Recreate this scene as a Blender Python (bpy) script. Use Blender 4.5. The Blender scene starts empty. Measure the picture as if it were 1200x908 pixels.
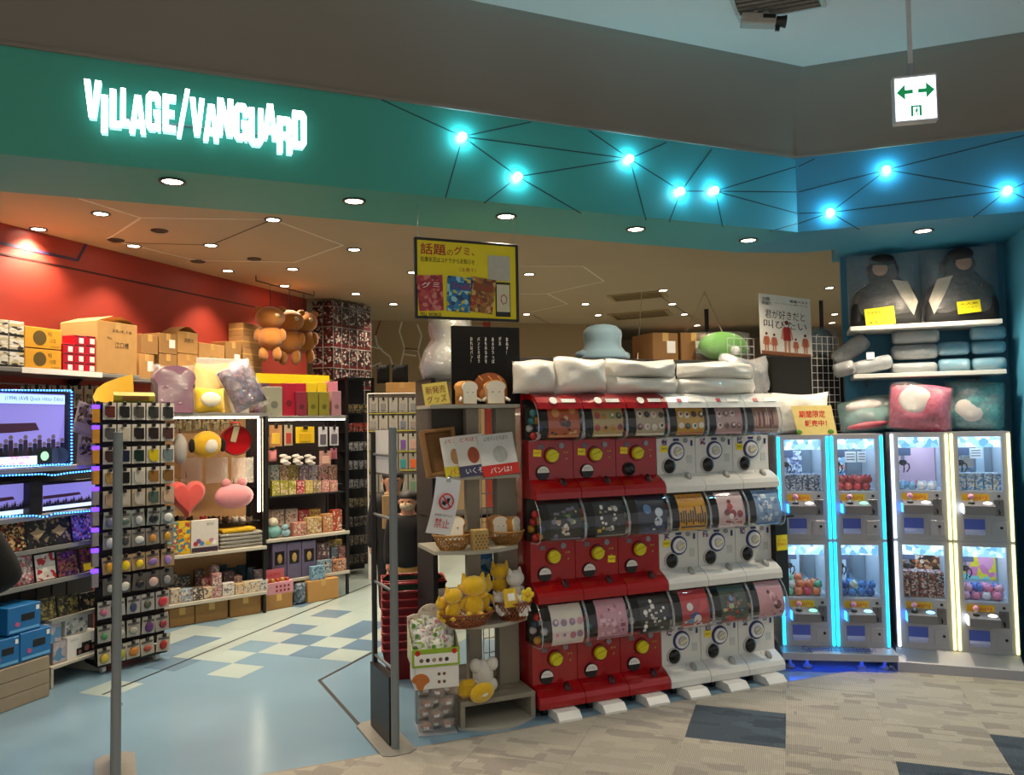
import bpy, math, random
from mathutils import Vector, Matrix
R = math.radians
rnd = random.Random(7)
sc = bpy.context.scene
COL = sc.collection
# ------------------------------------------------------------------ camera
F_PX, PITCH, ROLL, CAM_H = 920.0, R(2.72), R(-.97), 1.65
_fwd = Vector((0, math.cos(PITCH), math.sin(PITCH)))
_right = Vector((1, 0, 0))
_up = _right.cross(_fwd)
CR = _right * math.cos(ROLL) + _up * math.sin(ROLL)
CU = _up * math.cos(ROLL) - _right * math.sin(ROLL)
CAM = Vector((0, 0, CAM_H))
cd = bpy.data.cameras.new('camera')
cam = bpy.data.objects.new('camera', cd)
COL.objects.link(cam)
cd.sensor_width = 36
cd.lens = F_PX / 1200 * 36
cd.clip_start = .05
mw = Matrix((CR, CU, -_fwd)).transposed().to_4x4()
mw.translation = CAM
cam.matrix_world = mw
sc.camera = cam
# ------------------------------------------------------------------ world / view
wd = bpy.data.worlds.new('world')
sc.world = wd
wd.use_nodes = True
_bg = wd.node_tree.nodes['Background']
_bg.inputs[0].default_value = (1, .975, .94, 1)
_bg.inputs[1].default_value = .27
sc.view_settings.view_transform = 'Standard'
sc.view_settings.look = 'None'
sc.view_settings.exposure = 0.75
sc.view_settings.gamma = 1
sc.view_settings.use_curve_mapping = False
# lamp power knobs (W)
P_SHOP = 70.0      # downlights of the shop ceiling
P_SOFFIT = 26.0    # downlights in the underside of the header
P_MALL_FILL = 115.0      # added fill downlights, unseen in the mall ceiling
HDR_B, WING_B, WALL_B = 67.7, 109.5, 19.5
def ray(x, y):
 return _fwd + CR * ((x - 600) / F_PX) - CU * ((y - 454) / F_PX)
def onz(x, y, z=0.0):
 d = ray(x, y)
 return CAM + d * ((z - CAM_H) / d.z)
class Fr:
 """A vertical front plane: point p, x axis along a compass bearing, y into the depth."""
 def __init__(s, p, b):
  s.p = Vector((p[0], p[1], 0))
  s.b = b
  s.ex = Vector((math.sin(R(b)), math.cos(R(b)), 0))
  s.ey = Vector((-math.cos(R(b)), math.sin(R(b)), 0))
  s.rz = R(90 - b)
 def hit(s, x, y, yo=0.0):
  d = ray(x, y)
  q = s.p + s.ey * yo
  return CAM + d * (s.ey.dot(q - CAM) / s.ey.dot(d))
 def px(s, x, y, yo=0.0):
  w = s.hit(x, y, yo)
  return s.ex.dot(w - s.p), w.z
 def w(s, lx, ly, lz):
  return s.p + s.ex * lx + s.ey * ly + Vector((0, 0, lz))
 def lp(s, q):
  return s.ex.dot(q - s.p), s.ey.dot(q - s.p), q.z
# ------------------------------------------------------------------ materials
MATS = {}
def lin(h):
 if not isinstance(h, str):
  return tuple(h)[:3]
 h = h.lstrip('#')
 o = []
 for i in (0, 2, 4):
  c = int(h[i:i + 2], 16) / 255
  o.append(c / 12.92 if c <= .04045 else ((c + .055) / 1.055) ** 2.4)
 return tuple(o)
def mat(name, c, rough=.5, metal=0.0, noise=.12, nscale=30, bump=0.0, bscale=80, coat=0, sheen=0, spec=.5, alpha=1):
 if name in MATS:
  return MATS[name]
 m = bpy.data.materials.new(name)
 MATS[name] = m
 m.use_nodes = True
 nt = m.node_tree
 b = nt.nodes['Principled BSDF']
 c = lin(c)
 b.inputs['Roughness'].default_value = rough
 b.inputs['Metallic'].default_value = metal
 b.inputs['Specular IOR Level'].default_value = spec
 b.inputs['Coat Weight'].default_value = coat
 b.inputs['Sheen Weight'].default_value = sheen
 b.inputs['Alpha'].default_value = alpha
 tc = nt.nodes.new('ShaderNodeTexCoord')
 if noise:
  n = nt.nodes.new('ShaderNodeTexNoise')
  n.inputs['Scale'].default_value = nscale
  nt.links.new(tc.outputs['Object'], n.inputs['Vector'])
  mx = nt.nodes.new('ShaderNodeMix')
  mx.data_type = 'RGBA'
  nt.links.new(n.outputs['Fac'], mx.inputs['Factor'])
  mx.inputs['A'].default_value = tuple(v * (1 - noise) for v in c) + (1,)
  mx.inputs['B'].default_value = tuple(min(1, v * (1 + noise)) for v in c) + (1,)
  nt.links.new(mx.outputs['Result'], b.inputs['Base Color'])
 else:
  b.inputs['Base Color'].default_value = c + (1,)
 if bump:
  n2 = nt.nodes.new('ShaderNodeTexNoise')
  n2.inputs['Scale'].default_value = bscale
  nt.links.new(tc.outputs['Object'], n2.inputs['Vector'])
  bp = nt.nodes.new('ShaderNodeBump')
  bp.inputs['Strength'].default_value = bump
  bp.inputs['Distance'].default_value = .01
  nt.links.new(n2.outputs['Fac'], bp.inputs['Height'])
  nt.links.new(bp.outputs['Normal'], b.inputs['Normal'])
 return m
def glow(name, c, s):
 if name in MATS:
  return MATS[name]
 m = bpy.data.materials.new(name)
 MATS[name] = m
 m.use_nodes = True
 b = m.node_tree.nodes['Principled BSDF']
 c = lin(c)
 b.inputs['Base Color'].default_value = c + (1,)
 b.inputs['Emission Color'].default_value = c + (1,)
 b.inputs['Emission Strength'].default_value = s
 b.inputs['Roughness'].default_value = .4
 return m
def printed(name, cols, scale=30, rough=.35, sz=1.0, glowing=0):
 """Busy printed packaging: small patches in a palette, different on every object."""
 if name in MATS:
  return MATS[name]
 m = bpy.data.materials.new(name)
 MATS[name] = m
 m.use_nodes = True
 nt = m.node_tree
 b = nt.nodes['Principled BSDF']
 b.inputs['Roughness'].default_value = rough
 tc = nt.nodes.new('ShaderNodeTexCoord')
 oi = nt.nodes.new('ShaderNodeObjectInfo')
 mp = nt.nodes.new('ShaderNodeMapping')
 mp.inputs['Scale'].default_value = (1, 1, sz)
 nt.links.new(tc.outputs['Object'], mp.inputs['Vector'])
 vo = nt.nodes.new('ShaderNodeTexVoronoi')
 vo.voronoi_dimensions = '4D'
 vo.inputs['Scale'].default_value = scale * 1.7
 ma = nt.nodes.new('ShaderNodeMath')
 ma.operation = 'MULTIPLY'
 ma.inputs[1].default_value = 57.3
 nt.links.new(oi.outputs['Random'], ma.inputs[0])
 nt.links.new(ma.outputs[0], vo.inputs['W'])
 nt.links.new(mp.outputs[0], vo.inputs['Vector'])
 sx = nt.nodes.new('ShaderNodeSeparateColor')
 nt.links.new(vo.outputs['Color'], sx.inputs[0])
 cr = nt.nodes.new('ShaderNodeValToRGB')
 cr.color_ramp.interpolation = 'CONSTANT'
 el = cr.color_ramp.elements
 while len(el) < len(cols):
  el.new(.5)
 for i, c in enumerate(cols):
  el[i].position = i / len(cols)
  el[i].color = lin(c) + (1,)
 nt.links.new(sx.outputs[0], cr.inputs[0])
 nt.links.new(cr.outputs[0], b.inputs['Base Color'])
 if glowing:
  nt.links.new(cr.outputs[0], b.inputs['Emission Color'])
  b.inputs['Emission Strength'].default_value = glowing
 return m
def clear(name, tint=(1, 1, 1), refl=.10, rough=.05, bump=0.0, bscale=40, haze=0.0, edge=.3):
 """Thin clear plastic or glass: mostly see-through with a glossy film."""
 if name in MATS:
  return MATS[name]
 m = bpy.data.materials.new(name)
 MATS[name] = m
 m.use_nodes = True
 nt = m.node_tree
 for n in list(nt.nodes):
  if n.type != 'OUTPUT_MATERIAL':
   nt.nodes.remove(n)
 out = [n for n in nt.nodes if n.type == 'OUTPUT_MATERIAL'][0]
 tr = nt.nodes.new('ShaderNodeBsdfTransparent')
 tr.inputs[0].default_value = tuple(tint) + (1,)
 gl = nt.nodes.new('ShaderNodeBsdfGlossy')
 gl.inputs['Roughness'].default_value = rough
 lw = nt.nodes.new('ShaderNodeLayerWeight')
 lw.inputs[0].default_value = .25
 ad = nt.nodes.new('ShaderNodeMath')
 ad.operation = 'MULTIPLY_ADD'
 ad.inputs[1].default_value = edge
 ad.inputs[2].default_value = refl * .5
 ad.use_clamp = True
 nt.links.new(lw.outputs['Facing'], ad.inputs[0])
 mx = nt.nodes.new('ShaderNodeMixShader')
 nt.links.new(ad.outputs[0], mx.inputs[0])
 nt.links.new(tr.outputs[0], mx.inputs[1])
 nt.links.new(gl.outputs[0], mx.inputs[2])
 last = mx
 if haze:
  df = nt.nodes.new('ShaderNodeBsdfDiffuse')
  df.inputs[0].default_value = (.8, .8, .8, 1)
  m2 = nt.nodes.new('ShaderNodeMixShader')
  m2.inputs[0].default_value = haze
  nt.links.new(mx.outputs[0], m2.inputs[1])
  nt.links.new(df.outputs[0], m2.inputs[2])
  last = m2
 nt.links.new(last.outputs[0], out.inputs[0])
 if bump:
  tc = nt.nodes.new('ShaderNodeTexCoord')
  n2 = nt.nodes.new('ShaderNodeTexNoise')
  n2.inputs['Scale'].default_value = bscale
  n2.inputs['Detail'].default_value = 4
  nt.links.new(tc.outputs['Object'], n2.inputs['Vector'])
  bp = nt.nodes.new('ShaderNodeBump')
  bp.inputs['Strength'].default_value = bump
  bp.inputs['Distance'].default_value = .03
  nt.links.new(n2.outputs['Fac'], bp.inputs['Height'])
  nt.links.new(bp.outputs['Normal'], gl.inputs['Normal'])
 return m
# ------------------------------------------------------------------ mesh building
class MB:
 def __init__(s):
  s.v, s.f, s.mi, s.sm = [], [], [], []
  s.M = None
 def add(s, vs, fs, mi=0, smooth=False):
  o = len(s.v)
  if s.M is not None:
   vs = [s.M @ Vector(v) for v in vs]
  s.v += [tuple(v) for v in vs]
  s.f += [tuple(i + o for i in f) for f in fs]
  s.mi += [mi] * len(fs)
  s.sm += [smooth] * len(fs)
  return s
 def box(s, x0, x1, y0, y1, z0, z1, b=0.0, mi=0):
  if b <= 0:
   vs = [(x, y, z) for x in (x0, x1) for y in (y0, y1) for z in (z0, z1)]
   return s.add(vs, [(0, 1, 3, 2), (4, 6, 7, 5), (0, 4, 5, 1), (2, 3, 7, 6), (0, 2, 6, 4), (1, 5, 7, 3)], mi)
  b = min(b, abs(x1 - x0) * .45, abs(y1 - y0) * .45, abs(z1 - z0) * .45)
  X, Y, Z = (x0, x1), (y0, y1), (z0, z1)
  vs, idx = [], {}
  for i in (0, 1):
   for j in (0, 1):
    for k in (0, 1):
     bx, by, bz = b * (1 - 2 * i), b * (1 - 2 * j), b * (1 - 2 * k)
     for ax, d in ((0, (0, by, bz)), (1, (bx, 0, bz)), (2, (bx, by, 0))):
      idx[i, j, k, ax] = len(vs)
      vs.append((X[i] + d[0], Y[j] + d[1], Z[k] + d[2]))
  fs = []
  I = idx
  for i in (0, 1):
   q = [I[i, 0, 0, 0], I[i, 1, 0, 0], I[i, 1, 1, 0], I[i, 0, 1, 0]]
   fs.append(q if i else q[::-1])
   q = [I[0, i, 0, 1], I[0, i, 1, 1], I[1, i, 1, 1], I[1, i, 0, 1]]
   fs.append(q if i else q[::-1])
   q = [I[0, 0, i, 2], I[1, 0, i, 2], I[1, 1, i, 2], I[0, 1, i, 2]]
   fs.append(q if i else q[::-1])
  for a in (0, 1):
   for c in (0, 1):
    fs.append((I[0, a, c, 1], I[1, a, c, 1], I[1, a, c, 2], I[0, a, c, 2]))
    fs.append((I[a, 0, c, 0], I[a, 1, c, 0], I[a, 1, c, 2], I[a, 0, c, 2]))
    fs.append((I[a, c, 0, 0], I[a, c, 1, 0], I[a, c, 1, 1], I[a, c, 0, 1]))
  for i in (0, 1):
   for j in (0, 1):
    for k in (0, 1):
     fs.append((I[i, j, k, 0], I[i, j, k, 1], I[i, j, k, 2]))
  return s.add(vs, fs, mi)
 def cyl(s, p0, p1, r0, r1=None, n=12, mi=0, caps=True, smooth=True):
  r1 = r0 if r1 is None else r1
  p0, p1 = Vector(p0), Vector(p1)
  d = (p1 - p0)
  if d.length < 1e-9:
   return s
  d.normalize()
  a = Vector((0, 0, 1)) if abs(d.z) < .9 else Vector((1, 0, 0))
  u = d.cross(a).normalized()
  w = d.cross(u)
  vs = []
  for p, r in ((p0, r0), (p1, r1)):
   for i in range(n):
    t = 2 * math.pi * i / n
    vs.append(p + u * (r * math.cos(t)) + w * (r * math.sin(t)))
  s.add(vs, [(i, (i + 1) % n, n + (i + 1) % n, n + i) for i in range(n)], mi, smooth)
  if caps:
   s.add(vs[:n], [tuple(range(n))[::-1]], mi)
   s.add(vs[n:], [tuple(range(n))], mi)
  return s
 def tube(s, pts, r, n=6, mi=0, closed=False):
  pts = [Vector(p) for p in pts]
  N = len(pts)
  if not isinstance(r, (list, tuple)):
   r = [r] * N
  vs = []
  for i, p in enumerate(pts):
   if closed:
    d = pts[(i + 1) % N] - pts[i - 1]
   else:
    d = pts[min(N - 1, i + 1)] - pts[max(0, i - 1)]
   d = d.normalized()
   a = Vector((0, 0, 1)) if abs(d.z) < .95 else Vector((1, 0, 0))
   u = d.cross(a).normalized()
   w = d.cross(u)
   for k in range(n):
    t = 2 * math.pi * k / n
    vs.append(p + u * (r[i] * math.cos(t)) + w * (r[i] * math.sin(t)))
  fs = []
  for i in range(N if closed else N - 1):
   j = (i + 1) % N
   for k in range(n):
    fs.append((i * n + k, i * n + (k + 1) % n, j * n + (k + 1) % n, j * n + k))
  if not closed:
   fs.append(tuple(range(n))[::-1])
   fs.append(tuple((N - 1) * n + k for k in range(n)))
  return s.add(vs, fs, mi, True)
 def lathe(s, prof, n=20, mi=0, c=(0, 0, 0), a0=0, a1=2 * math.pi):
  """profile (r, z) round the z axis"""
  full = abs(a1 - a0 - 2 * math.pi) < 1e-6
  m = n if full else n + 1
  vs = []
  for r, z in prof:
   for i in range(m):
    t = a0 + (a1 - a0) * i / n
    vs.append((c[0] + r * math.cos(t), c[1] + r * math.sin(t), c[2] + z))
  fs = []
  for j in range(len(prof) - 1):
   for i in range(n):
    k = (i + 1) % m if full else i + 1
    fs.append((j * m + i, j * m + k, (j + 1) * m + k, (j + 1) * m + i))
  return s.add(vs, fs, mi, True)
 def ell(s, c, r, n=12, m=8, mi=0):
  if not isinstance(r, (tuple, list)):
   r = (r, r, r)
  vs, fs = [(c[0], c[1], c[2] - r[2])], []
  for j in range(1, m):
   ph = -math.pi / 2 + math.pi * j / m
   for i in range(n):
    t = 2 * math.pi * i / n
    vs.append((c[0] + r[0] * math.cos(ph) * math.cos(t), c[1] + r[1] * math.cos(ph) * math.sin(t), c[2] + r[2] * math.sin(ph)))
  vs.append((c[0], c[1], c[2] + r[2]))
  for i in range(n):
   fs.append((0, 1 + (i + 1) % n, 1 + i))
   fs.append((len(vs) - 1, 1 + (m - 2) * n + i, 1 + (m - 2) * n + (i + 1) % n))
  for j in range(m - 2):
   for i in range(n):
    a = 1 + j * n
    fs.append((a + i, a + (i + 1) % n, a + n + (i + 1) % n, a + n + i))
  return s.add(vs, fs, mi, True)
 def prism(s, poly, y0, y1, mi=0, smooth=False):
  """polygon in (x, z), swept from y0 to y1"""
  n = len(poly)
  vs = [(x, y0, z) for x, z in poly] + [(x, y1, z) for x, z in poly]
  s.add(vs, [(i, (i + 1) % n, n + (i + 1) % n, n + i) for i in range(n)], mi, smooth)
  s.add(vs, [tuple(range(n)), tuple(range(2 * n - 1, n - 1, -1))], mi)
  return s
 def sweep(s, prof, x0, x1, mi=0, smooth=False, closed=True):
  """profile in (y, z), swept along x"""
  n = len(prof)
  vs = [(x0, y, z) for y, z in prof] + [(x1, y, z) for y, z in prof]
  s.add(vs, [(i, (i + 1) % n, n + (i + 1) % n, n + i) for i in range(n if closed else n - 1)], mi, smooth)
  if closed:
   s.add(vs, [tuple(range(n))[::-1], tuple(range(n, 2 * n))], mi)
  return s
 def slab(s, poly, z0, z1, mi=0):
  """polygon in (x, y), from z0 up to z1"""
  n = len(poly)
  vs = [(x, y, z0) for x, y in poly] + [(x, y, z1) for x, y in poly]
  s.add(vs, [(i, (i + 1) % n, n + (i + 1) % n, n + i) for i in range(n)], mi)
  s.add(vs, [tuple(range(n))[::-1], tuple(range(n, 2 * n))], mi)
  return s
 def pillow(s, w, h, d, k=10, mi=0, pinch=.06, e=4, wob=0.0, seed=0):
  """a stuffed cushion: width x, height z, thickness y, centred"""
  rr = random.Random(seed)
  ph = [rr.uniform(0, 6) for _ in range(4)]
  def P(i, j, sgn):
   u, v = -1 + 2 * i / k, -1 + 2 * j / k
   t = (max(0, 1 - abs(u) ** e) * max(0, 1 - abs(v) ** e)) ** .5
   x = w / 2 * u * (1 - pinch * (1 - v * v))
   z = h / 2 * v * (1 - pinch * (1 - u * u))
   y = sgn * d / 2 * t
   if wob:
    y += sgn * wob * t * math.sin(5 * u + ph[0]) * math.sin(4.3 * v + ph[1])
    z += wob * .6 * math.sin(3 * u + ph[2]) * (v + .2)
   return (x, y, z)
  vs = [P(i, j, -1) for i in range(k + 1) for j in range(k + 1)] + [P(i, j, 1) for i in range(k + 1) for j in range(k + 1)]
  o = (k + 1) ** 2
  fs = []
  for i in range(k):
   for j in range(k):
    a, b = i * (k + 1) + j, (i + 1) * (k + 1) + j
    fs.append((a, b, b + 1, a + 1))
    fs.append((o + a, o + a + 1, o + b + 1, o + b))
  return s.add(vs, fs, mi, True)
 def mesh(s, name, mats):
  me = bpy.data.meshes.new(name)
  me.from_pydata(s.v, [], s.f)
  me.polygons.foreach_set('material_index', s.mi)
  me.polygons.foreach_set('use_smooth', s.sm)
  for m in (mats if isinstance(mats, (list, tuple)) else [mats]):
   me.materials.append(m)
  me.update()
  return me
 def build(s, name, mats, parent=None, loc=None, rz=0.0, rot=None):
  return link(name, s.mesh(name, mats), parent, loc, rz, rot)
def link(name, me, parent=None, loc=None, rz=0.0, rot=None):
 o = bpy.data.objects.new(name, me)
 COL.objects.link(o)
 if parent is not None:
  o.parent = parent
 if loc is not None:
  o.location = loc
 if rot is not None:
  o.rotation_euler = rot
 elif rz:
  o.rotation_euler = (0, 0, rz)
 return o
def tag(o, label, cat, group=None, kind=None):
 if label:
  o['label'] = label
 if cat:
  o['category'] = cat
 if group:
  o['group'] = group
 if kind:
  o['kind'] = kind
 return o
def thing(name, label, cat, loc=(0, 0, 0), rz=0.0, group=None, rot=None):
 return tag(link(name, None, None, loc, rz, rot), label, cat, group)
def struct(o):
 o['kind'] = 'structure'
 return o
def stuff(o):
 o['kind'] = 'stuff'
 return o
def copy_tree(o, parent=None):
 c = o.copy()
 COL.objects.link(c)
 c.parent = parent
 for ch in list(o.children):
  copy_tree(ch, c)
 return c
_TX = {}
TMP = bpy.data.scenes.new('workbench')      # lettering and figures are evaluated here, away from the full scene
def baked(o):
 vl = TMP.view_layers[0]
 vl.update()
 return bpy.data.meshes.new_from_object(o.evaluated_get(vl.depsgraph))
def text(body, size, m, parent, loc=(0, 0, 0), rot=None, sx=1.0, bold=0.0, ext=0.0, align='CENTER', name='lettering', line=1.0, fit=None):
 """flat lettering standing in the local x-z plane, facing -y; fit = (width, height) to fill"""
 key = (body, size, sx, bold, ext, align, m.name, line, fit)
 if key not in _TX:
  cu = bpy.data.curves.new('lettering', 'FONT')
  cu.body = body
  cu.size = size
  cu.offset = bold
  cu.extrude = ext
  cu.align_x = align
  cu.space_line = line
  cu.resolution_u = 2
  o = bpy.data.objects.new('lettering', cu)
  TMP.collection.objects.link(o)
  me = baked(o)
  bpy.data.objects.remove(o)
  bpy.data.curves.remove(cu)
  if fit and len(me.vertices):
   xs = [v.co.x for v in me.vertices]
   ys = [v.co.y for v in me.vertices]
   a, b, c, d = min(xs), max(xs), min(ys), max(ys)
   for v in me.vertices:
    v.co.x = ((v.co.x - a) / max(1e-6, b - a) - .5) * fit[0]
    v.co.y = (v.co.y - c) / max(1e-6, d - c) * fit[1]
  else:
   for v in me.vertices:
    v.co.x *= sx
  me.transform(Matrix.Rotation(R(90), 4, 'X'))
  me.materials.clear()
  me.materials.append(m)
  _TX[key] = me
 o = link(name, _TX[key], parent, loc, 0, rot)
 return stuff(o)
def strip(name, a, b, w, t, m, parent=None, n=(0, 0, 1)):
 """a thin flat bar from a to b lying on a surface with normal n"""
 a, b, n = Vector(a), Vector(b), Vector(n)
 d = (b - a).normalized()
 s = d.cross(n).normalized() * (w / 2)
 k = n.normalized() * t
 vs = [a - s, a + s, b + s, b - s, a - s + k, a + s + k, b + s + k, b - s + k]
 mb = MB().add(vs, [(0, 1, 2, 3), (4, 7, 6, 5), (0, 4, 5, 1), (1, 5, 6, 2), (2, 6, 7, 3), (3, 7, 4, 0)])
 return mb.build(name, m, parent)
# common materials
M_WHITE = mat('white_plastic', '#e6e4de', .35, noise=.03)
M_BLACK = mat('black_plastic', '#141416', .4, noise=.1)
M_DARK = mat('dark_metal', '#1d1e20', .45, metal=.3, noise=.1)
M_GREY = mat('grey_metal', '#8d9096', .4, metal=.4, noise=.06)
M_CHROME = mat('chrome', '#c8ccd2', .18, metal=1, noise=.04)
M_PAPER = mat('white_paper', '#eeece6', .6, noise=.03)
M_YCARD = mat('yellow_card', '#f4e21a', .5, noise=.04)
M_RED = mat('red_ink', '#c4161c', .5, noise=.04)
M_INK = mat('black_ink', '#101010', .6, noise=.05)
M_CARTON = mat('brown_cardboard', '#b5894e', .75, noise=.12, nscale=12)
M_CARTON2 = mat('dull_cardboard', '#9a7442', .75, noise=.12, nscale=12)
M_TAPE = mat('packing_tape', '#c9a262', .25, noise=.05)
M_CLEAR = clear('clear_plastic', refl=.12)
M_GLASS = clear('cabinet_glass', refl=.08, rough=.02)
M_BAG = clear('plastic_bag', refl=.22, rough=.14, bump=1.0, bscale=26, haze=.05, edge=.18)
# ================================================================== STRUCTURE
Z_SOF, Z_HTOP, Z_CEIL, Z_MALL = 2.86, 3.345, 3.18, 3.87
HC = onz(935, 272, Z_SOF)                    # inner corner of the header, underside
HF = Fr((HC.x, HC.y), HDR_B)                 # header front plane, x=0 at the corner, negative to the left
WF = Fr((HC.x, HC.y), WING_B)                # wing front plane, x=0 at the corner
_lp = onz(60, 806)
LF = Fr((_lp.x, _lp.y), WALL_B)              # front plane of the left wall shelving
WALL_D = .80                                 # the red wall is this far behind it
# ---- floors
m_vinyl = mat('vinyl_floor', '#7695aa', .2, noise=.05, nscale=3, bump=.03, bscale=5)
m_tile_w = mat('pale_tile', '#a3b4b2', .22, noise=.05, nscale=4)
m_tile_b = mat('slate_blue_tile', '#647f97', .22, noise=.06, nscale=4)
m_line = mat('floor_line', '#15181c', .5)
_t0 = onz(241.9, 790.6)
TF = Fr((_t0.x, _t0.y), 109.5)
TS = .268
fl = struct(MB().box(-12, 12, -3, 22, -.06, -.0004).build('floor', m_vinyl))
tile_me = {}
for k, m in (('w', m_tile_w), ('b', m_tile_b), ('v', m_vinyl)):
 tile_me[k] = MB().box(0, TS - .002, 0, TS - .002, -.0003, .0006).mesh('floor_tile', m)
 tile_me[k].use_fake_user = False
white = {(0, 0), (0, 2), (2, 2), (-2, -2), (-3, 3), (-1, 1), (-2, 1), (-4, 1), (-2, 3), (-1, 3), (1, 3), (3, 3), (-4, 3), (-3, 4), (-2, 4), (0, 4), (2, 4), (4, 4), (-2, 2), (-4, 2)}
slate = {(-1, 4), (0, 3), (2, 3), (1, 4), (3, 4), (-3, 2), (-2, 0), (-3, 1), (1, 2)}
for j in range(-3, 5):
 for i in range(-5, 8):
  k = 'w' if (i, j) in white else 'b' if (i, j) in slate else 'v'
  if k == 'v':
   continue
  p = TF.w(i * TS, j * TS, 0)
  if p.y < 3.9 or p.x > 1.2 or p.x < -3.3:
   continue
  link('floor_tile', tile_me[k], fl, p, TF.rz)
far = MB()
for j in range(5, 34):
 for i in range(-16, 40):
  p = [TF.w((i + a) * TS, (j + b) * TS, -.0035) for a, b in ((0, 0), (.993, 0), (.993, .993), (0, .993))]
  q = [(v.x, v.y, 0.0) for v in p]
  far.add(q, [(0, 1, 2, 3)], 1 if (i * 7 + j * 3) % 11 == 0 and j < 9 else 0)
stuff(far.build('floor_tiles_far', [m_tile_w, m_tile_b], fl))
def fline(pts, w=.018):
 for a, b in zip(pts, pts[1:]):
  strip('inlay_line', a, b, w, .0012, m_line, fl)
fline([onz(120, 814), onz(438, 683)])
fline([onz(438, 763.5), onz(374, 797), onz(424, 853)], .022)
# ---- carpet of the mall in front of the threshold
CB = Fr(onz(540, 868)[:2], HDR_B)            # carpet edge along the shop front
_e3 = onz(1050, 787)
CW = Fr((_e3.x, _e3.y), WING_B)              # carpet edge along the wing
def carpet_mat(name, a, b, c):
 if name in MATS:
  return MATS[name]
 m = mat(name, a, .95, noise=0)
 nt = m.node_tree
 bs = nt.nodes['Principled BSDF']
 tc = nt.nodes.new('ShaderNodeTexCoord')
 oi = nt.nodes.new('ShaderNodeObjectInfo')
 mp = nt.nodes.new('ShaderNodeMapping')
 mp.inputs['Scale'].default_value = (1, 2.6, 1)
 nt.links.new(tc.outputs['Object'], mp.inputs['Vector'])
 vo = nt.nodes.new('ShaderNodeTexVoronoi')
 vo.voronoi_dimensions = '4D'
 vo.distance = 'CHEBYCHEV'
 vo.inputs['Scale'].default_value = 5.5
 mu = nt.nodes.new('ShaderNodeMath')
 mu.operation = 'MULTIPLY'
 mu.inputs[1].default_value = 91
 nt.links.new(oi.outputs['Random'], mu.inputs[0])
 nt.links.new(mu.outputs[0], vo.inputs['W'])
 nt.links.new(mp.outputs[0], vo.inputs['Vector'])
 se = nt.nodes.new('ShaderNodeSeparateColor')
 nt.links.new(vo.outputs['Color'], se.inputs[0])
 cr = nt.nodes.new('ShaderNodeValToRGB')
 cr.color_ramp.interpolation = 'CONSTANT'
 cr.color_ramp.elements[0].color = lin(a) + (1,)
 cr.color_ramp.elements[1].position = .55
 cr.color_ramp.elements[1].color = lin(b) + (1,)
 e = cr.color_ramp.elements.new(.8)
 e.color = lin(c) + (1,)
 nt.links.new(se.outputs[0], cr.inputs[0])
 wv = nt.nodes.new('ShaderNodeTexWave')
 wv.inputs['Scale'].default_value = 34
 wv.inputs['Distortion'].default_value = 1.5
 wv.inputs['Detail'].default_value = 2
 nt.links.new(tc.outputs['Object'], wv.inputs['Vector'])
 no = nt.nodes.new('ShaderNodeTexNoise')
 no.inputs['Scale'].default_value = 140
 nt.links.new(tc.outputs['Object'], no.inputs['Vector'])
 ad = nt.nodes.new('ShaderNodeMath')
 ad.operation = 'ADD'
 nt.links.new(wv.outputs['Fac'], ad.inputs[0])
 nt.links.new(no.outputs['Fac'], ad.inputs[1])
 mr = nt.nodes.new('ShaderNodeMapRange')
 mr.inputs['From Max'].default_value = 2
 mr.inputs['To Min'].default_value = .62
 mr.inputs['To Max'].default_value = 1.3
 nt.links.new(ad.outputs[0], mr.inputs['Value'])
 mx = nt.nodes.new('ShaderNodeMix')
 mx.data_type = 'RGBA'
 mx.blend_type = 'MULTIPLY'
 mx.inputs['Factor'].default_value = 1
 nt.links.new(cr.outputs[0], mx.inputs['A'])
 nt.links.new(mr.outputs[0], mx.inputs['B'])
 nt.links.new(mx.outputs['Result'], bs.inputs['Base Color'])
 bp = nt.nodes.new('ShaderNodeBump')
 bp.inputs['Strength'].default_value = .5
 bp.inputs['Distance'].default_value = .004
 nt.links.new(ad.outputs[0], bp.inputs['Height'])
 nt.links.new(bp.outputs['Normal'], bs.inputs['Normal'])
 return m
m_carp = [carpet_mat('beige_carpet', '#b2ab9d', '#aaa396', '#999288'), carpet_mat('grey_carpet', '#aca598', '#b4ad9f', '#9c958c'), carpet_mat('navy_carpet', '#44505c', '#4c5965', '#38434f')]
# the carpeted area: everything on the camera's side of both edges
_k = CB.ex.cross(CW.ex).z
_t = (CW.p - CB.p).cross(CW.ex).z / _k
KNEE = CB.p + CB.ex * _t
far_l, far_r = KNEE - CB.ex * 7.5, KNEE + CW.ex * 4.5
cpoly = [(far_l.x, far_l.y), (far_l.x, -3), (far_r.x, -3), (far_r.x, far_r.y), (KNEE.x, KNEE.y)]
cb_ob = struct(MB().slab(cpoly[::-1], .0005, .004).build('floor_carpet', m_carp[0]))
trim = [far_l, KNEE, far_r]
for a, b in zip(trim, trim[1:]):
 struct(strip('trim_carpet_edge', a + Vector((0, 0, .001)), b + Vector((0, 0, .001)), .02, .004, mat('carpet_edge', '#8d877c', .8)))
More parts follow.
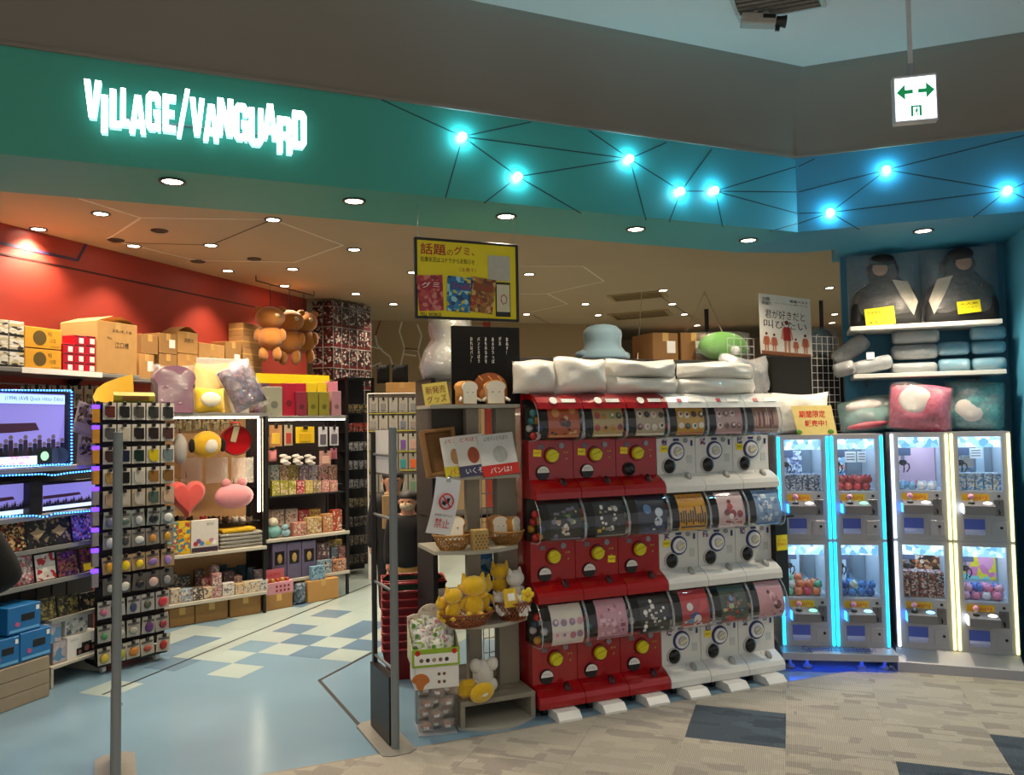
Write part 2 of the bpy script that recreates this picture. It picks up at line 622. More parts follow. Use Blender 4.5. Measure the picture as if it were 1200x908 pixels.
# carpet tiles: half-metre squares laid along the wing, clipped at the edge by leaving out tiles that cross it
_n = onz(780 + 65 / 2.857, 760 + 300 / 2.857)
KF = Fr((_n.x, _n.y), WING_B)
KS = .4975
navy = {(0, 0), (2, 0), (1, 3), (2, -1), (3, 0), (3, -1), (2, -3)}
navy = {(0, 0), (2, -1), (3, 0)}
def clip_poly(poly, p, n):
 out = []
 for a, b in zip(poly, poly[1:] + poly[:1]):
  da, db = (a - p).dot(n), (b - p).dot(n)
  if da >= 0:
   out.append(a)
  if (da >= 0) != (db >= 0):
   out.append(a + (b - a) * (da / (da - db)))
 return out
for i in range(-6, 6):
 for j in range(-7, 4):
  q = [KF.w((i + a) * KS, (j + b) * KS, 0) for a, b in ((0, 0), (.996, 0), (.996, .996), (0, .996))]
  q = clip_poly(q, CB.p - CB.ey * .01, -CB.ey)
  if len(q) >= 3:
   q = clip_poly(q, CW.p - CW.ey * .01, -CW.ey)
  if len(q) < 3:
   continue
  c = sum(q, Vector((0, 0, 0))) / len(q)
  if c.y < 1.8:
   continue
  L = [((v - c).dot(KF.ex), (v - c).dot(KF.ey)) for v in q]
  m = m_carp[2] if (i, j) in navy else m_carp[(i * 3 + j * 5) % 2]
  MB().slab(L, .0035, .0075 if (i + j) % 2 else .007).build('carpet_tile', m, cb_ob, c, KF.rz)
# ---- red wall on the left, ceiling of the shop, back walls
m_redwall = mat('red_wall', '#9c3527', .55, noise=.05, nscale=2)
m_ceil = mat('shop_ceiling', '#b09a7c', .7, noise=.04, nscale=2)
m_backw = mat('tan_wall', '#a58b66', .7, noise=.05, nscale=2)
m_darkback = mat('dark_back_wall', '#3a332c', .7)
wl = struct(MB().box(-2.5, 4.05, WALL_D, WALL_D + .1, 0, Z_CEIL + .3).box(-3.6, -2.5, WALL_D, WALL_D + .1, 0, Z_SOF - .001).build('wall_left', m_redwall, None, LF.w(0, 0, 0), LF.rz))
m_groove = mat('wall_groove', '#3c1310', .6)
m_blueline = mat('wall_blue_line', '#3b2a4e', .6)
for y0, y1, x0, x1, t in ((298, 298, -2.45, 4.05, .012),):
 z = LF.px(0, 298, WALL_D)[1]
 MB().box(x0, x1, WALL_D - .003, WALL_D + .01, z, z + .014).build('wall_groove', m_groove, wl)
_pp = [LF.px(x, y, WALL_D) for x, y in ((0, 284.5), (91, 305), (101, 285))]
_pp = [(_pp[0][0] - 1.2, _pp[0][1])] + _pp
for (ax, az), (bx, bz) in zip(_pp, _pp[1:]):
 strip('wall_line', (ax, WALL_D, az), (bx, WALL_D, bz), .022, .003, m_blueline, wl, (0, -1, 0))
# shop ceiling: everything behind the header, a slab
SOFD = .62                                   # depth of the header's underside
a = HF.w(-7.5, SOFD, 0); b = HF.w(.33, SOFD, 0); b2 = WF.w(.45, SOFD + .05, 0); c = WF.w(4.2, SOFD + .05, 0)
ceil = struct(MB().slab([(a.x, a.y), (b.x, b.y), (c.x, c.y), (9, c.y), (9, 22), (-12, 22), (-12, a.y)], Z_CEIL, Z_CEIL + .08).build('ceiling_shop', m_ceil))
struct(MB().box(-12, 12, 0, .1, 0, Z_CEIL + .2).build('wall_back', m_backw, None, (0, 14.5, 0)))
struct(MB().box(-12, 12, 0, .06, 0, 2.05).build('wall_back_dark', m_darkback, None, (0, 14.2, 0)))
# tan wall with line drawings, behind the box tower
BW = Fr(LF.w(6.9, -.2, 0)[:2], 75)
wb = struct(MB().box(-2.5, 1.75, 0, .2, 0, Z_CEIL - .001).build('wall_tan', m_backw, None, BW.w(0, 0, 0), BW.rz))
m_wline = mat('white_line', '#d8cdb8', .6)
def bline(pts, m=m_wline):
 q = [BW.px(x, y, 0) for x, y in pts]
 for (ax, az), (bx, bz) in zip(q, q[1:]):
  strip('wall_line', (ax, 0, az), (bx, 0, bz), .022, .004, m, wb, (0, -1, 0))
bline([(471, 377), (468, 388), (474, 408), (490, 411), (494, 393), (489, 380)])
bline([(474, 408), (469, 430)]); bline([(490, 411), (497, 447)]); bline([(473, 415), (488, 417)])
bline([(440, 393), (442, 404), (449, 412), (457, 418), (462, 434)]); bline([(434, 406), (448, 409)]); bline([(434, 430), (447, 425)])
m_oline = mat('orange_line', '#8a3d22', .6)
bline([(447, 372), (440, 393)], m_oline); bline([(474, 408), (489, 410)], m_oline)
# ---- header: teal fascia to the corner, blue wing to its right
def ramp_mat(name, stops, rough=.5):
 """painted colour gradient along the object's x axis (teal to blue paintwork)"""
 m = mat(name, '#2a7a78', rough, noise=0)
 nt = m.node_tree
 tc = nt.nodes.new('ShaderNodeTexCoord')
 sp = nt.nodes.new('ShaderNodeSeparateXYZ')
 nt.links.new(tc.outputs['Object'], sp.inputs[0])
 mr = nt.nodes.new('ShaderNodeMapRange')
 mr.inputs['From Min'].default_value = stops[0][0]
 mr.inputs['From Max'].default_value = stops[-1][0]
 nt.links.new(sp.outputs[0], mr.inputs['Value'])
 cr = nt.nodes.new('ShaderNodeValToRGB')
 el = cr.color_ramp.elements
 while len(el) < len(stops):
  el.new(.5)
 for i, (x, c) in enumerate(stops):
  el[i].position = (x - stops[0][0]) / (stops[-1][0] - stops[0][0])
  el[i].color = lin(c) + (1,)
 nt.links.new(mr.outputs[0], cr.inputs[0])
 nt.links.new(cr.outputs[0], nt.nodes['Principled BSDF'].inputs['Base Color'])
 return m
m_teal = ramp_mat('teal_paint', [(-5, '#3f9a86'), (-3, '#379684'), (-1.6, '#379c96'), (0, '#348fa8')])
m_blue = mat('blue_paint', '#3484a6', .5, noise=.03, nscale=2)
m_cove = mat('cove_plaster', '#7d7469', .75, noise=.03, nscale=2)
m_mallc = mat('mall_ceiling', '#d0ccc6', .8, noise=.03, nscale=2)
hd = struct(MB().box(-8, 0, 0, SOFD, Z_SOF, Z_HTOP).build('wall_header', m_teal, None, HF.w(0, 0, 0), HF.rz))
wg = struct(MB().box(0, 4, 0, SOFD + .05, Z_SOF, Z_HTOP).build('wall_wing', m_blue, None, WF.w(0, 0, 0), WF.rz))
_ax = WF.px(986, 280, 0)[0]
struct(MB().box(_ax, 4, SOFD + .051, 1.15, Z_SOF, Z_HTOP).build('wall_wing_soffit', m_blue, None, WF.w(0, 0, 0), WF.rz))
# wedge that closes the underside behind the corner
cA, cB, cC = HF.w(0, 0, 0), HF.w(0, SOFD, 0), WF.w(0, SOFD + .05, 0)
struct(MB().slab([(cA.x, cA.y), (cC.x, cC.y), (cB.x, cB.y)], Z_SOF, Z_HTOP).build('wall_corner_fill', m_blue))
COVE = .16
# upper wall and cove above the header, running into the mall ceiling
cove = [(0.0, Z_HTOP)] + [(0.0, Z_HTOP + .16)] + [(-COVE * (1 - math.cos(t)), Z_HTOP + .16 + (Z_MALL - Z_HTOP - .16) * math.sin(t)) for t in [R(k) for k in range(10, 91, 10)]]
def cove_run(name, FA, x_far, mirror):
 vs, fs = [], []
 nb = (HF.ey + WF.ey).normalized()
 for y, z in cove:
  d = -y
  # mitre at the corner: move along the bisector so that both runs meet
  k = d / nb.dot(FA.ey)
  c = HC.copy(); c.z = 0
  v0 = c - nb * k
  v1 = FA.w(x_far, y, 0)
  vs += [(v0.x, v0.y, z), (v1.x, v1.y, z)]
 for i in range(len(cove) - 1):
  q = (2 * i, 2 * i + 1, 2 * i + 3, 2 * i + 2)
  fs.append(q if mirror else q[::-1])
 return struct(MB().add(vs, fs, 0, True).build(name, m_cove))
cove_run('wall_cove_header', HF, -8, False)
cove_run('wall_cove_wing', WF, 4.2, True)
yl, xl = cove[-1][0], -8
nb = (HF.ey + WF.ey).normalized()
ck = HC - nb * (COVE / nb.dot(HF.ey))
p1, p2 = HF.w(-8, -COVE, 0), WF.w(4.2, -COVE, 0)
mall = struct(MB().slab([(p1.x, p1.y), (p1.x, -4), (p2.x, -4), (p2.x, p2.y), (ck.x, ck.y)][::-1], Z_MALL, Z_MALL + .05).build('ceiling_mall', m_mallc))
# thin pale ledge where cove meets the header
for FA, x0, x1, nm in ((HF, -8, 0, 'trim_header'), (WF, 0, 4, 'trim_wing')):
 struct(MB().box(x0, x1, -.012, .02, Z_HTOP - .004, Z_HTOP + .012).build(nm, m_cove, None, FA.w(0, 0, 0), FA.rz))
# ---- star lights and lines on the header
m_star = glow('star_lamp', '#8fe8ff', 80)
m_hline = mat('header_line', '#12343c', .5)
st_l = [(542, 160), (607, 207), (738, 186), (798, 224), (838, 223)]
st_r = [(973, 249), (1039, 199), (1181, 223)]
def hl(FA, par, a, b):
 (ax, az), (bx, bz) = FA.px(*a), FA.px(*b)
 strip('inlay_line', (ax, 0, az), (bx, 0, bz), .006, .002, m_hline, par, (0, -1, 0))
for a, b in [((542, 160), (447, 117)), ((542, 160), (522, 232)), ((542, 160), (607, 207)), ((542, 160), (622, 143)), ((542, 160), (738, 186)), ((607, 207), (567, 238)), ((607, 207), (738, 186)), ((607, 207), (681, 250)),
   ((738, 186), (690, 153)), ((738, 186), (781, 167)), ((738, 186), (757, 258)), ((738, 186), (798, 224)), ((798, 224), (834, 175)), ((798, 224), (784, 260)), ((798, 224), (838, 224)), ((838, 224), (934, 195)), ((838, 224), (934, 225)),
   ((838, 224), (934, 250)), ((838, 224), (847, 266)), ((934, 262), (902, 271)), ((838, 224), (834, 223))]:
 hl(HF, hd, a, b)
for a, b in [((936, 195), (955, 186)), ((936, 225), (1039, 199)), ((936, 250), (973, 249)), ((973, 249), (936, 262)), ((973, 249), (1039, 199)), ((973, 249), (1181, 223)), ((973, 249), (1007, 269)), ((1039, 199), (1215, 155)), ((1039, 199), (1181, 223)), ((1181, 223), (1230, 203)), ((1181, 223), (1140, 255)), ((1181, 223), (1230, 246))]:
 hl(WF, wg, a, b)
for FA, lst, where in ((HF, st_l, 'teal'), (WF, st_r, 'blue')):
 for x, y in lst:
  lx, lz = FA.px(x, y, -.02)
  t = thing('star_lamp', 'small round glowing cyan lamp where dark lines meet on the %s header' % where, 'lamp', FA.w(lx, 0, lz), FA.rz, 'star lamps on the %s header' % where)
  MB().ell((0, -.022, 0), .022, 12, 8).build('bulb', m_star, t)
  MB().cyl((0, .0, 0), (0, -.012, 0), .016, .014, 12).build('socket', M_GREY, t)
# ---- illuminated shop sign: each letter its own part on the thing
m_sign = glow('sign_face', '#f4fbff', 4)
m_signside = glow('sign_side', '#b8eef2', .7)
_lz = HF.px(225, 140)
sign = thing('shop_sign', 'glowing white raised letters of the shop name on the teal header', 'sign', HF.w(_lz[0], 0, _lz[1]), HF.rz)
letters = [('V', 32, 128, 60, 250), ('I', 122, 157, 135, 325), ('L', 163, 226, 107, 298), ('L', 218, 268, 102, 290), ('A', 262, 352, 137, 330), ('G', 345, 425, 120, 312), ('E', 430, 500, 133, 320), ('/', 500, 570, 103, 347),
  ('V', 565, 645, 150, 337), ('A', 632, 718, 182, 367), ('N', 702, 788, 153, 340), ('G', 788, 862, 177, 362), ('U', 862, 940, 200, 388), ('A', 930, 1010, 180, 358), ('R', 1003, 1085, 245, 427), ('D', 1080, 1155, 215, 400)]
# condensed heavy letter outlines in a unit box: list of polygons (x, z)
GL = {
 'V': [[(0, 1), (.36, 1), (.5, .3), (.64, 1), (1, 1), (.7, 0), (.3, 0)]],
 'I': [[(0, 0), (1, 0), (1, 1), (0, 1)]],
 'L': [[(0, 0), (1, 0), (1, .17), (.55, .17), (.55, 1), (0, 1)]],
 'A': [[(0, 0), (.32, 0), (.37, .2), (.63, .2), (.68, 0), (1, 0), (.70, 1), (.30, 1)]],
 'G': [[(.22, 1), (.78, 1), (1, .88), (1, .66), (.64, .66), (.64, .83), (.36, .83), (.36, .17), (.64, .17), (.64, .38), (.52, .38), (.52, .54), (1, .54), (1, 0), (.8, 0), (.76, .06), (.6, 0), (.22, 0), (0, .12), (0, .88)]],
 'E': [[(0, 0), (1, 0), (1, .17), (.45, .17), (.45, .42), (.9, .42), (.9, .58), (.45, .58), (.45, .83), (1, .83), (1, 1), (0, 1)]],
 '/': [[(0, 0), (.34, 0), (1, 1), (.66, 1)]],
 'N': [[(0, 0), (.34, 0), (.34, .55), (.62, 0), (1, 0), (1, 1), (.66, 1), (.66, .5), (.38, 1), (0, 1)]],
 'U': [[(0, 1), (0, .12), (.22, 0), (.78, 0), (1, .12), (1, 1), (.64, 1), (.64, .17), (.36, .17), (.36, 1)]],
 'R': [[(0, 0), (.36, 0), (.36, .42), (.5, .42), (.64, .3), (.64, 0), (1, 0), (1, .36), (.86, .48), (1, .6), (1, .88), (.8, 1), (0, 1), (0, .99), (.36, .85), (.64, .85), (.64, .57), (.36, .57), (.36, .85), (0, .99)]],
 'D': [[(0, 0), (.78, 0), (1, .12), (1, .88), (.78, 1), (0, 1), (0, .99), (.36, .84), (.64, .84), (.64, .16), (.36, .16), (.36, .84), (0, .99)]],
}
GLQ = {   # letters with a counter, as overlapping bars
 'R': [[(0, 0), (.36, 0), (.36, 1), (0, 1)], [(.36, .83), (.64, .83), (.64, .58), (1, .6), (1, .88), (.8, 1), (.36, 1)], [(.36, .42), (.66, .42), (1, .6), (.64, .6), (.64, .58), (.36, .58)], [(.64, 0), (1, 0), (1, .36), (.86, .5), (.5, .5), (.64, .36)]],
 'D': [[(0, 0), (.36, 0), (.36, 1), (0, 1)], [(.36, .83), (.64, .83), (1, .88), (.78, 1), (.36, 1)], [(.36, 0), (.78, 0), (1, .12), (.64, .17), (.36, .17)], [(.64, .17), (1, .12), (1, .88), (.64, .83)]],
 'A': [[(0, 0), (.32, 0), (.56, 1), (.30, 1)], [(.68, 0), (1, 0), (.70, 1), (.44, 1)], [(.2, .2), (.8, .2), (.75, .36), (.25, .36)]],
}
for ch, x0, x1, y0, y1 in letters:
 cx = 90 + (x0 + x1) / 2 / 4.286
 A0, zt = HF.px(90 + x0 / 4.286, 80 + y0 / 4.286, -.05)
 A1, _ = HF.px(90 + x1 / 4.286, 80 + y0 / 4.286, -.05)
 A0, A1 = A0 + (A1 - A0) * .04, A1 - (A1 - A0) * .04
 _, zb = HF.px(cx, 80 + y1 / 4.286, -.05)
 _, zt = HF.px(cx, 80 + y0 / 4.286, -.05)
 mb = MB()
 for poly in GLQ.get(ch, GL[ch]):
  q = [(A0 + (A1 - A0) * x - _lz[0], zb + (zt - zb) * z - _lz[1]) for x, z in poly]
  n = len(q)
  vs = [(x, -.055, z) for x, z in q] + [(x, -.015, z) for x, z in q]
  mb.add(vs, [tuple(range(n))], 0)
  mb.add(vs, [(i, (i + 1) % n, n + (i + 1) % n, n + i)[::-1] for i in range(n)], 1)
  mb.add(vs, [tuple(range(n, 2 * n))[::-1]], 1)
 mb.build('letter', [m_sign, m_signside], sign)
MB().box(-.3, .3, -.016, 0, -.04, -.035).build('mounting_rail', M_GREY, sign)
# ---- downlights
m_lens = glow('downlight_lens', '#fff1d6', 14)
m_lensoff = mat('dark_lens', '#2a2622', .3)
def downlight(x, y, z, where, power, on=True, r=.05, spot=120, warm=(1, .83, .62), blend=.7, far=False):
 p = onz(x, y, z)
 t = thing('downlight', 'round recessed downlight %s in the %s' % ('shining' if on else 'switched off', where), 'light', p, 0, 'downlights in the ' + where)
 MB().lathe([(r * 1.25, 0), (r * 1.25, -.008), (r, -.008), (r * .9, .0)], 18).build('trim_ring', mat('downlight_ring', '#3a352e' if z < 2.9 else '#5a4c3c', .4), t)
 MB().cyl((0, 0, -.001), (0, 0, -.004), r * .92, n=16).build('lens', m_lens if on else m_lensoff, t)
 if on and power:
  ld = bpy.data.lights.new('downlight_beam', 'SPOT')
  ld.energy = power
  ld.color = warm
  ld.spot_size = R(spot)
  ld.spot_blend = blend
  ld.shadow_soft_size = .05
  lo = bpy.data.objects.new('downlight_beam', ld)
  COL.objects.link(lo)
  lo.parent = t
  lo.location = (0, 0, -.02)
 return t
for x, y in ((202, 212), (415, 235), (593, 253), (745, 268), (877, 281)):
 downlight(x, y, Z_SOF, 'underside of the teal header', P_SOFFIT)
downlight(1082, 270, Z_SOF, 'underside of the blue wing', P_SOFFIT * 3.2)
SHOP = [(118, 250, 1), (247, 287, 1), (320, 257, 1.4), (343, 315, 1.2), (187, 270, 0), (298, 303, 0), (415, 292, 1), (484, 319, .8), (620, 321, 1), (617, 368, .8), (686, 356, 1), (645, 380, .8), (701, 369, .6), (777, 340, .8), (788, 356, 1), (802, 368, 1), (817, 381, .7), (978, 368, .8), (975, 378, .6), (417, 344, .8), (461, 356, .7), (45, 268, 1), (136, 281, 0), (232, 306, 0), (972, 337, .8)]
for x, y, k in SHOP:
 downlight(x, y, Z_CEIL, 'brown shop ceiling', P_SHOP * k, k > 0)
# wall washers close to the red wall
for lx, k in ((-1.6, 1), (-.2, 1), (1.15, 1.1), (2.3, 1.1), (3.2, 1)):
 p = LF.w(lx, WALL_D - .30, Z_CEIL)
 t = thing('downlight', 'round recessed downlight close above the red wall', 'light', p, 0, 'wall washers along the red wall')
 MB().lathe([(.06, 0), (.06, -.008), (.05, -.008), (.045, 0)], 18).build('trim_ring', mat('downlight_ring', '#3a352e', .4), t)
 MB().cyl((0, 0, -.001), (0, 0, -.004), .045, n=16).build('lens', m_lens, t)
 ld = bpy.data.lights.new('downlight_beam', 'SPOT')
 ld.energy = P_SHOP * .42 * k
 ld.color = (1, .8, .58)
 ld.spot_size = R(95)
 ld.spot_blend = .6
 ld.shadow_soft_size = .04
 lo = bpy.data.objects.new('downlight_beam', ld)
 COL.objects.link(lo); lo.parent = t; lo.location = (0, 0, -.02)
# ceiling line drawings, vents
def cline(pts, sc_=1.0):
 q = [onz(x, y, Z_CEIL) for x, y in pts]
 for a, b in zip(q, q[1:]):
  strip('ceiling_line', a, b, .02, .003, m_wline, ceil, (0, 0, -1))
def zz(l, ox, oy, s):
 return [(ox + x / s, oy + y / s) for x, y in l]
cline([(92, 232), (165, 255), (125, 280)]); cline([(165, 255), (320, 257), (402, 287), (345, 307), (230, 305), (135, 282)])
cline(zz([(535, 200), (825, 200), (920, 268), (665, 325), (540, 325)], 470, 260, 3.87)); cline(zz([(665, 325), (755, 372), (590, 408)], 470, 260, 3.87))
_dl = mat('dark_line', '#3d3226', .6)
for a, b in (((320, 257), (247, 287)), ((247, 287), (130, 284)), ((645, 380), (625, 369)), ((770, 345), (812, 372))):
 strip('ceiling_line', onz(*a, Z_CEIL), onz(*b, Z_CEIL), .012, .002, _dl, ceil, (0, 0, -1))
for c in (((711, 346), (777, 340), (783, 347), (718, 353)), ((711, 368), (783, 362), (790, 369), (720, 375))):
 q = [onz(x, y, Z_CEIL) for x, y in c]
 o = sum(q, Vector()) / 4
 t = thing('ceiling_vent', 'beige rectangular air vent in the brown ceiling above the pillows', 'vent', o, 0, 'air vents in the shop ceiling')
 L = [v - o for v in q]
 I = [v * .86 for v in L]
 mb = MB()
 dn = Vector((0, 0, -.012))
 for k in range(4):
  j = (k + 1) % 4
  mb.add([L[k], L[j], L[j] + dn, L[k] + dn, I[k] + dn, I[j] + dn], [(0, 1, 2, 3), (3, 2, 5, 4)])
 mb.build('vent_frame', mat('vent_beige', '#a58a63', .5), t)
 for k in range(5):
  u = (k + .5) / 5
  a, b = I[0].lerp(I[3], u), I[1].lerp(I[2], u)
  strip('slat', a + dn * .2, b + dn * .2, .03, .008, mat('vent_slat', '#8a7350', .5), t, (0, 0, -1))
# red posts far inside the shop
for x, y0, y1, w in ((571, 377, 470, 9), (690, 385, 470, 6)):
 q = onz(x, 520, 0)
 F0 = Fr((ray(x, 450).x * 10.5, 10.5), 90)
 a, _ = F0.px(x - w / 2, 420); b, _ = F0.px(x + w / 2, 420); _, zt = F0.px(x, y0)
 o = MB().box(a, b, 0, .1, 0, max(zt, 2.3), .004).build('shelf_post', mat('red_post', '#a33526', .5), None, F0.w(0, 0, 0), F0.rz)
 tag(o, 'plain red post deep inside the shop, %s' % ('beside the black poster board' if x < 600 else 'beside the pale blue plush toy'), 'post')
# fill downlights added above the walkway, unseen behind and beside the camera
for x, y in ((-2.6, .2), (-.9, .2), (.9, .2), (2.6, .2), (-1.8, -1.6), (0, -1.6), (1.8, -1.6)):
 t = thing('downlight', 'added unseen downlight in the pale mall ceiling', 'light', (x, y, Z_MALL), 0, 'added fill downlights in the mall ceiling')
 MB().lathe([(.1, 0), (.1, -.01), (.085, -.01), (.08, 0)], 18).build('trim_ring', M_WHITE, t)
 MB().cyl((0, 0, -.001), (0, 0, -.005), .08, n=16).build('lens', m_lens, t)
 ld = bpy.data.lights.new('downlight_beam', 'SPOT')
 ld.energy = P_MALL_FILL
 ld.color = (1, .94, .85)
 ld.spot_size = R(125)
 ld.spot_blend = 1
 ld.shadow_soft_size = .12
 lo = bpy.data.objects.new('downlight_beam', ld)
 COL.objects.link(lo); lo.parent = t; lo.location = (0, 0, -.03)
# ================================================================== CAPSULE MACHINES
_g0, _g1 = onz(633, 833, .055), onz(915, 782, .055)
GF = Fr((_g0.x, _g0.y), HDR_B)
GW = GF.ex.dot(_g1 - _g0) / 6
TH, GZ = .583, .055
m_gred = mat('red_machine', '#a00b14', .25, noise=.03, coat=.4)
m_gwhite = mat('white_machine', '#dcdcd8', .3, noise=.03, coat=.2)
m_navy = mat('navy_plastic', '#1c2a6b', .35, noise=.05)
m_crank = mat('yellow_crank', '#d9cf1e', .35, noise=.05)
m_inner = mat('machine_interior', '#17171b', .6)
m_crankw = mat('white_crank', '#e9e9ea', .3, noise=.02)
CAPS = [mat('capsule_%s' % n, c, .25, noise=.05) for n, c in (('red', '#c22b2b'), ('blue', '#28406e'), ('white', '#d9dadb'), ('amber', '#d59b2f'), ('teal', '#2c7f86'))]
GAP = .004
body_prof = [(0, 0), (0, .035), (.012, .06), (.055, .088), (.10, .108), (.10, .335), (.21, .335), (.21, TH - .002), (.43, TH - .002), (.43, 0)]
body_me = {}
for k, m in (('r', m_gred), ('w', m_gwhite)):
 body_me[k] = MB().sweep(body_prof, GAP / 2, GW - GAP / 2).mesh('body', m)
dome_pts = [(.095, .330), (.0, .338), (-.03, .352), (-.044, .385), (-.045, .43), (-.036, .48), (-.014, .53), (.02, .572), (.03, TH - .004)]
def dome_curve(z, off=0.0):
 P = dome_pts
 for (a, za), (b, zb_) in zip(P, P[1:]):
  if za <= z <= zb_:
   return a + (b - a) * (z - za) / (zb_ - za) + off
 return P[-1][0] + off
mb = MB()
x0, x1 = GAP, GW - GAP
mb.sweep(dome_pts, x0, x1, 0, True, closed=False)
for x in (x0, x1):
 n = len(dome_pts)
 vs = [(x, y, z) for y, z in dome_pts] + [(x, .21, TH - .004), (x, .21, .338)]
 mb.add(vs, [tuple(range(n + 2))], 0)
dome_me = mb.mesh('dome', M_CLEAR)
rim = MB().tube([(x0, y, z) for y, z in dome_pts], .0035, 5)
rim_me = rim.mesh('dome_rim', clear('rim_plastic', (.9, .93, .95), .6, .1, haze=.25))
inner_me = MB().box(GAP * 2, GW - GAP * 2, .15, .209, .34, TH - .01).mesh('display_back', m_inner)
cap_prof = [(-.045, .515), (-.03, .552), (.01, .584), (.07, .606), (.43, .606), (.43, .575), (.08, .575), (.03, .556), (-.005, .53), (-.03, .515)]
cap_me = {k: MB().sweep(cap_prof, GAP / 2, GW - GAP / 2, 0, False).mesh('top_cover', m) for k, m in (('r', m_gred), ('w', m_gwhite))}
tray_cup_me = MB().ell((0, 0, 0), (.022, .012, .03), 12, 8).mesh('coin_return', mat('dark_red_recess', '#3a0508', .4))
tray_cupw_me = MB().ell((0, 0, 0), (.022, .012, .03), 12, 8).mesh('coin_return', mat('grey_recess', '#9b9b98', .4))
foot_me = MB().sweep([(-.095, 0), (-.095, .018), (-.06, .05), (.06, .05), (.06, 0)], -.07, .07).mesh('foot_block', M_WHITE)
caster_me = MB().cyl((-.012, 0, .024), (.012, 0, .024), .024, n=14).mesh('caster', M_BLACK)
def curved(mb, x0, x1, z0, z1, off, mi=0, n=6):
 vs, fs = [], []
 for i in range(n + 1):
  z = z0 + (z1 - z0) * i / n
  y = dome_curve(z, off)
  vs += [(x0, y, z), (x1, y, z)]
 for i in range(n):
  fs.append((2 * i, 2 * i + 1, 2 * i + 3, 2 * i + 2))
 mb.add(vs, fs, mi, True)
def cdisc(mb, cx, cz, r, off, mi, n=10):
 vs = [(cx, dome_curve(cz, off), cz)]
 for i in range(n):
  t = 2 * math.pi * i / n
  z = cz + r * math.sin(t)
  vs.append((cx + r * math.cos(t), dome_curve(z, off), z))
 mb.add(vs, [(0, 1 + i, 1 + (i + 1) % n) for i in range(n)], mi)
def card(t, bg, style, pal, title=None, tcol='#ffffff', seed=0):
 rr = random.Random(seed)
 cx0, cx1, cz0, cz1 = GW * .25, GW * .94, .350, .566
 mats = [mat('card_' + bg[1:], bg, .4, noise=.06)] + [mat('ink_' + c[1:], c, .45, noise=.08) for c in pal]
 mb = MB()
 curved(mb, cx0, cx1, cz0, cz1, .016)
 c = mb.build('display_card', mats[0], t)
 pr = MB()
 w, h = cx1 - cx0, cz1 - cz0
 n = len(pal)
 if style == 'dots':
  for r_ in range(2):
   for k in range(4):
    x = cx0 + w * (k + .5) / 4 + rr.uniform(-.004, .004)
    z = cz0 + h * (.25 + .33 * r_) + rr.uniform(-.004, .004)
    cdisc(pr, x, z, .020, .014, rr.randrange(n))
    cdisc(pr, x + .002, z + .004, .010, .0125, rr.randrange(n))
 elif style == 'patch':
  for k in range(26):
   x, z = cx0 + w * rr.uniform(.04, .8), cz0 + h * rr.uniform(.04, .78)
   if k % 3:
    cdisc(pr, x + .012, z + .014, rr.uniform(.007, .016), .0145 - .00005 * k, rr.randrange(n), 8)
   else:
    curved(pr, x, x + w * rr.uniform(.08, .2), z, min(cz1 - .004, z + h * rr.uniform(.05, .12)), .0145 - .00005 * k, rr.randrange(n), 2)
 elif style == 'big':
  for k in range(7):
   cdisc(pr, cx0 + w * rr.uniform(.2, .8), cz0 + h * rr.uniform(.2, .75), rr.uniform(.012, .03), .0145 - .0002 * k, k % n)
  for k in range(8):
   x, z = cx0 + w * rr.uniform(.05, .8), cz0 + h * rr.uniform(.03, .2)
   curved(pr, x, x + .018, z, z + .012, .0125, rr.randrange(n), 2)
 elif style == 'bars':
  for k in range(11):
   x = cx0 + w * (k + .4) / 11.5
   z = cz0 + h * rr.uniform(.15, .25)
   curved(pr, x, x + w * .05, z, z + h * rr.uniform(.25, .5), .0145, rr.randrange(n), 3)
  curved(pr, cx0 + .01, cx1 - .01, cz0 + h * .08, cz0 + h * .13, .0145, 0, 2)
 if style != 'bars':
  curved(pr, cx0 + .006, cx1 - .006, cz0 + .006, cz0 + .014, .0124, rr.randrange(n), 1)
 stuff(pr.build('card_print', mats[1:], c))
 if title:
  o = text(title, .03, mat('ink_' + tcol[1:], tcol, .45, noise=.08), c, fit=(w * .82, .026))
  me = o.data.copy()
  for v in me.vertices:
   v.co.x += (cx0 + cx1) / 2
   v.co.z += cz1 - .036
   v.co.y = dome_curve(v.co.z, .0115)
  o.data = me
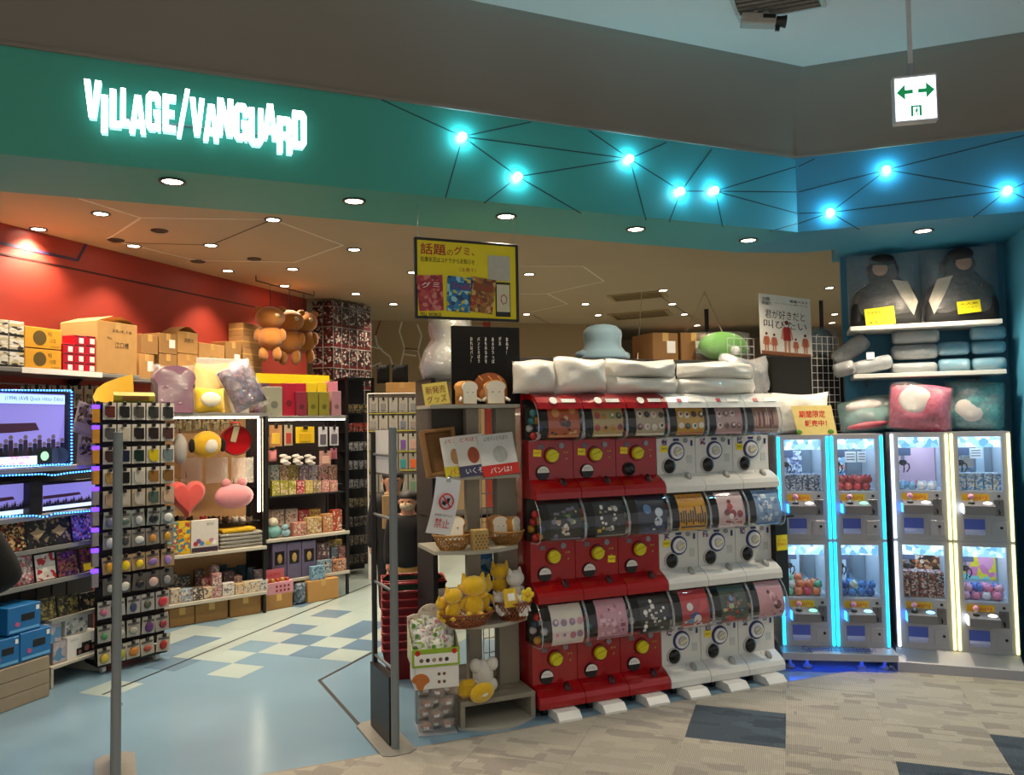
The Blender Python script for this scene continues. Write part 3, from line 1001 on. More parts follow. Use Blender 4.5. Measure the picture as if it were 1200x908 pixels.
CARDS = {  # (column, tier from the bottom): background, style, palette, title, title colour, words for the label
 (0, 2): ('#b8562c', 'big', ['#7c2015', '#e0a060', '#2a1a18', '#d8b58a'], 'チェンソーマン', '#f3ece4', 'an orange card with white katakana'),
 (1, 2): ('#b9a165', 'dots', ['#7d9a6a', '#b04a4a', '#e8dcc0', '#3a2d2a', '#c98a3a'], 'SPY×FAMILY', '#2a2118', 'a tan card with two rows of round badges'),
 (2, 2): ('#b7a88a', 'dots', ['#33261f', '#cf8fa0', '#e9e0d0', '#55463a'], 'SPY×FAMILY', '#2a2118', 'a beige card with small round figures'),
 (3, 2): ('#c99a2b', 'dots', ['#f0e9d8', '#3c7a6a', '#4a2c1a', '#b03828'], None, None, 'a mustard card with white round badges'),
 (4, 2): ('#b89a9a', 'dots', ['#e9dcd8', '#6b4a44', '#d79aa6', '#8a6a5a'], '★', '#8a5a3a', 'a pale rose card with small figures'),
 (5, 2): ('#a07a6d', 'bars', ['#d8b8a8', '#6d2a26', '#c9a090'], None, None, 'a rosy brown card with upright bars'),
 (0, 1): ('#1d201e', 'patch', ['#d8cfc0', '#6f8a5a', '#b79a84', '#7a6f8a', '#e0d8cc', '#3a4a3a'], None, None, 'a black card with green and cream figures'),
 (1, 1): ('#17181a', 'patch', ['#e6e2da', '#8d8a86', '#c9b13a', '#3a3a3e', '#d0ccc6'], None, None, 'a black card with white boxes'),
 (2, 1): ('#141f3a', 'big', ['#2a4a86', '#5a86b8', '#c9d4e2', '#1c2c50'], None, None, 'a dark navy card'),
 (3, 1): ('#d59a1c', 'bars', ['#1d2024', '#2a2d30', '#3a3426'], 'なんこうもち', '#a03a18', 'a golden card with dark silhouettes'),
 (4, 1): ('#d3b9bb', 'big', ['#8a1f2a', '#b0242c', '#6a2a30', '#f0e4e2'], None, None, 'a pale pink card with red balls'),
 (5, 1): ('#7d9cc4', 'patch', ['#a9c4e2', '#5a7fae', '#d4e0ee', '#4a6a98'], None, None, 'a light blue card'),
 (0, 0): ('#d9d2c6', 'dots', ['#c98aa0', '#b06a84', '#8a7a9a', '#e6c4cc'], None, None, 'a cream card with pink round toys'),
 (1, 0): ('#c994a4', 'patch', ['#e0b8c2', '#8a4a62', '#d9a4b4', '#b0748a'], None, None, 'a pink card with pale pink patches'),
 (2, 0): ('#17181a', 'patch', ['#d9d6d0', '#8f8f8f', '#2c2c30', '#b9b6ae', '#eceae4'], None, None, 'a black and white card'),
 (3, 0): ('#b02a30', 'big', ['#d8d4d4', '#2a4a8a', '#c23a3a', '#5a86b0'], None, None, 'a red card with blue and white rounds'),
 (4, 0): ('#34463a', 'patch', ['#5d86b0', '#8a6a5a', '#c02a24', '#24302a', '#7a5a62', '#a8b07a'], None, None, 'a green and dark photo card'),
 (5, 0): ('#c48f98', 'big', ['#a86a74', '#3a2a2c', '#d8a8ae', '#7a4a50'], None, None, 'a dusty pink card with dark figures'),
}
tier_word = {0: 'in the bottom row of', 1: 'in the middle row of', 2: 'in the top row of'}
for (ci, ti), (bg, style, pal, title, tcol, words) in CARDS.items():
 red = ci < 3
 k = 'r' if red else 'w'
 t = thing('capsule_machine', '%s capsule machine, %s row, with %s' % ('red' if red else 'white', ('bottom', 'middle', 'top')[ti], words), 'capsule machine',
   GF.w(ci * GW, 0, GZ + ti * TH), GF.rz, 'stacked capsule toy machines')
 link('body', body_me[k], t)
 link('display_back', inner_me, t)
 d = link('dome', dome_me, t)
 link('dome_rim', rim_me, d)
 link('dome_rim', rim_me, d, (x1 - x0, 0, 0))
 card(t, bg, style, pal, title, tcol or '#ffffff', seed=ci * 7 + ti)
 rr = random.Random(ci * 31 + ti)
 for q in range(7):
  MB().ell((.03 + .045 * (q % 2) * rr.uniform(.8, 1), .09 + .03 * (q % 3), .362 + .044 * (q // 2)), .023, 10, 7).build('capsule', CAPS[rr.randrange(5)], t)
 link('coin_return', tray_cup_me if red else tray_cupw_me, t, (GW * .68, .05, .092), 0, (R(-40), 0, 0))
 # crank
 if red:
  cr = MB().cyl((0, .0, 0), (0, -.012, 0), .05, .047, 24).build('crank_plate', mat('dark_red_plate', '#7c0a10', .3), t, (GW * .50, .101, .245))
  MB().cyl((0, -.012, 0), (0, -.03, 0), .039, .036, 24).build('crank', m_crank, cr)
  MB().box(-.036, .036, -.04, -.029, -.008, .008, .003).build('crank_handle', m_crank, cr, (0, 0, 0), 0, (0, R(-20), 0))
  MB().cyl((0, 0, 0), (0, -.006, 0), .017, n=16).build('coin_slot', M_GREY, t, (GW * .73, .10, .302))
  MB().box(-.018, .018, -.004, 0, -.012, .014, .004).build('price_plate', mat('grey_plate', '#6c6870', .4), t, (GW * .27, .10, .298))
  for q, (dx, dz) in enumerate(((.80, .262), (.86, .262), (.84, .225))):
   MB().cyl((0, 0, 0), (0, -.003, 0), .006, n=10).build('rivet', mat('brass_dot', '#b98a3a', .4), t, (GW * dx, .10, dz))
  ch = MB().cyl((0, .004, 0), (0, -.012, 0), .043, .041, 24).build('chute', M_BLACK, t, (GW * .30, .10, .148))
  if (ci, ti) != (2, 2):
   half = [(.037 * math.cos(R(a)), .037 * math.sin(R(a))) for a in range(0, 181, 15)]
   pl = MB().prism(half, -.016, -.011).build('chute_label', M_PAPER, ch)
   stuff(text('とりだし', .018, M_INK, pl, (0, -.0165, .008), fit=(.05, .016)))
  else:
   MB().ell((0, -.01, 0), (.036, .018, .036), 16, 10).build('chute_flap', mat('gloss_black', '#08080a', .1, noise=0), ch)
 else:
  cr = MB().cyl((0, .0, 0), (0, -.008, 0), .060, .058, 28).build('crank_ring', m_navy, t, (GW * .50, .101, .245))
  MB().cyl((0, -.008, 0), (0, -.016, 0), .047, .046, 28).build('crank', m_crankw, cr)
  MB().cyl((0, -.016, 0), (0, -.03, 0), .030, .027, 24).build('crank_knob', clear('pale_knob', (.95, .95, .92), .3, .2, haze=.5), cr)
  MB().box(-.027, .027, -.037, -.028, -.006, .006, .002).build('crank_handle', mat('pale_yellow', '#d8d3a8', .4), cr, (0, 0, 0), 0, (0, R(-25), 0))
  MB().box(-.022, .022, -.003, 0, -.008, .008, .003).build('brand_plate', m_navy, t, (GW * .50, .10, .318))
  MB().cyl((0, 0, 0), (0, -.006, 0), .016, n=16).build('coin_slot', M_GREY, t, (GW * .74, .10, .312))
  MB().box(-.008, .008, -.004, 0, -.018, .018, .004).build('coin_button', m_navy, t, (GW * .90, .10, .295))
  MB().box(-.018, .018, -.002, 0, -.022, .022).build('sticker', printed('sticker_print', ['#7a2440', '#28306e', '#c7c9d4'], 60), t, (GW * .2, .10, .305))
  MB().box(-.02, .02, -.0015, 0, -.03, .02).build('notice', mat('grey_print', '#c2c7c4', .5), t, (GW * .84, .10, .20))
  ch = MB().cyl((0, .004, 0), (0, -.01, 0), .052, .05, 24).build('chute', mat('chute_rim', '#b9bab8', .35), t, (GW * .30, .10, .155))
  MB().ell((0, -.006, 0), (.043, .022, .045), 18, 10).build('chute_flap', mat('gloss_black', '#08080a', .1, noise=0), ch)
 MB().box(-.001, .001, -.002, .002, -.03, .03).build('tray_seam', mat('seam', '#5a0a0e' if red else '#8c8c8a', .5) if red else mat('seam_grey', '#8c8c8a', .5), t, (GW * .56, .062, .088), 0, (R(-60), 0, 0))
 if (ci, ti) in ((0, 2), (1, 2), (2, 2), (3, 2), (5, 2), (3, 1), (4, 0), (1, 1)):
  lx, lz = (GW * .84, .2) if (ci, ti) == (1, 1) else (GW * .19, .262)
  tg = MB().box(-.025, .025, -.003, 0, -.02, .02).build('price_tag', M_YCARD, t, (lx, .099, lz), 0, (0, R(4), 0))
  text('300円', .02, M_INK if ci % 2 else M_RED, tg, (0, -.0035, -.006), fit=(.04, .014))
 if ti == 2:
  tc_ = link('top_cover', cap_me[k], t)
  if red:
   MB().cyl((0, 0, 0), (0, -.004, 0), .024, n=20).build('cover_badge', M_PAPER, tc_, (GW * .36, -.026, .562), 0, (R(-38), 0, 0))
   stuff(text('ガチャ', .02, M_INK, tc_, (GW * .36, -.030, .553), (R(-38), 0, 0), fit=(.034, .016)))
  MB().box(-.045, .045, -.002, 0, -.013, .013).build('cover_label', M_PAPER, tc_, (GW * .7, -.024, .562), 0, (R(-38), 0, 0))
  if not red:
   MB().box(-.016, .016, -.002, 0, -.013, .013).build('cover_badge', mat('red_badge', '#b8303a', .4), tc_, (GW * .32, -.024, .562), 0, (R(-38), 0, 0))
   stuff(text('ガシャポン', .02, mat('violet_ink', '#4a3a6a', .5), tc_, (GW * .7, -.029, .556), (R(-38), 0, 0), fit=(.07, .012)))
 if ti == 0:
  link('foot_block', foot_me, t, (GW * .5, 0, -GZ))
  for cx in (.18, .82):
   for cy in (.07, .36):
    link('caster', caster_me, t, (GW * cx, cy, -GZ))
# black bin with a yellow card beside the white machines
BF = Fr(GF.w(6 * GW + .001, .06, 0)[:2], HDR_B)
t = thing('waste_box', 'black capsule return bin with a yellow notice, beside the white capsule machines', 'bin', BF.w(0, 0, 0), BF.rz)
MB().slab([(0, 0), (.1, 0), (.1, .22), (0, .22)], .5, 1.02).build('body', M_BLACK, t)
MB().add([(-.005, -.06, 1.02), (.105, -.06, 1.02), (.105, .22, 1.06), (-.005, .22, 1.06), (-.005, -.06, 1.032), (.105, -.06, 1.032), (.105, .22, 1.072), (-.005, .22, 1.072)], [(0, 1, 2, 3)[::-1], (4, 5, 6, 7), (0, 1, 5, 4), (1, 2, 6, 5), (2, 3, 7, 6), (3, 0, 4, 7)]).build('lid', M_DARK, t)
nt_ = MB().box(.006, .094, -.004, 0, .80, .90).build('notice', M_YCARD, t)
text('カプセル\n回収BOX', .02, M_RED, nt_, (.05, -.0045, .83), fit=(.075, .045))
# ================================================================== CLAW MACHINES
_c1, _c1r = onz(921, 773, .075), onz(1052, 775, .075)
C1 = Fr((_c1.x, _c1.y), 98)
_c2 = onz(1055, 788)
C2 = Fr((_c2.x, _c2.y), WING_B)
m_cab = mat('cabinet_grey', '#a9a9b2', .35, metal=.1, noise=.03)
m_cabd = mat('cabinet_panel', '#75747a', .4, noise=.04)
m_cabin = mat('cabinet_inside', '#b9c8d4', .35, noise=.03)
m_mirror = mat('mirror_panel', '#aab8c0', .08, metal=.9, noise=0)
m_marq = printed('marquee_print', ['#bfe6ff', '#8cc8f4', '#dff4ff', '#6ab0ea', '#a8dcff'], 16, glowing=.7)
m_cyan = glow('cyan_led', '#10b4e6', 4)
m_wled = glow('white_led', '#d4ecff', 3)
m_yled = glow('yellow_led', '#fff08a', 2.6)
m_bluelit = glow('blue_led', '#1d55ff', 6)
m_chute = mat('chute_blue_lit', '#4b63c8', .35, noise=.05)  # blue light of the prize recess put into the door colour
LEDM = {'c': m_cyan, 'w': m_wled, 'y': m_yled}
PRIZE = {}
def pmat(c):
 return mat('prize_' + c[1:], c, .5, noise=.15, nscale=60)
def claw_cab(Fx, x, y, z, W, Hh, leds, back, prizes, lab, grp, btn):
 """one cabinet: window above, control panel below; x0 = left edge in the frame"""
 t = thing('claw_machine', lab, 'claw machine', Fx.w(x, y, z), Fx.rz, grp)
 L = .030
 D = .46
 g0, g1 = .455 * Hh, .955 * Hh
 wx0, wx1 = L + .022, W - L - .022
 mb = MB()
 mb.box(L, wx0, 0, .02, 0, Hh)
 mb.box(wx1, W - L, 0, .02, 0, Hh)
 mb.box(wx0, wx1, 0, .02, g1, Hh)
 mb.box(wx0, wx1, 0, .02, 0, g0)
 mb.box(0, .012, .02, D, 0, Hh)
 mb.box(W - .012, W, .02, D, 0, Hh)
 mb.box(.012, W - .012, D - .012, D, 0, Hh)
 mb.box(.012, W - .012, .02, D - .012, Hh - .012, Hh)
 mb.box(.012, W - .012, .02, D - .012, 0, .012)
 mb.box(0, L, 0, .02, 0, Hh)
 mb.box(W - L, W, 0, .02, 0, Hh)
 mb.build('cabinet_body', m_cab, t)
 MB().box(.012, W - .012, .02, D - .012, g0 - .02, g0 + .004).build('prize_deck', m_cabin, t)
 for sx_ in (0, 1):
  xx = .013 if sx_ == 0 else W - .018
  MB().box(xx, xx + .005, .03, D - .02, g0, Hh - .02).build('side_lining', m_cabin, t)
 MB().box(.02, W - .02, D - .03, D - .013, g0, Hh - .02).build('back_panel', back[0], t)
 MB().box(wx0, wx1, .006, .010, g0 - .004, g1 + .004).build('glass', M_GLASS, t)
 MB().box(wx0, wx1, .035, .045, g1 - .07, g1).build('marquee', m_marq, t)
 MB().box(wx0, wx1, .06, D - .05, Hh - .03, Hh - .02).build('lamp_panel', glow('cab_lamp', '#cfeaff', 2.2), t)
 # LED strips at both sides
 for s_, k in zip((0, 1), leds):
  xa, xb = (.006, L - .008) if s_ == 0 else (W - L + .008, W - .006)
  MB().box(xa, xb, -.008, 0, .008, Hh - .012, .003).build('led_strip', LEDM[k], t)
 # claw
 cx = wx0 + .055
 cg = MB().box(cx - .045, cx + .045, .20, .30, g1 - .13, g1 - .075, .004).build('crane_carriage', mat('crane_grey', '#5c6a86', .4), t)
 MB().cyl((cx, .25, g1 - .13), (cx, .25, g1 - .165), .014, n=12).build('crane_shaft', M_CHROME, cg)
 MB().ell((cx, .25, g1 - .18), (.026, .026, .022), 12, 8).build('claw_hub', M_BLACK, cg)
 for a in (30, 150, 270):
  u = Vector((math.cos(R(a)), math.sin(R(a)), 0))
  P = [Vector((cx, .25, g1 - .18)) + u * r_ + Vector((0, 0, zz_)) for r_, zz_ in ((.012, 0), (.045, -.012), (.05, -.04), (.028, -.065))]
  MB().tube(P, .005, 5).build('claw_prong', M_DARK, cg)
 # back poster; on plain mirrors a pale stripe put in as reflection
 if back[1]:
  MB().box(W * back[2][0], W * back[2][1], D - .04, D - .034, g0 + (g1 - g0) * back[2][2], g0 + (g1 - g0) * back[2][3]).build('poster', back[1], t)
 for (bx, bz, bw, bh) in back[3]:
  s_ = MB().box(-bw / 2, bw / 2, 0, .003, -bh / 2, bh / 2).build('paper_sign', M_PAPER, t, (W * bx, .30, g0 + (g1 - g0) * bz))
  for q in range(3):
   stuff(MB().box(-bw * .38, bw * .38, -.001, 0, bh * (.24 - .25 * q), bh * (.31 - .25 * q)).build('print_line', M_INK, s_))
 # control panel
 yc = MB().box(L + .03, W * .62, -.003, 0, .365 * Hh, .432 * Hh).build('play_card', mat('card_gold', '#d7a81c', .45), t)
 text('100円', .03, M_RED, yc, ((L + .03 + W * .62) / 2 + .01, -.004, .38 * Hh), fit=(W * .3, .022))
 con = MB().sweep([(-.10, .262 * Hh), (-.10, .335 * Hh), (-.004, .372 * Hh), (0, .372 * Hh), (0, .25 * Hh), (-.06, .25 * Hh)], L + .03, W * .66).build('console', m_cabd, t)
 jx = L + .075
 MB().cyl((jx, -.05, .35 * Hh), (jx, -.05, .362 * Hh), .022, .02, 14).build('joystick_base', M_BLACK, con)
 MB().cyl((jx, -.05, .36 * Hh), (jx, -.05, .40 * Hh), .005, n=8).build('joystick_stick', M_CHROME, con)
 MB().ell((jx, -.05, .415 * Hh), .018, 12, 8).build('joystick_knob', mat('pink_knob', '#e59ac0', .3, noise=.02), con)
 MB().ell((W * .56, -.05, .353 * Hh), (.028, .02, .012), 14, 6).build('push_button', glow('button_' + btn, {'white': '#fff2ec', 'green': '#7dffb0', 'blue': '#8fd8ff'}[btn], 1.2), con)
 MB().box(L + .026, L + .031, -.06, -.004, .265 * Hh, .345 * Hh).build('console_led', glow('console_led_' + leds[0], '#2f8dff' if leds[0] != 'y' else '#e8f2ff', 3), con)
 cp = MB().box(W * .69, W * .85, -.006, 0, .235 * Hh, .385 * Hh, .003).build('coin_plate', mat('coin_plate', '#6b6a6e', .35, metal=.4), t)
 MB().box(W * .765, W * .775, -.008, -.005, .34 * Hh, .37 * Hh).build('coin_slot', M_BLACK, cp)
 MB().tube([(W * .76, -.01, .29 * Hh), (W * .77, -.02, .275 * Hh), (W * .765, -.016, .25 * Hh)], .005, 5).build('return_lever', M_DARK, cp)
 MB().cyl((W * .77, 0, .415 * Hh), (W * .77, -.006, .415 * Hh), .009, n=12).build('lock', M_BLACK, t)
 MB().box(W * .63, W - L - .012, -.004, 0, .045 * Hh, .185 * Hh, .002).build('locker_door', m_cab, t)
 MB().cyl((W * .79, -.003, .13 * Hh), (W * .79, -.008, .13 * Hh), .009, n=12).build('door_lock', M_DARK, t)
 pc = MB()
 pc.box(L + .028, W * .56, -.004, .0, .045 * Hh, .06 * Hh)
 pc.box(L + .028, W * .56, -.004, .0, .205 * Hh, .215 * Hh)
 pc.box(L + .028, L + .038, -.004, .0, .06 * Hh, .205 * Hh)
 pc.box(W * .56 - .01, W * .56, -.004, .0, .06 * Hh, .205 * Hh)
 ch = pc.build('prize_door_frame', m_cab, t)
 MB().box(L + .038, W * .56 - .01, -.002, -.0005, .06 * Hh, .205 * Hh).build('prize_door', m_chute, ch)
 MB().sweep([(-.004, .06 * Hh), (-.012, .085 * Hh), (-.004, .11 * Hh)], L + .04, W * .56 - .012).build('prize_door_lip', mat('door_lip', '#b8c2f0', .3), ch)
 # prizes, each a thing of its own
 kind, cols, n, plabel = prizes
 rr = random.Random(hash(lab) % 1000 if False else len(lab) * 13 + int(x * 100) + int(z * 10))
 gx0, gx1 = .05, W - .05
 if kind == 'boxes':
  for r_ in range(n[0]):
   for c_ in range(n[1]):
    w_ = (gx1 - gx0) / n[1]
    o = MB().box(-w_ * .45, w_ * .45, -.025, .025, 0, .055, .003).build('boxed_prize', printed('prize_box_' + cols[0][1:], cols, 55), None, Fx.w(x + gx0 + w_ * (c_ + .5), y + .075 + .055 * (r_ % 2), z + g0 + .005 + .056 * (r_ // 2)), Fx.rz)
    tag(o, plabel, 'prize', 'prizes: ' + plabel)
 else:
  pos = []
  for q in range(n):
   r_ = rr.uniform(.027, .031)
   lay, k = (0, q) if q < 12 else (1, q - 12) if q < 20 else (2, q - 20)
   row, colm = divmod(k, 4)
   xx = gx0 + (gx1 - gx0) * (colm + (.28, .62, .45)[(row + lay) % 3] + .05) / 4.2
   yy = (.062, .094, .12)[lay] + .058 * row
   zz_ = g0 + .004 + r_ * .88 + .043 * lay
   m = pmat(cols[rr.randrange(len(cols))])
   tt = thing('plush_prize', plabel, 'plush toy', Fx.w(x + xx, y + yy, z + zz_), Fx.rz + rr.uniform(-1, 1), 'prizes: ' + plabel)
   MB().ell((0, 0, 0), (r_, r_ * .9, r_ * .9), 10, 7).build('body', m, tt)
   for s_ in (-1, 1):
    MB().ell((s_ * r_ * .55, 0, r_ * .75), (r_ * .3, r_ * .2, r_ * .35), 7, 5).build('ear', m, tt)
 return t
def unit(Fx, wid, z0, ztop, cols):
 Hh = (ztop - z0) / 2
 W = wid / 2
 for ci in (0, 1):
  for ti in (0, 1):
   leds, back, prizes, lab, btn = cols[ci, ti]
   claw_cab(Fx, ci * W, .10, z0 + ti * (Hh + .001), W - .001, Hh, leds, back, prizes, lab, 'two-tier claw machines', btn)
m_pA = printed('poster_white_blue', ['#e9edf2', '#9aa8c0', '#d4dbe6', '#59617c', '#f2f2f2', '#7a86b4'], 40)
m_pB = printed('poster_pale_blue', ['#9fd0f0', '#d8eefa', '#5aa4de', '#f0f6fa', '#e9a8a0'], 18)
m_pC = mat('poster_pink', '#eec4d4', .4, noise=.06, nscale=10)
m_pD = printed('poster_brown', ['#3a1a12', '#7a3a20', '#d8a068', '#1d1a20', '#b04a2a', '#e8d8c4'], 26)
m_pE = printed('poster_yellow_pink', ['#f0d22a', '#f0a0c4', '#f4dc3a', '#e080ac', '#8fd8d0', '#f0d22a'], 11)
m_lt = mat('mirror_stripe', '#c8dce8', .35, noise=.02)  # pale stripe standing in for the mirror's reflection
full = (.1, .9, .02, .8)
U1 = {
 (0, 1): ('cc', (m_mirror, m_pA, (.08, .74, .05, .74), []), ('boxes', ['#dfe6ee', '#5f7fae', '#b9c6d8', '#33405e'], (4, 6), 'small white and blue boxed prize in the cyan-lit claw machine'), 'cyan-lit claw machine holding rows of white and blue boxes, beside the black bin', 'white'),
 (1, 1): ('cc', (m_mirror, m_pB, (.1, .6, .05, .78), [(.62, .62, .075, .075), (.84, .62, .06, .075)]), ('balls', ['#c8262c', '#d8343a', '#b01e26', '#e05a50'], 20, 'red plush prize in the cyan-lit claw machine'), 'cyan-lit claw machine holding a heap of red prizes', 'green'),
 (0, 0): ('cc', (m_mirror, m_lt, (.36, .62, .02, .85), []), ('balls', ['#e9e6dc', '#58b894', '#ee8a5a', '#8ad0b0', '#f0b7b0', '#f4f0e8', '#d84a6a'], 22, 'pastel green, orange or white plush prize under the cyan-lit boxes machine'), 'lower cyan-lit claw machine with green, orange and white prizes and a green button', 'green'),
 (1, 0): ('cc', (m_mirror, m_lt, (.3, .55, .02, .85), []), ('balls', ['#9ed8a0', '#4a8ed8', '#d8ead8', '#66c0c8', '#c8e0a0', '#2a5fae'], 18, 'green or blue plush prize in the lower cyan-lit claw machine'), 'lower cyan-lit claw machine with green and blue prizes and a blue button', 'blue'),
}
U2 = {
 (0, 1): ('wy', (m_cabin, m_pC, (.06, .94, .0, .84), []), ('balls', ['#3a9ad8', '#e9eef4', '#e88aa0', '#8ac8f0'], 9, 'blue, white or pink plush prize before the pink poster'), 'claw machine with a pink poster inside, between white and yellow light strips', 'white'),
 (1, 1): ('yy', (m_mirror, m_lt, (.66, .8, .02, .85), [(.60, .66, .075, .07)]), ('boxes', ['#cfe2f2', '#4a8fd0', '#e6eef6', '#d8c890', '#7ab0e0'], (4, 5), 'pale blue boxed prize in the yellow-lit claw machine'), 'yellow-lit claw machine holding pale blue boxes behind a paper sign', 'white'),
 (0, 0): ('wy', (m_cabin, m_pD, (.05, .95, .3, .82), []), ('boxes', ['#5a2a2e', '#b9a8a8', '#2c2a3a', '#b0503e', '#d8ccc8'], (6, 5), 'dark red striped boxed prize before the brown poster'), 'claw machine with a brown photo poster inside and dark striped boxes', 'blue'),
 (1, 0): ('yy', (m_cabin, m_pE, (.2, .92, .2, .82), []), ('balls', ['#f090b8', '#f4b8d0', '#e8e8f0', '#5a80d8', '#e05a80', '#f4a0c0'], 20, 'pink, white or blue plush prize before the yellow poster'), 'yellow-lit claw machine with a yellow and pink poster and pink prizes', 'white'),
}
CW1 = C1.ex.dot(_c1r - _c1) * .985
_c2r = onz(1203, 800)
CW2 = C2.ex.dot(_c2r - _c2)
zb1 = C1.px(925, 757, .10)[1]
zb2 = C2.px(1060, 759, .10)[1]
unit(C1, CW1, zb1, C1.px(925, 510, .10)[1], U1)
unit(C2, CW2, zb2, C2.px(1050, 507, .10)[1], U2)
# plinths in front
t = thing('machine_plinth', 'raised grey plinth on round feet under the cyan-lit claw machines', 'plinth', C1.w(0, 0, 0), C1.rz)
MB().sweep([(0, .075), (0, .12), (.098, zb1 - .001), (.55, zb1 - .001), (.55, .075)], -.02, CW1 + .01).build('plinth_body', m_cab, t)
stuff(text('Customized collection', .05, mat('violet_print', '#4a48b8', .4), t, (CW1 * .5, .030, .128), (R(-66), 0, 0), fit=(CW1 * .66, .05)))
for fx in (.06, .22, .72, .93):
 f_ = MB().lathe([(.012, .0761), (.012, .03), (.034, .018), (.036, 0), (0, 0)], 14).build('foot', M_GREY, t, (CW1 * fx, .09, 0))
for fx in (.05, .95):
 MB().cyl((CW1 * fx - .012, .12, .03), (CW1 * fx + .012, .12, .03), .03, n=14).build('caster', M_BLACK, t)
MB().box(.03, CW1 - .03, .06, .075, .066, .074).build('under_led', m_bluelit, t)
t = thing('machine_plinth', 'long low white plinth on the floor under the yellow-lit claw machines', 'plinth', C2.w(0, 0, 0), C2.rz)
MB().sweep([(0, 0), (0, .068), (.098, zb2 - .001), (.55, zb2 - .001), (.55, 0)], -.012, CW2 - .002).build('plinth_body', m_cab, t)
stuff(text('Customized collection', .05, mat('violet_print', '#4a48b8', .4), t, (CW2 * .55, .05, .10), (R(-62), 0, 0), fit=(CW2 * .6, .035)))
# ---- alcove above and behind the claw machines
AF = Fr(C2.w(0, .60, 0)[:2], WING_B)
ax0 = AF.px(988, 400, 0)[0]
ax1 = AF.px(1183, 400, 0)[0]
m_alc = mat('alcove_blue', '#2b7494', .5, noise=.04, nscale=3)
struct(MB().box(ax0, ax1 + .6, 0, .08, 0, Z_SOF).build('wall_alcove', m_alc, None, AF.w(0, 0, 0), AF.rz))
m_jamb = mat('jamb_blue', '#4a9cbc', .5, noise=.03, nscale=3)
jx0 = AF.px(1186, 400, -.1)[0]
jy = WF.lp(AF.p)[1]
struct(MB().box(jx0, jx0 + .8, -jy + .005, -.001, 0, Z_SOF - .001).build('wall_right', m_jamb, None, AF.w(0, 0, 0), AF.rz))
m_shelfw = mat('shelf_white', '#cfcfca', .4, noise=.04)
SHZ = []
for (xa, ya), (xb, yb) in (((996, 383), (1175, 373)), ((1000, 439), (1180, 432))):
 sa, za = AF.px(xa, ya, -.36)
 sb, zb_ = AF.px(xb, yb, -.36)
 z = (za + zb_) / 2
 SHZ.append(z)
 t = thing('wall_shelf', 'white wall shelf board in the blue alcove, %s' % ('carrying the two dark printed cushions' if len(SHZ) == 1 else 'carrying the rolled grey and blue pillows'), 'shelf', AF.w(0, 0, 0), AF.rz, 'shelf boards in the alcove')
 MB().box(sa, sb, -.36, -.001, z - .03, z, .003).build('board', m_shelfw, t)
 for fx in (.12, .88):
  xx = sa + (sb - sa) * fx
  MB().sweep([(-.14, z - .03), (-.001, z - .03), (-.001, z - .08), (-.02, z - .08)], xx - .006, xx + .006).build('bracket', M_GREY, t)
# ================================================================== GOODS HELPERS
def place(F, bb, yo=0.0, z=None):
 x0, y0, x1, y1 = bb
 cx, cy = (x0 + x1) / 2, (y0 + y1) / 2
 a, b = F.px(x0, cy, yo)[0], F.px(x1, cy, yo)[0]
 zb_, zt = F.px(cx, y1, yo)[1], F.px(cx, y0, yo)[1]
 if z is not None:
  zb_ = z
 return (a + b) / 2, b - a, zb_, max(.01, zt - zb_)
def box_thing(F, bb, dep, m, name, label, cat, group=None, yo=0.0, z=None, front=None, txt=None, tcol=None, turn=0.0, bevel=.003, dark=None):
 """a packed box standing with its front in the frame's plane"""
 lx, w, zb_, h = place(F, bb, yo, z)
 t = thing(name, label, cat, F.w(lx, yo, zb_), F.rz + turn, group)
 MB().box(-w / 2, w / 2, .001, dep, 0, h, bevel).build('box_body', m, t)
 if front:
  MB().box(-w * .47, w * .47, -.001, .0015, h * .05, h * .95).build('front_print', front, t)
 if txt:
  tx, fw, fh, fx, fz = txt
  text(tx, .05, tcol or M_INK, t, (w * fx, -.0022, h * fz), fit=(w * fw, h * fh))
 return t
def carton(F, bb, dep, label, group, yo=0.0, z=None, m=None, txt=None, tape=True, flaps=False, sticker=False, turn=0.0):
 lx, w, zb_, h = place(F, bb, yo, z)
 t = thing('carton', label, 'box', F.w(lx, yo, zb_), F.rz + turn, group)
 m = m or M_CARTON
 MB().box(-w / 2, w / 2, .001, dep, 0, h, .004).build('carton_body', m, t)
 if tape:
  MB().box(-.025, .025, -.0006, dep * .5, h - .06, h + .0012).build('tape', M_TAPE, t)
 MB().box(-w / 2 + .004, w / 2 - .004, dep * .5 - .002, dep * .5 + .002, h - .001, h + .001).build('flap_seam', mat('seam_brown', '#5d4322', .8), t)
 if flaps:
  for s_ in (-1, 1):
   MB().add([(s_ * w * .49, .003, h), (s_ * w * .49, dep - .003, h), (s_ * w * .1, dep - .003, h + .05), (s_ * w * .1, .003, h + .05)], [(0, 1, 2, 3)]).build('flap', m, t)
 if txt:
  for (tx, fw, fh, fx, fz) in txt:
   text(tx, .05, mat('stamp_ink', '#2c2418', .7), t, (w * fx, -.001, h * fz), fit=(w * fw, h * fh))
 if sticker:
  MB().box(w * .05, w * .38, -.001, .002, h * .3, h * .72).build('sticker', M_PAPER, t)
 return t
def pouch(F, bb, dep, m, name, label, cat, group=None, yo=0.0, z=None, turn=0.0, tilt=0.0, hook=False):
 lx, w, zb_, h = place(F, bb, yo, z)
 t = thing(name, label, cat, F.w(lx, yo + dep / 2, zb_ + h / 2), 0, group, (R(tilt), 0, F.rz + turn))
 MB().pillow(w, h, dep, 6, pinch=.02, e=6).build('pouch', m, t)
 if hook:
  MB().box(-w * .12, w * .12, -dep / 2, dep / 2, h / 2 - .004, h / 2 + .018, .002).build('hang_tab', M_DARK, t)
 return t
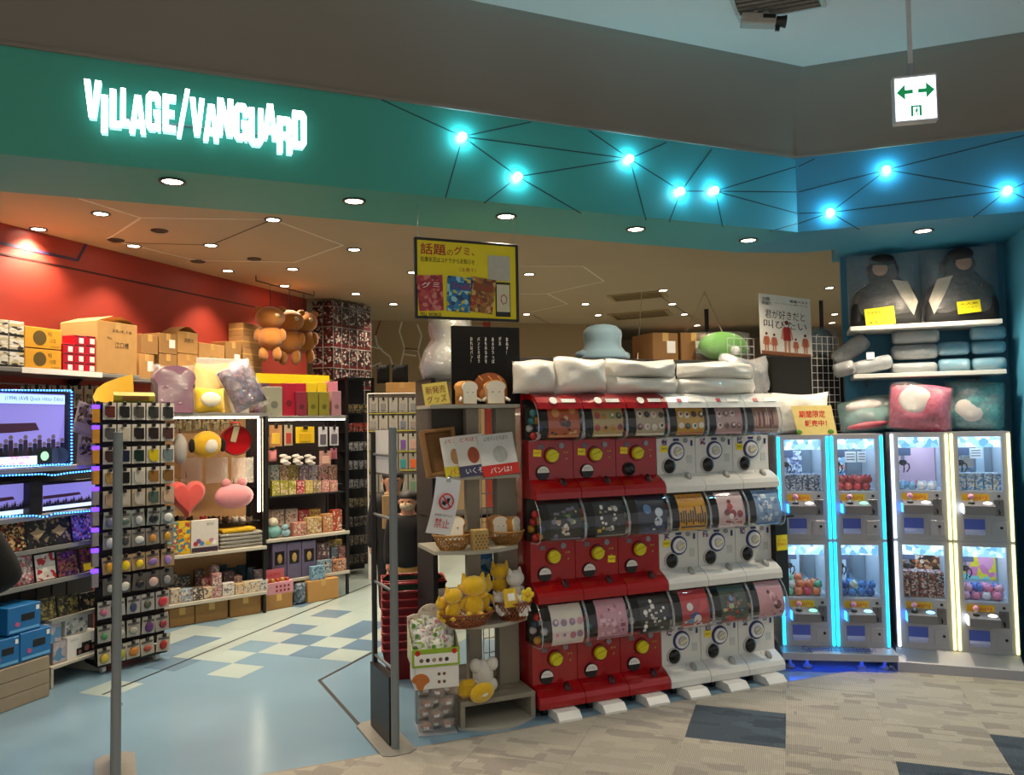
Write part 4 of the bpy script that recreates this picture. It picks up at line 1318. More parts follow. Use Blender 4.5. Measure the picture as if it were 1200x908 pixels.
def hang_card(F, bb, m_card, m_item, label, cat, group, yo=0.0, shape='window', dep=.02):
 lx, w, zb_, h = place(F, bb, yo)
 t = thing('hanging_pack', label, cat, F.w(lx, yo, zb_), F.rz, group)
 MB().box(-w * .47, w * .47, 0, .004, 0, h, .0).build('backing_card', m_card, t)
 if shape == 'window':
  poly = [(-w * .33, h * .3), (-w * .12, h * .12), (w * .36, h * .12), (w * .36, h * .78), (-w * .33, h * .78)]
  MB().prism(poly, -dep * .4, 0).build('product_window', m_item, t)
 elif shape == 'blob':
  a, b = rnd.uniform(.75, 1.1), rnd.uniform(.7, 1.15)
  t.rotation_euler.y = rnd.uniform(-.09, .09)
  MB().ell((w * rnd.uniform(-.06, .06), -dep * .4, h * .38), (w * .33 * a, dep * .7, h * .26 * b), 10, 7).build('product', m_item, t)
  MB().box(-w * .4, w * .4, -.0012, 0, h * .68, h * .82).build('title_print', mat('pack_title', '#5a5450', .5, noise=.4, nscale=90), t)
 else:
  MB().box(-w * .3, w * .3, -dep * .5, 0, h * .1, h * .62, .003).build('product', m_item, t)
 MB().box(-w * .1, w * .1, -dep, .0, h * .84, h * 1.06, .002).build('hook_clip', M_BLACK, t)
 return t
def plush_cat(loc, rz, s, m, label, group, tilt=0.0, arm_up=0, eyes=True):
 """generic seated plush animal; s = overall height"""
 t = thing('plush_toy', label, 'plush toy', loc, 0, group, (R(tilt), 0, rz))
 MB().ell((0, 0, .25 * s), (.235 * s, .18 * s, .26 * s), 14, 10).build('torso', m, t)
 hd_ = MB().ell((0, -.02 * s, .66 * s), (.30 * s, .21 * s, .225 * s), 16, 10).build('head', m, t)
 for k in (-1, 1):
  MB().cyl((k * .19 * s, -.01 * s, .80 * s), (k * .22 * s, -.01 * s, .95 * s), .085 * s, .02 * s, 8).build('ear', m, hd_)
  if eyes:
   MB().ell((k * .085 * s, -.2 * s, .69 * s), .013 * s, 8, 6).build('eye', M_BLACK, hd_)
  z1 = .20 * s if not (arm_up and k > 0) else .46 * s
  MB().tube([(k * .14 * s, -.03 * s, .42 * s), (k * .25 * s, -.07 * s, (.42 * s + z1) / 2 + .01), (k * .30 * s, -.10 * s, z1)], [.05 * s, .055 * s, .045 * s], 8).build('arm', m, t)
  MB().tube([(k * .10 * s, -.05 * s, .08 * s), (k * .13 * s, -.17 * s, .07 * s), (k * .14 * s, -.25 * s, .08 * s)], [.075 * s, .075 * s, .06 * s], 8).build('leg', m, t)
 return t
def toast_poly(w, h):
 P = []
 for a in range(200, -21, -20):
  P.append((w * .5 * math.cos(R(a)) * (1.0), h * .72 + h * .28 * math.sin(R(a))))
 return [(-w * .42, 0), (-w * .42, h * .58)] + P[1:-1] + [(w * .42, h * .58), (w * .42, 0)]
m_crust = mat('bread_crust', '#c98a2e', .85, noise=.2, nscale=20, sheen=.3)
m_crumb = mat('bread_crumb', '#ece3cf', .9, noise=.06, nscale=30, sheen=.3)
def bread_plush(loc, rz, s, label, group, tilt=0, dep=.8, arms=True):
 t = thing('bread_plush', label, 'plush toy', loc, 0, group, (R(tilt), 0, rz))
 P = toast_poly(s * .9, s)
 d = s * dep
 mb = MB()
 mb.prism(P, 0, d, 0, True)
 mb.build('loaf', m_crust, t)
 Q = [(x * .9, s * .03 + z * .93) for x, z in P]
 c = MB().prism(Q, -s * .06, .002, 0, True).build('crumb_face', m_crumb, t)
 for k in (-1, 1):
  MB().ell((k * s * .14, -s * .065, s * .5), (s * .035, s * .02, s * .02), 8, 5).build('eye', M_BLACK, c)
  if arms:
   MB().tube([(k * s * .38, .01, s * .28), (k * s * .55, -s * .1, s * .15)], s * .06, 6).build('arm', m_crumb, t)
 return t
def wicker(loc, rx, ry, h, label, m, group, rz=0.0):
 """open woven bowl: crossing strands between a base ring and a rim"""
 t = thing('wicker_basket', label, 'basket', loc, rz, group)
 def P(a, u, o=0):
  k = .62 + .38 * u ** .7
  return (rx * k * math.cos(a) * (1 + o), ry * k * math.sin(a) * (1 + o), h * u)
 n = 26
 mb = MB()
 for sgn in (-1, 1):
  for i in range(n):
   a = 2 * math.pi * i / n
   mb.tube([P(a + sgn * u * .75, u, .015 * sgn) for u in (0, .33, .66, 1)], .0028, 4)
 stuff(mb.build('woven_strands', m, t))
 MB().tube([P(2 * math.pi * i / 28, 1) for i in range(28)], .006, 6, closed=True).build('rim', m, t)
 MB().tube([P(2 * math.pi * i / 28, 0) for i in range(28)], .005, 6, closed=True).build('base_ring', m, t)
 MB().slab([P(2 * math.pi * i / 24, 0)[:2] for i in range(24)], 0, .005).build('basket_floor', m, t)
 return t
# ================================================================== FOREGROUND: security gates
m_post = mat('gate_grey', '#7d8384', .45, metal=.3, noise=.05)
_a, _b = onz(463.5, 879), onz(440, 853)
gv = (_b - _a)
gdir = gv.normalized()
gb = math.degrees(math.atan2(gdir.x, gdir.y))
GTF = Fr((_a.x, _a.y), gb)                  # x runs inwards through the gate
gl_ = gv.length
ztop = 1.645
def gate(F, L, label, paper):
 t = thing('security_gate', label, 'security gate', F.w(0, 0, 0), F.rz, 'anti-theft gates at the shop entrance')
 MB().slab([(-.06 + .02 * 0, -.09), (L + .05, -.09), (L + .09, -.05), (L + .09, .05), (L + .05, .09), (-.06, .09), (-.09, .05), (-.09, -.05)], 0, .012).build('base_plate', mat('base_plate', '#8f8d86', .4, metal=.3), t)
 MB().cyl((0, 0, .012), (0, 0, ztop), .021, n=18).build('front_post', m_post, t)
 MB().cyl((0, 0, ztop), (0, 0, ztop + .004), .021, .016, n=18).build('post_cap', m_post, t)
 MB().box(L - .016, L + .016, -.012, .012, .012, ztop - .02, .004).build('rear_post', M_BLACK, t)
 MB().box(.03, L + .02, -.022, .022, .012, .36, .004).build('base_box', M_BLACK, t)
 MB().cyl((L * .5, -.022, .33), (L * .5, -.03, .33), .008, n=10).build('lock', M_CHROME, t)
 for z in (.40, .80, 1.17, 1.5):
  MB().cyl((0, 0, z), (L, 0, z), .008, n=8).build('crossbar', m_post, t)
 if paper:
  pg = MB().box(.02, L - .01, -.014, -.011, ztop - .245, ztop - .012).build('notice_sheet', M_PAPER, t)
  for q in range(11):
   w_ = (.75, .5, .85, .6, .8, .4, .7, .85, .55, .75, .3)[q]
   stuff(MB().box(L * .5 - (L - .05) * .42 * w_, L * .5 + (L - .05) * .42 * w_, -.0148, -.0138, ztop - .04 - .018 * q, ztop - .034 - .018 * q).build('print_line', mat('grey_ink', '#6a6a6a', .6), pg))
 return t
gate(GTF, gl_, 'tall grey and black security gate with a white notice, beside the candy display', True)
_l = onz(135.5, 925)
GTL = Fr((_l.x, _l.y), gb)
t = gate(GTL, gl_, 'tall grey security gate post standing alone on the blue floor by the left shelves', False)
# ================================================================== wooden display stand
_d0, _d1 = onz(540, 857), onz(626, 840)
DF = Fr((_d0.x, _d0.y), HDR_B)
DW = DF.ex.dot(_d1 - _d0)
m_wood = mat('grey_wood', '#8b8474', .6, noise=.18, nscale=8)
m_woodl = mat('pale_board', '#a9a596', .5, noise=.08, nscale=8)
st = thing('display_stand', 'grey wooden tiered display stand with rounded shelves beside the red capsule machines', 'display stand', DF.w(0, 0, 0), DF.rz)
zb0 = DF.px(600, 816, .05)[1]
def halfround(x0, x1, y0, y1, bulge=.07, n=10):
 P = [(x1, y1), (x0, y1)]
 for i in range(n + 1):
  u = i / n
  P.append((x0 + (x1 - x0) * u, y0 + bulge - bulge * 1.0 * math.sin(math.pi * u)))
 return P[::-1]
MB().slab(halfround(-.005, DW + .005, -.08, .40, .10)[::-1], 0, .014).build('base_disc', m_woodl, st)
bs = MB()
bs.box(0, .028, 0, .38, .014, zb0, .003)
bs.box(DW - .028, DW, 0, .38, .014, zb0, .003)
bs.box(0, DW, 0, .38, zb0, zb0 + .028, .003)
bs.box(.028, DW - .028, .35, .38, .014, zb0)
bs.build('base_box', m_wood, st)
zS = {}
for nm, (x0, x1, y) in {'low': (527, 623, 736), 'mid': (513, 612, 648), 'book': (524, 609, 559), 'top': (505, 609, 474)}.items():
 yo = -.02 if nm in ('low', 'mid') else .06
 a, z = DF.px(x0, y, yo)
 b, _ = DF.px(x1, y, yo)
 zS[nm] = z
 if nm in ('low', 'mid'):
  poly = halfround(a, b, yo - .03, .38, .09)
 else:
  poly = [(a, yo), (b, yo), (b, .36), (a, .36)]
 MB().slab(poly if nm not in ('low', 'mid') else poly[::-1], z - .02, z).build('shelf_board', m_woodl, st)
ztp = zS['top'] - .02
for xa, xb, yb_ in ((548, 563, 700), (583, 606, 700)):
 a, b = DF.px(xa, yb_, .2)[0], DF.px(xb, yb_, .2)[0]
 MB().box(a, b, .18, .24, zb0 + .028, ztp, .003).build('upright', m_wood, st)
# wire grid panel behind the stand
wg_ = MB()
a, b = DF.px(566, 700, .30)[0], DF.px(586, 700, .30)[0]
for k in range(4):
 wg_.cyl((a + (b - a) * k / 3, .30, zb0 + .05), (a + (b - a) * k / 3, .30, zS['top'] - .03), .003, n=5)
for k in range(16):
 z = zb0 + .1 + k * .085
 wg_.cyl((a, .30, z), (b, .30, z), .0025, n=5)
stuff(wg_.build('wire_grid', mat('white_wire', '#c9c9c6', .4), st))
# black poster board with vertical writing
a, zb_ = DF.px(530, 472, .163)
b, zt = DF.px(608.5, 384, .163)
w, h = b - a, zt - zS['top']
ps = thing('poster_board', 'tall black poster board with white vertical writing and a loaf picture', 'poster', DF.w((a + b) / 2, .163, zS['top']), DF.rz)
MB().box(-w / 2, w / 2, 0, .012, 0, h, .001).build('board', mat('poster_black', '#060607', .6, noise=.05, spec=.2), ps)
cols6 = ['おぬす！', 'がお', 'あるひりっぱ', 'まちのなかを', 'パンどろぼう', 'おれはパン！']
for k, s_ in enumerate(cols6):
 text('\n'.join(s_), .05, M_PAPER, ps, (w * (.31 - .105 * k), -.001, h * (.88 - .058 * len(s_))), fit=(w * .035, h * .055 * len(s_)))
pic = MB().prism([(w * (.05 + .25 * math.cos(R(q))), h * (.22 + .19 * math.sin(R(q)))) for q in range(0, 181, 12)] + [(-w * .22, h * .02), (w * .32, h * .02)][0:0] + [(-w * .20, h * .05), (w * .30, h * .05)], -.0015, 0).build('loaf_picture', mat('loaf_brown', '#8a4d1c', .5, noise=.25, nscale=25), ps)
for k in (-1, 0, 1):
 stuff(strip('loaf_highlight', (w * (.05 + .14 * k - .03), -.0016, h * .37), (w * (.05 + .14 * k + .03), -.0016, h * .31), .008, .001, mat('loaf_pale', '#d0995a', .5), pic, (0, -1, 0)))
MB().prism([(w * (.02 + .13 * math.cos(R(q))), h * (.13 + .09 * math.sin(R(q)))) for q in range(0, 360, 20)], -.003, -.0015).build('bun_picture', mat('bun_tan', '#c08a4c', .5, noise=.15), pic)
# two bread plushes on the top shelf, the little red-and-yellow card
for (x0, x1, y0, nm) in ((535, 565, 446, 'beside the yellow card'), (568, 594, 445, 'beside the red capsule machines')):
 a, _ = DF.px(x0, 460, .075); b, _ = DF.px(x1, 460, .075); _, z1 = DF.px((x0 + x1) / 2, y0, .075)
 bread_plush(DF.w((a + b) / 2, .075, zS['top'] + .001), DF.rz + (.3 if x0 < 550 else -.2), z1 - zS['top'], 'toast plush with white arms before the black poster, ' + nm, 'toast plushes before the black poster', dep=.5)
a, z0 = DF.px(499, 468, .05); b, z1 = DF.px(528, 442, .05)
t = thing('price_card', 'tilted yellow card with dark red scrawl left of the black poster board', 'card', DF.w((a + b) / 2, .06, zS['top'] - .0), 0, None, (R(-8), R(-7), DF.rz))
MB().box(-(b - a) / 2, (b - a) / 2, 0, .004, 0, z1 - z0).build('card_sheet', mat('straw_card', '#d8c35a', .5), t)
for k in range(2):
 text(('新発売', 'グッズ')[k], .05, mat('maroon_ink', '#7a1420', .5), t, (0, -.001, (z1 - z0) * (.52 - .42 * k)), fit=((b - a) * .8, (z1 - z0) * .34))
# second shelf: wicker tray on edge and three books
a, z0 = DF.px(509, 558, .02); b, z1 = DF.px(544, 500, .02)
t = thing('wicker_tray', 'brown wicker tray standing on edge behind the picture books', 'tray', DF.w((a + b) / 2, .14, zS['book'] + .001), 0, None, (R(-12), R(-6), DF.rz))
mw_ = mat('dark_wicker', '#8a6236', .7, noise=.25, nscale=60)
w, h = b - a, z1 - z0
MB().box(-w / 2, w / 2, .0, .008, 0, h, .003).build('tray_base', mw_, t)
for k in (-1, 1):
 MB().box(k * w / 2 - .012, k * w / 2 + .012, -.05, .008, 0, h, .004).build('tray_rim', mw_, t)
 MB().box(-w / 2, w / 2, -.05, .008, h * (k + 1) / 2 - (.02 if k > 0 else 0), h * (k + 1) / 2 + (.0 if k > 0 else .02), .004).build('tray_rim', mw_, t)
books = [((523, 511, 548, 559), '#dfddd6', '#d8c62a', 'パン', 'white picture book with a yellow paper band, leftmost of three'.replace(', leftmost of three', ' beside the wicker tray')),
  ((540, 508, 574, 558), '#d9d6cf', '#3a3a5a', 'いくぞ', 'white picture book with a dark blue paper band between two others'),
  ((567, 505, 609, 555), '#cfd0ce', '#c0281e', 'パンは?', 'pale grey picture book with a red paper band')]
for k, (bb, c, band, tx, lab) in enumerate(books):
 yo = .05 - .014 * (k == 2) + .012 * (k == 0)
 lx, w, zb_, h = place(DF, bb, yo)
 t = thing('picture_book', lab, 'book', DF.w(lx, yo, zS['book'] + .001), 0, 'picture books on the stand', (R(-14), R(-5), DF.rz))
 MB().box(-w / 2, w / 2, 0, .012, 0, h, .001).build('cover', mat('book_' + c[1:], c, .3, noise=.05), t)
 MB().box(-w / 2 + .002, w / 2 - .003, .012, .016, .002, h - .002).build('page_block', M_PAPER, t)
 bd = MB().box(-w / 2 - .001, w / 2 + .001, -.001, .013, 0, h * .26).build('paper_band', mat('band_' + band[1:], band, .4), t)
 text(tx, .04, M_PAPER if k else M_RED, bd, (0, -.0018, h * .06), fit=(w * .6, h * .14))
 text(('パン', 'どろぼう', 'にせパンどろぼう')[k], .04, M_RED if k < 2 else M_INK, t, (0, -.001, h * .84), fit=(w * .66, h * .1))
 MB().prism([(w * (.05 + .2 * math.cos(R(q))), h * (.5 + .2 * math.sin(R(q)))) for q in range(0, 360, 24)], -.0012, 0).build('cover_picture', mat(('cover_tan', 'cover_rust', 'cover_silver')[k], ('#b98a5a', '#a04a2a', '#a8aaa8')[k], .4, noise=.3, nscale=40), t)
# prohibition notice hanging on the stand
a, zt = DF.px(505, 560, -.08); b, _ = DF.px(528, 580, -.08); _, zb_ = DF.px(512, 626, -.08)
w, h = DF.px(530, 590, -.08)[0] - DF.px(499, 590, -.08)[0], zt - zb_
t = thing('prohibition_notice', 'white laminated no-food notice with a red barred circle, hanging from the stand', 'notice', DF.w((DF.px(513, 590, -.08)[0]), -.08, zb_), 0, None, (R(4), R(11), DF.rz + .12))
vs, n = [], 6
mb = MB()
for i in range(n + 1):
 z = h * i / n
 y = -.02 * math.sin(math.pi * i / n)
 vs += [(-w / 2, y, z), (w / 2, y + .006, z)]
mb.add(vs + [(x, y + .0015, z) for x, y, z in vs], [(2 * i, 2 * i + 1, 2 * i + 3, 2 * i + 2) for i in range(n)] + [(2 * n + 2 + 2 * i, 2 * n + 4 + 2 * i, 2 * n + 5 + 2 * i, 2 * n + 3 + 2 * i) for i in range(n)], 0, True)
mb.build('sheet', mat('laminated_white', '#e4e4e6', .2, noise=.02), t)
rc, cz = w * .27, h * .60
MB().tube([(rc * math.cos(R(q)), -.026, cz + rc * math.sin(R(q))) for q in range(0, 360, 15)], .0045, 5, closed=True).build('red_ring', M_RED, t)
strip('red_bar', (-rc * .7, -.0255, cz + rc * .7), (rc * .7, -.0255, cz - rc * .7), .007, .0015, M_RED, t, (0, -1, 0))
MB().prism([(-.005 * 0 + rc * .0, cz - rc * .3), (rc * .35, cz - rc * .25), (rc * .5, cz + rc * .5), (rc * .05, cz + rc * .4)], -.0265, -.024).build('cup_pictogram', M_INK, t)
MB().prism([(-rc * .6, cz - rc * .45), (-rc * .05, cz - rc * .6), (0, cz - rc * .1), (-rc * .5, cz + rc * .05)], -.0265, -.024).build('burger_pictogram', M_INK, t)
text('禁止', .05, M_RED, t, (0, -.022, h * .12), fit=(w * .6, h * .17))
text('飲食物の持ち込み', .05, M_INK, t, (0, -.024, h * .33), fit=(w * .7, h * .04))
MB().tube([(0, -.006, h - .012), (0, .004, h + .004), (.04, .09, h + .012), (.085, .16, h + .003)], .004, 6).build('hook', M_CHROME, t)
MB().box(-.012, .012, -.006, .006, h - .02, h + .002, .002).build('clip', M_CHROME, t)
# mid shelf: baskets with loaf plushes, woven box between
m_wick = mat('straw_wicker', '#a5793f', .75, noise=.2, nscale=50)
m_wickd = mat('brown_wicker', '#8a4d2a', .75, noise=.2, nscale=50)
def basket_px(x0, x1, yt, yb, yo, key, label, m):
 a, b = DF.px(x0, (yt + yb) / 2, yo)[0], DF.px(x1, (yt + yb) / 2, yo)[0]
 zt = DF.px((x0 + x1) / 2, yt, yo)[1]
 z = zS[key] + .001
 loc = DF.w((a + b) / 2, yo, z)
 return wicker(loc, (b - a) / 2, min((b - a) / 2 * .8, .13), max(.05, zt - z), label, m, 'wicker baskets on the stand', DF.rz), loc, (b - a)
_, l1, w1 = basket_px(508, 552, 626, 646, .06, 'mid', 'straw-coloured wicker basket holding a toast loaf plush by the notice', m_wick)
_, l2, w2 = basket_px(574, 613, 622, 640, .10, 'mid', 'straw-coloured wicker basket holding two toast loaf plushes', m_wick)
bread_plush(l1 + DF.ey * -.035 + Vector((0, 0, .05)), DF.rz - .35, .14, 'toast loaf plush lying in the basket by the notice', 'toast plushes in baskets', tilt=-18, dep=.55, arms=False)
bread_plush(l2 + DF.ex * -.052 + DF.ey * -.035 + Vector((0, 0, .05)), DF.rz + .1, .118, 'toast loaf plush sitting upright in the right-hand straw basket'.replace('right-hand ', ''), 'toast plushes in baskets', dep=.6, arms=False)
bread_plush(l2 + DF.ex * .046 + DF.ey * -.04 + Vector((0, 0, .05)), DF.rz + .7, .11, 'toast loaf plush turned sideways in the straw basket', 'toast plushes in baskets', tilt=-4, dep=.55, arms=False)
t = box_thing(DF, (555, 621, 573, 643), .06, mat('woven_cane', '#b89a5a', .7, noise=.1), 'cane_box', 'pale woven cane box between the two straw baskets', 'box', yo=-.055, z=zS['mid'] + .001)
for r_ in range(5):
 for c_ in range(4):
  stuff(MB().box(-.003, .003, -.002, .002, -.005, .005).build('weave_slot', mat('weave_dark', '#6a4a20', .8), t, (-.03 + .02 * c_ + .01 * (r_ % 2), .0, .012 + .017 * r_)))
# low shelf: yellow plush cats and white plush
m_yel = mat('yellow_plush', '#e8b911', .95, noise=.12, nscale=40, bump=.4, bscale=300, sheen=.5)
m_whp = mat('white_plush', '#e6e2d8', .95, noise=.08, nscale=40, bump=.4, bscale=300, sheen=.5)
_, l3, w3 = basket_px(514, 578, 716, 738, .02, 'low', 'brown wicker basket full of yellow plush toys', m_wickd)
_, l4, w4 = basket_px(581, 622, 704, 728, .02, 'low', 'brown wicker basket full of white plush toys', m_wickd)
def at_px(x, y, yo, F=DF):
 lx, z = F.px(x, y, yo)
 return F.w(lx, yo, z)
def cat_px(x0, x1, y0, y1, yo, m, lab, grp, turn=0, up=0, tilt=0):
 p = at_px((x0 + x1) / 2, y1, yo)
 s_ = (DF.px((x0 + x1) / 2, y0, yo)[1] - p.z) * 1.08
 return plush_cat(p, DF.rz + turn, s_, m, lab, grp, tilt, up)
g_ = 'plush toys on the low shelf'
cat_px(538, 572, 672, 722, -.03, m_yel, 'biggest yellow plush cat sitting in front in the brown basket', g_, -.15, 1)
cat_px(519, 543, 687, 726, -.03, m_yel, 'yellow plush cat leaning at the side of the brown basket', g_, .35)
cat_px(513, 523, 698, 728, .015, m_yel, 'small yellow plush cat squeezed against the basket rim', g_, .7)
cat_px(556, 573, 674, 716, .05, m_yel, 'yellow plush cat half hidden behind the biggest one', g_, .1)
cat_px(572, 600, 658, 696, .125, m_yel, 'yellow plush cat sitting alone on the back of the low shelf', g_, .0)
cat_px(596, 611, 666, 706, .075, m_whp, 'white plush toy standing upright in the basket', g_, .5)
cat_px(580, 600, 692, 722, .0, m_whp, 'white plush toy lying in the brown basket', g_, .2, 0, -20)
cat_px(605, 621, 696, 722, -.035, m_whp, 'white plush toy beside the yellow flower in the basket', g_, -.3, 0, -12)
p = at_px(600, 711, -.06)
t = thing('gift_pouch', 'yellow plastic pouch with a white tag on top of the white plush toys', 'pouch', p, 0, None, (R(-25), 0, DF.rz))
MB().pillow(.085, .11, .03, 6).build('pouch', mat('yellow_pouch', '#d9b21a', .25), t, (0, 0, .05))
MB().box(-.02, .02, -.018, -.015, .03, .07).build('tag', M_PAPER, t)
p = at_px(618, 697, -.062)
t = thing('fabric_flower', 'yellow fabric flower on the basket of white plush toys', 'flower', p, DF.rz)
for k in range(5):
 MB().ell((.024 * math.cos(R(72 * k)), 0, .024 * math.sin(R(72 * k))), (.018, .008, .018), 8, 6).build('petal', mat('petal_yellow', '#ecd02c', .6), t)
MB().ell((0, -.006, 0), .012, 8, 6).build('flower_centre', mat('petal_amber', '#d89a1c', .6), t)
# base: white plush and yellow fabric pouch
p = at_px(566, 793, .115)
t = thing('plush_toy', 'dusty white plush toy hanging upside down over the base of the stand', 'plush toy', Vector((p.x, p.y, zb0 + .029)), DF.rz)
MB().ell((0, 0, .09), (.062, .045, .09), 14, 9).build('torso', m_whp, t)
for k in (-1, 1):
 MB().ell((k * .05, -.02, .155), (.035, .03, .04), 10, 7).build('paw', m_whp, t)
 MB().ell((k * .05, -.02, .04), (.03, .03, .035), 10, 7).build('foot', m_whp, t)
p = at_px(556, 806, .0)
t = thing('slipper_pouch', 'yellow felt pouch with a white oval patch lying on the stand base', 'pouch', Vector((p.x, p.y, zb0 + .04)), DF.rz)
MB().ell((.03, -.02, .045), (.075, .03, .062), 16, 10).build('front_flap', m_yel, t, None, 0, (R(20), 0, R(8)))
MB().box(-.075, .03, .02, .08, -.011, .09, .025).build('pouch_back', m_yel, t)
MB().ell((.035, -.055, .035), (.024, .006, .016), 10, 6).build('patch', M_PAPER, t)
# small white shelf goods behind the stand: blue book and white box
t = box_thing(DF, (560, 648, 578, 690), .02, mat('blue_book', '#2a6fa8', .4, noise=.2, nscale=20), 'picture_book', 'small blue picture book behind the yellow plush cat', 'book', yo=.26, z=zS['low'] + .001, front=printed('blue_cover', ['#2a6fa8', '#1c3f5e', '#8fb4cc', '#2a6fa8'], 22))
# dark carton on the upper part of the stand
t = box_thing(DF, (506, 478, 556, 557), .08, mat('dark_crate', '#3b362e', .6, noise=.1), 'display_crate', 'dark open crate behind the picture books under the top shelf', 'box', yo=.25, z=zS['book'] + .001)
# ================================================================== candy display beside the gate
_q = onz(491, 864)
KF2 = Fr((_q.x, _q.y), 76)
kw = KF2.px(536, 840, 0)[0]
t = thing('acrylic_case', 'clear acrylic case of wrapped bread pouches standing on the floor', 'display case', KF2.w(0, 0, 0), KF2.rz)
zc = KF2.px(515, 806, 0)[1]
mb = MB()
mb.box(0, kw, 0, .004, 0, zc); mb.box(0, .004, .004, .21, 0, zc); mb.box(kw - .004, kw, .004, .21, 0, zc)
mb.box(0, kw, .206, .21, 0, zc); 
mb.build('case_walls', M_CLEAR, t)
MB().box(0, kw, 0, .21, 0, .006).build('case_floor', mat('case_floor', '#b8bcc0', .3), t)
MB().box(.004, kw - .004, .175, .185, .006, zc - .01).build('divider', mat('grey_card', '#6a655f', .6), t)
m_roll = mat('bread_roll', '#c4702e', .6, noise=.25, nscale=30)
m_wrap = clear('candy_wrap', refl=.4, rough=.12, bump=.6, bscale=60, haze=.18)
for r_ in range(4):
 for c_ in range(3):
  tt = thing('bread_pouch', 'clear wrapped toy bread roll in the acrylic case', 'snack pack', KF2.w(kw * (.23 + .27 * c_), .05 + .045 * ((r_ + c_) % 2), .006 + r_ * (zc - .066) / 3), 0, 'wrapped bread rolls in the acrylic case', (0, R(rnd.uniform(-8, 8)), KF2.rz + rnd.uniform(-.15, .15)))
  MB().ell((0, 0, .029), (.03, .026, .021), 12, 7).build('bread_roll', m_roll, tt)
  MB().pillow(.082, .058, .062, 6, pinch=-.02, e=3, wob=.003, seed=r_ * 3 + c_).build('wrapper', m_wrap, tt, (0, 0, .03))
  MB().box(-.014, .014, -.031, -.028, .022, .036).build('round_label', M_PAPER, tt)
zc2 = KF2.px(515, 779, 0)[1]
t = thing('bread_carton', 'white carton printed with a croissant, on the acrylic case', 'box', KF2.w(-.02, -.01, zc + .001), KF2.rz)
bh = zc2 - zc - .004
MB().box(0, kw + .03, 0, .22, 0, bh, .003).build('carton_body', M_WHITE, t)
MB().prism([(.03 + .05 * math.cos(R(q)) * (1 if q < 180 else .5), bh * .35 + bh * .38 * math.sin(R(q))) for q in range(0, 360, 24)], -.002, 0).build('croissant_print', m_roll, t)
for k in range(4):
 MB().cyl((.13 + .028 * (k % 2), -.0015, bh * (.3 + .35 * (k // 2))), (.13 + .028 * (k % 2), .0, bh * (.3 + .35 * (k // 2))), .009, n=10).build('icon_print', mat('brown_icon', '#6a4a36', .5), t)
zc3 = KF2.px(515, 758, 0)[1]
t = thing('candy_tray', 'white and lime green cardboard tray heaped with candy pouches', 'display tray', KF2.w(-.035, -.02, zc + bh + .003), KF2.rz)
th = zc3 - zc2
tw = kw + .05
m_lime = mat('lime_card', '#8fb024', .5, noise=.05)
MB().box(0, tw, 0, .004, 0, th).build('tray_front', m_lime, t)
fp = MB().box(.012, tw - .012, -.001, 0, .012, th * .72).build('front_label', M_PAPER, t)
for k in range(5):
 MB().cyl((.05 + .034 * k, -.002, th * .38), (.05 + .034 * k, -.001, th * .38), .011, n=12).build('flavour_print', mat('flav%d' % (k % 3), ('#7a5a4a', '#3a2a2a', '#9a8a78')[k % 3], .5), fp)
for k in (0, 1):
 MB().cyl((.03 + (tw - .06) * k, -.003, th * .8), (.03 + (tw - .06) * k, -.001, th * .8), .014, n=12).build('red_badge', M_RED, fp)
for x in (0, tw - .004):
 MB().sweep([(.004, 0), (.004, th), (.22, th * 1.9), (.22, 0)], x, x + .004).build('tray_side', mat('pale_lime_card', '#c9cda0', .5), t)
MB().box(0, tw, .004, .22, 0, .004).build('tray_floor', M_WHITE, t)
zh = KF2.px(500, 708, .20)[1] - (zc + bh)
pl = [(0, 0), (tw, 0), (tw, zh * .72), (tw * .88, zh * .82)] + [(tw * (.52 + .3 * math.cos(R(q))), zh * (.78 + .22 * math.sin(R(q)))) for q in range(10, 171, 16)] + [(tw * .14, zh * .82), (0, zh * .78)]
hc = MB().prism(pl, .212, .22).build('header_card', mat('cream_card', '#d9cfc0', .5, noise=.04), t)
text('ねこグミ', .05, mat('brown_ink', '#7a4a3a', .5), hc, (tw * .52, .2115, zh * .86), fit=(tw * .4, .022))
MB().cyl((tw * .1, .2112, zh * .68), (tw * .1, .212, zh * .68), .02, n=14).build('red_badge', M_RED, hc)
MB().prism([(tw * (.53 + .12 * math.cos(R(q))), zh * (.68 + .08 * math.sin(R(q)))) for q in range(0, 360, 24)], .2105, .212).build('header_picture', M_PAPER, hc)
m_cpk = printed('candy_pack', ['#e6e6e2', '#d6d8d4', '#eceae6', '#8fae4a', '#dcdad8', '#b8bab8', '#e8e4e0', '#c48a90'], 38)
for k in range(11):
 r_, c_ = divmod(k, 4)
 tt = thing('candy_pouch', 'white candy pouch with a green dot in the lime green tray', 'snack pack', KF2.w(-.035 + tw * (.20 + .19 * c_ + .04 * (r_ % 2)), .045 + .052 * r_ + .026 * (c_ % 2), zc + bh + .072 + .045 * r_ + .012 * (c_ % 2)), 0, 'candy pouches in the green tray', (R(-18), R(rnd.uniform(-16, 16)), KF2.rz + rnd.uniform(-.12, .12)))
 MB().pillow(.085, .118, .022, 6, pinch=.03).build('pouch', m_cpk, tt)
 MB().cyl((-.02, -.012, .02), (-.02, -.009, .02), .012, n=10).build('green_dot', mat('leaf_green', '#4f8a2a', .5), tt)
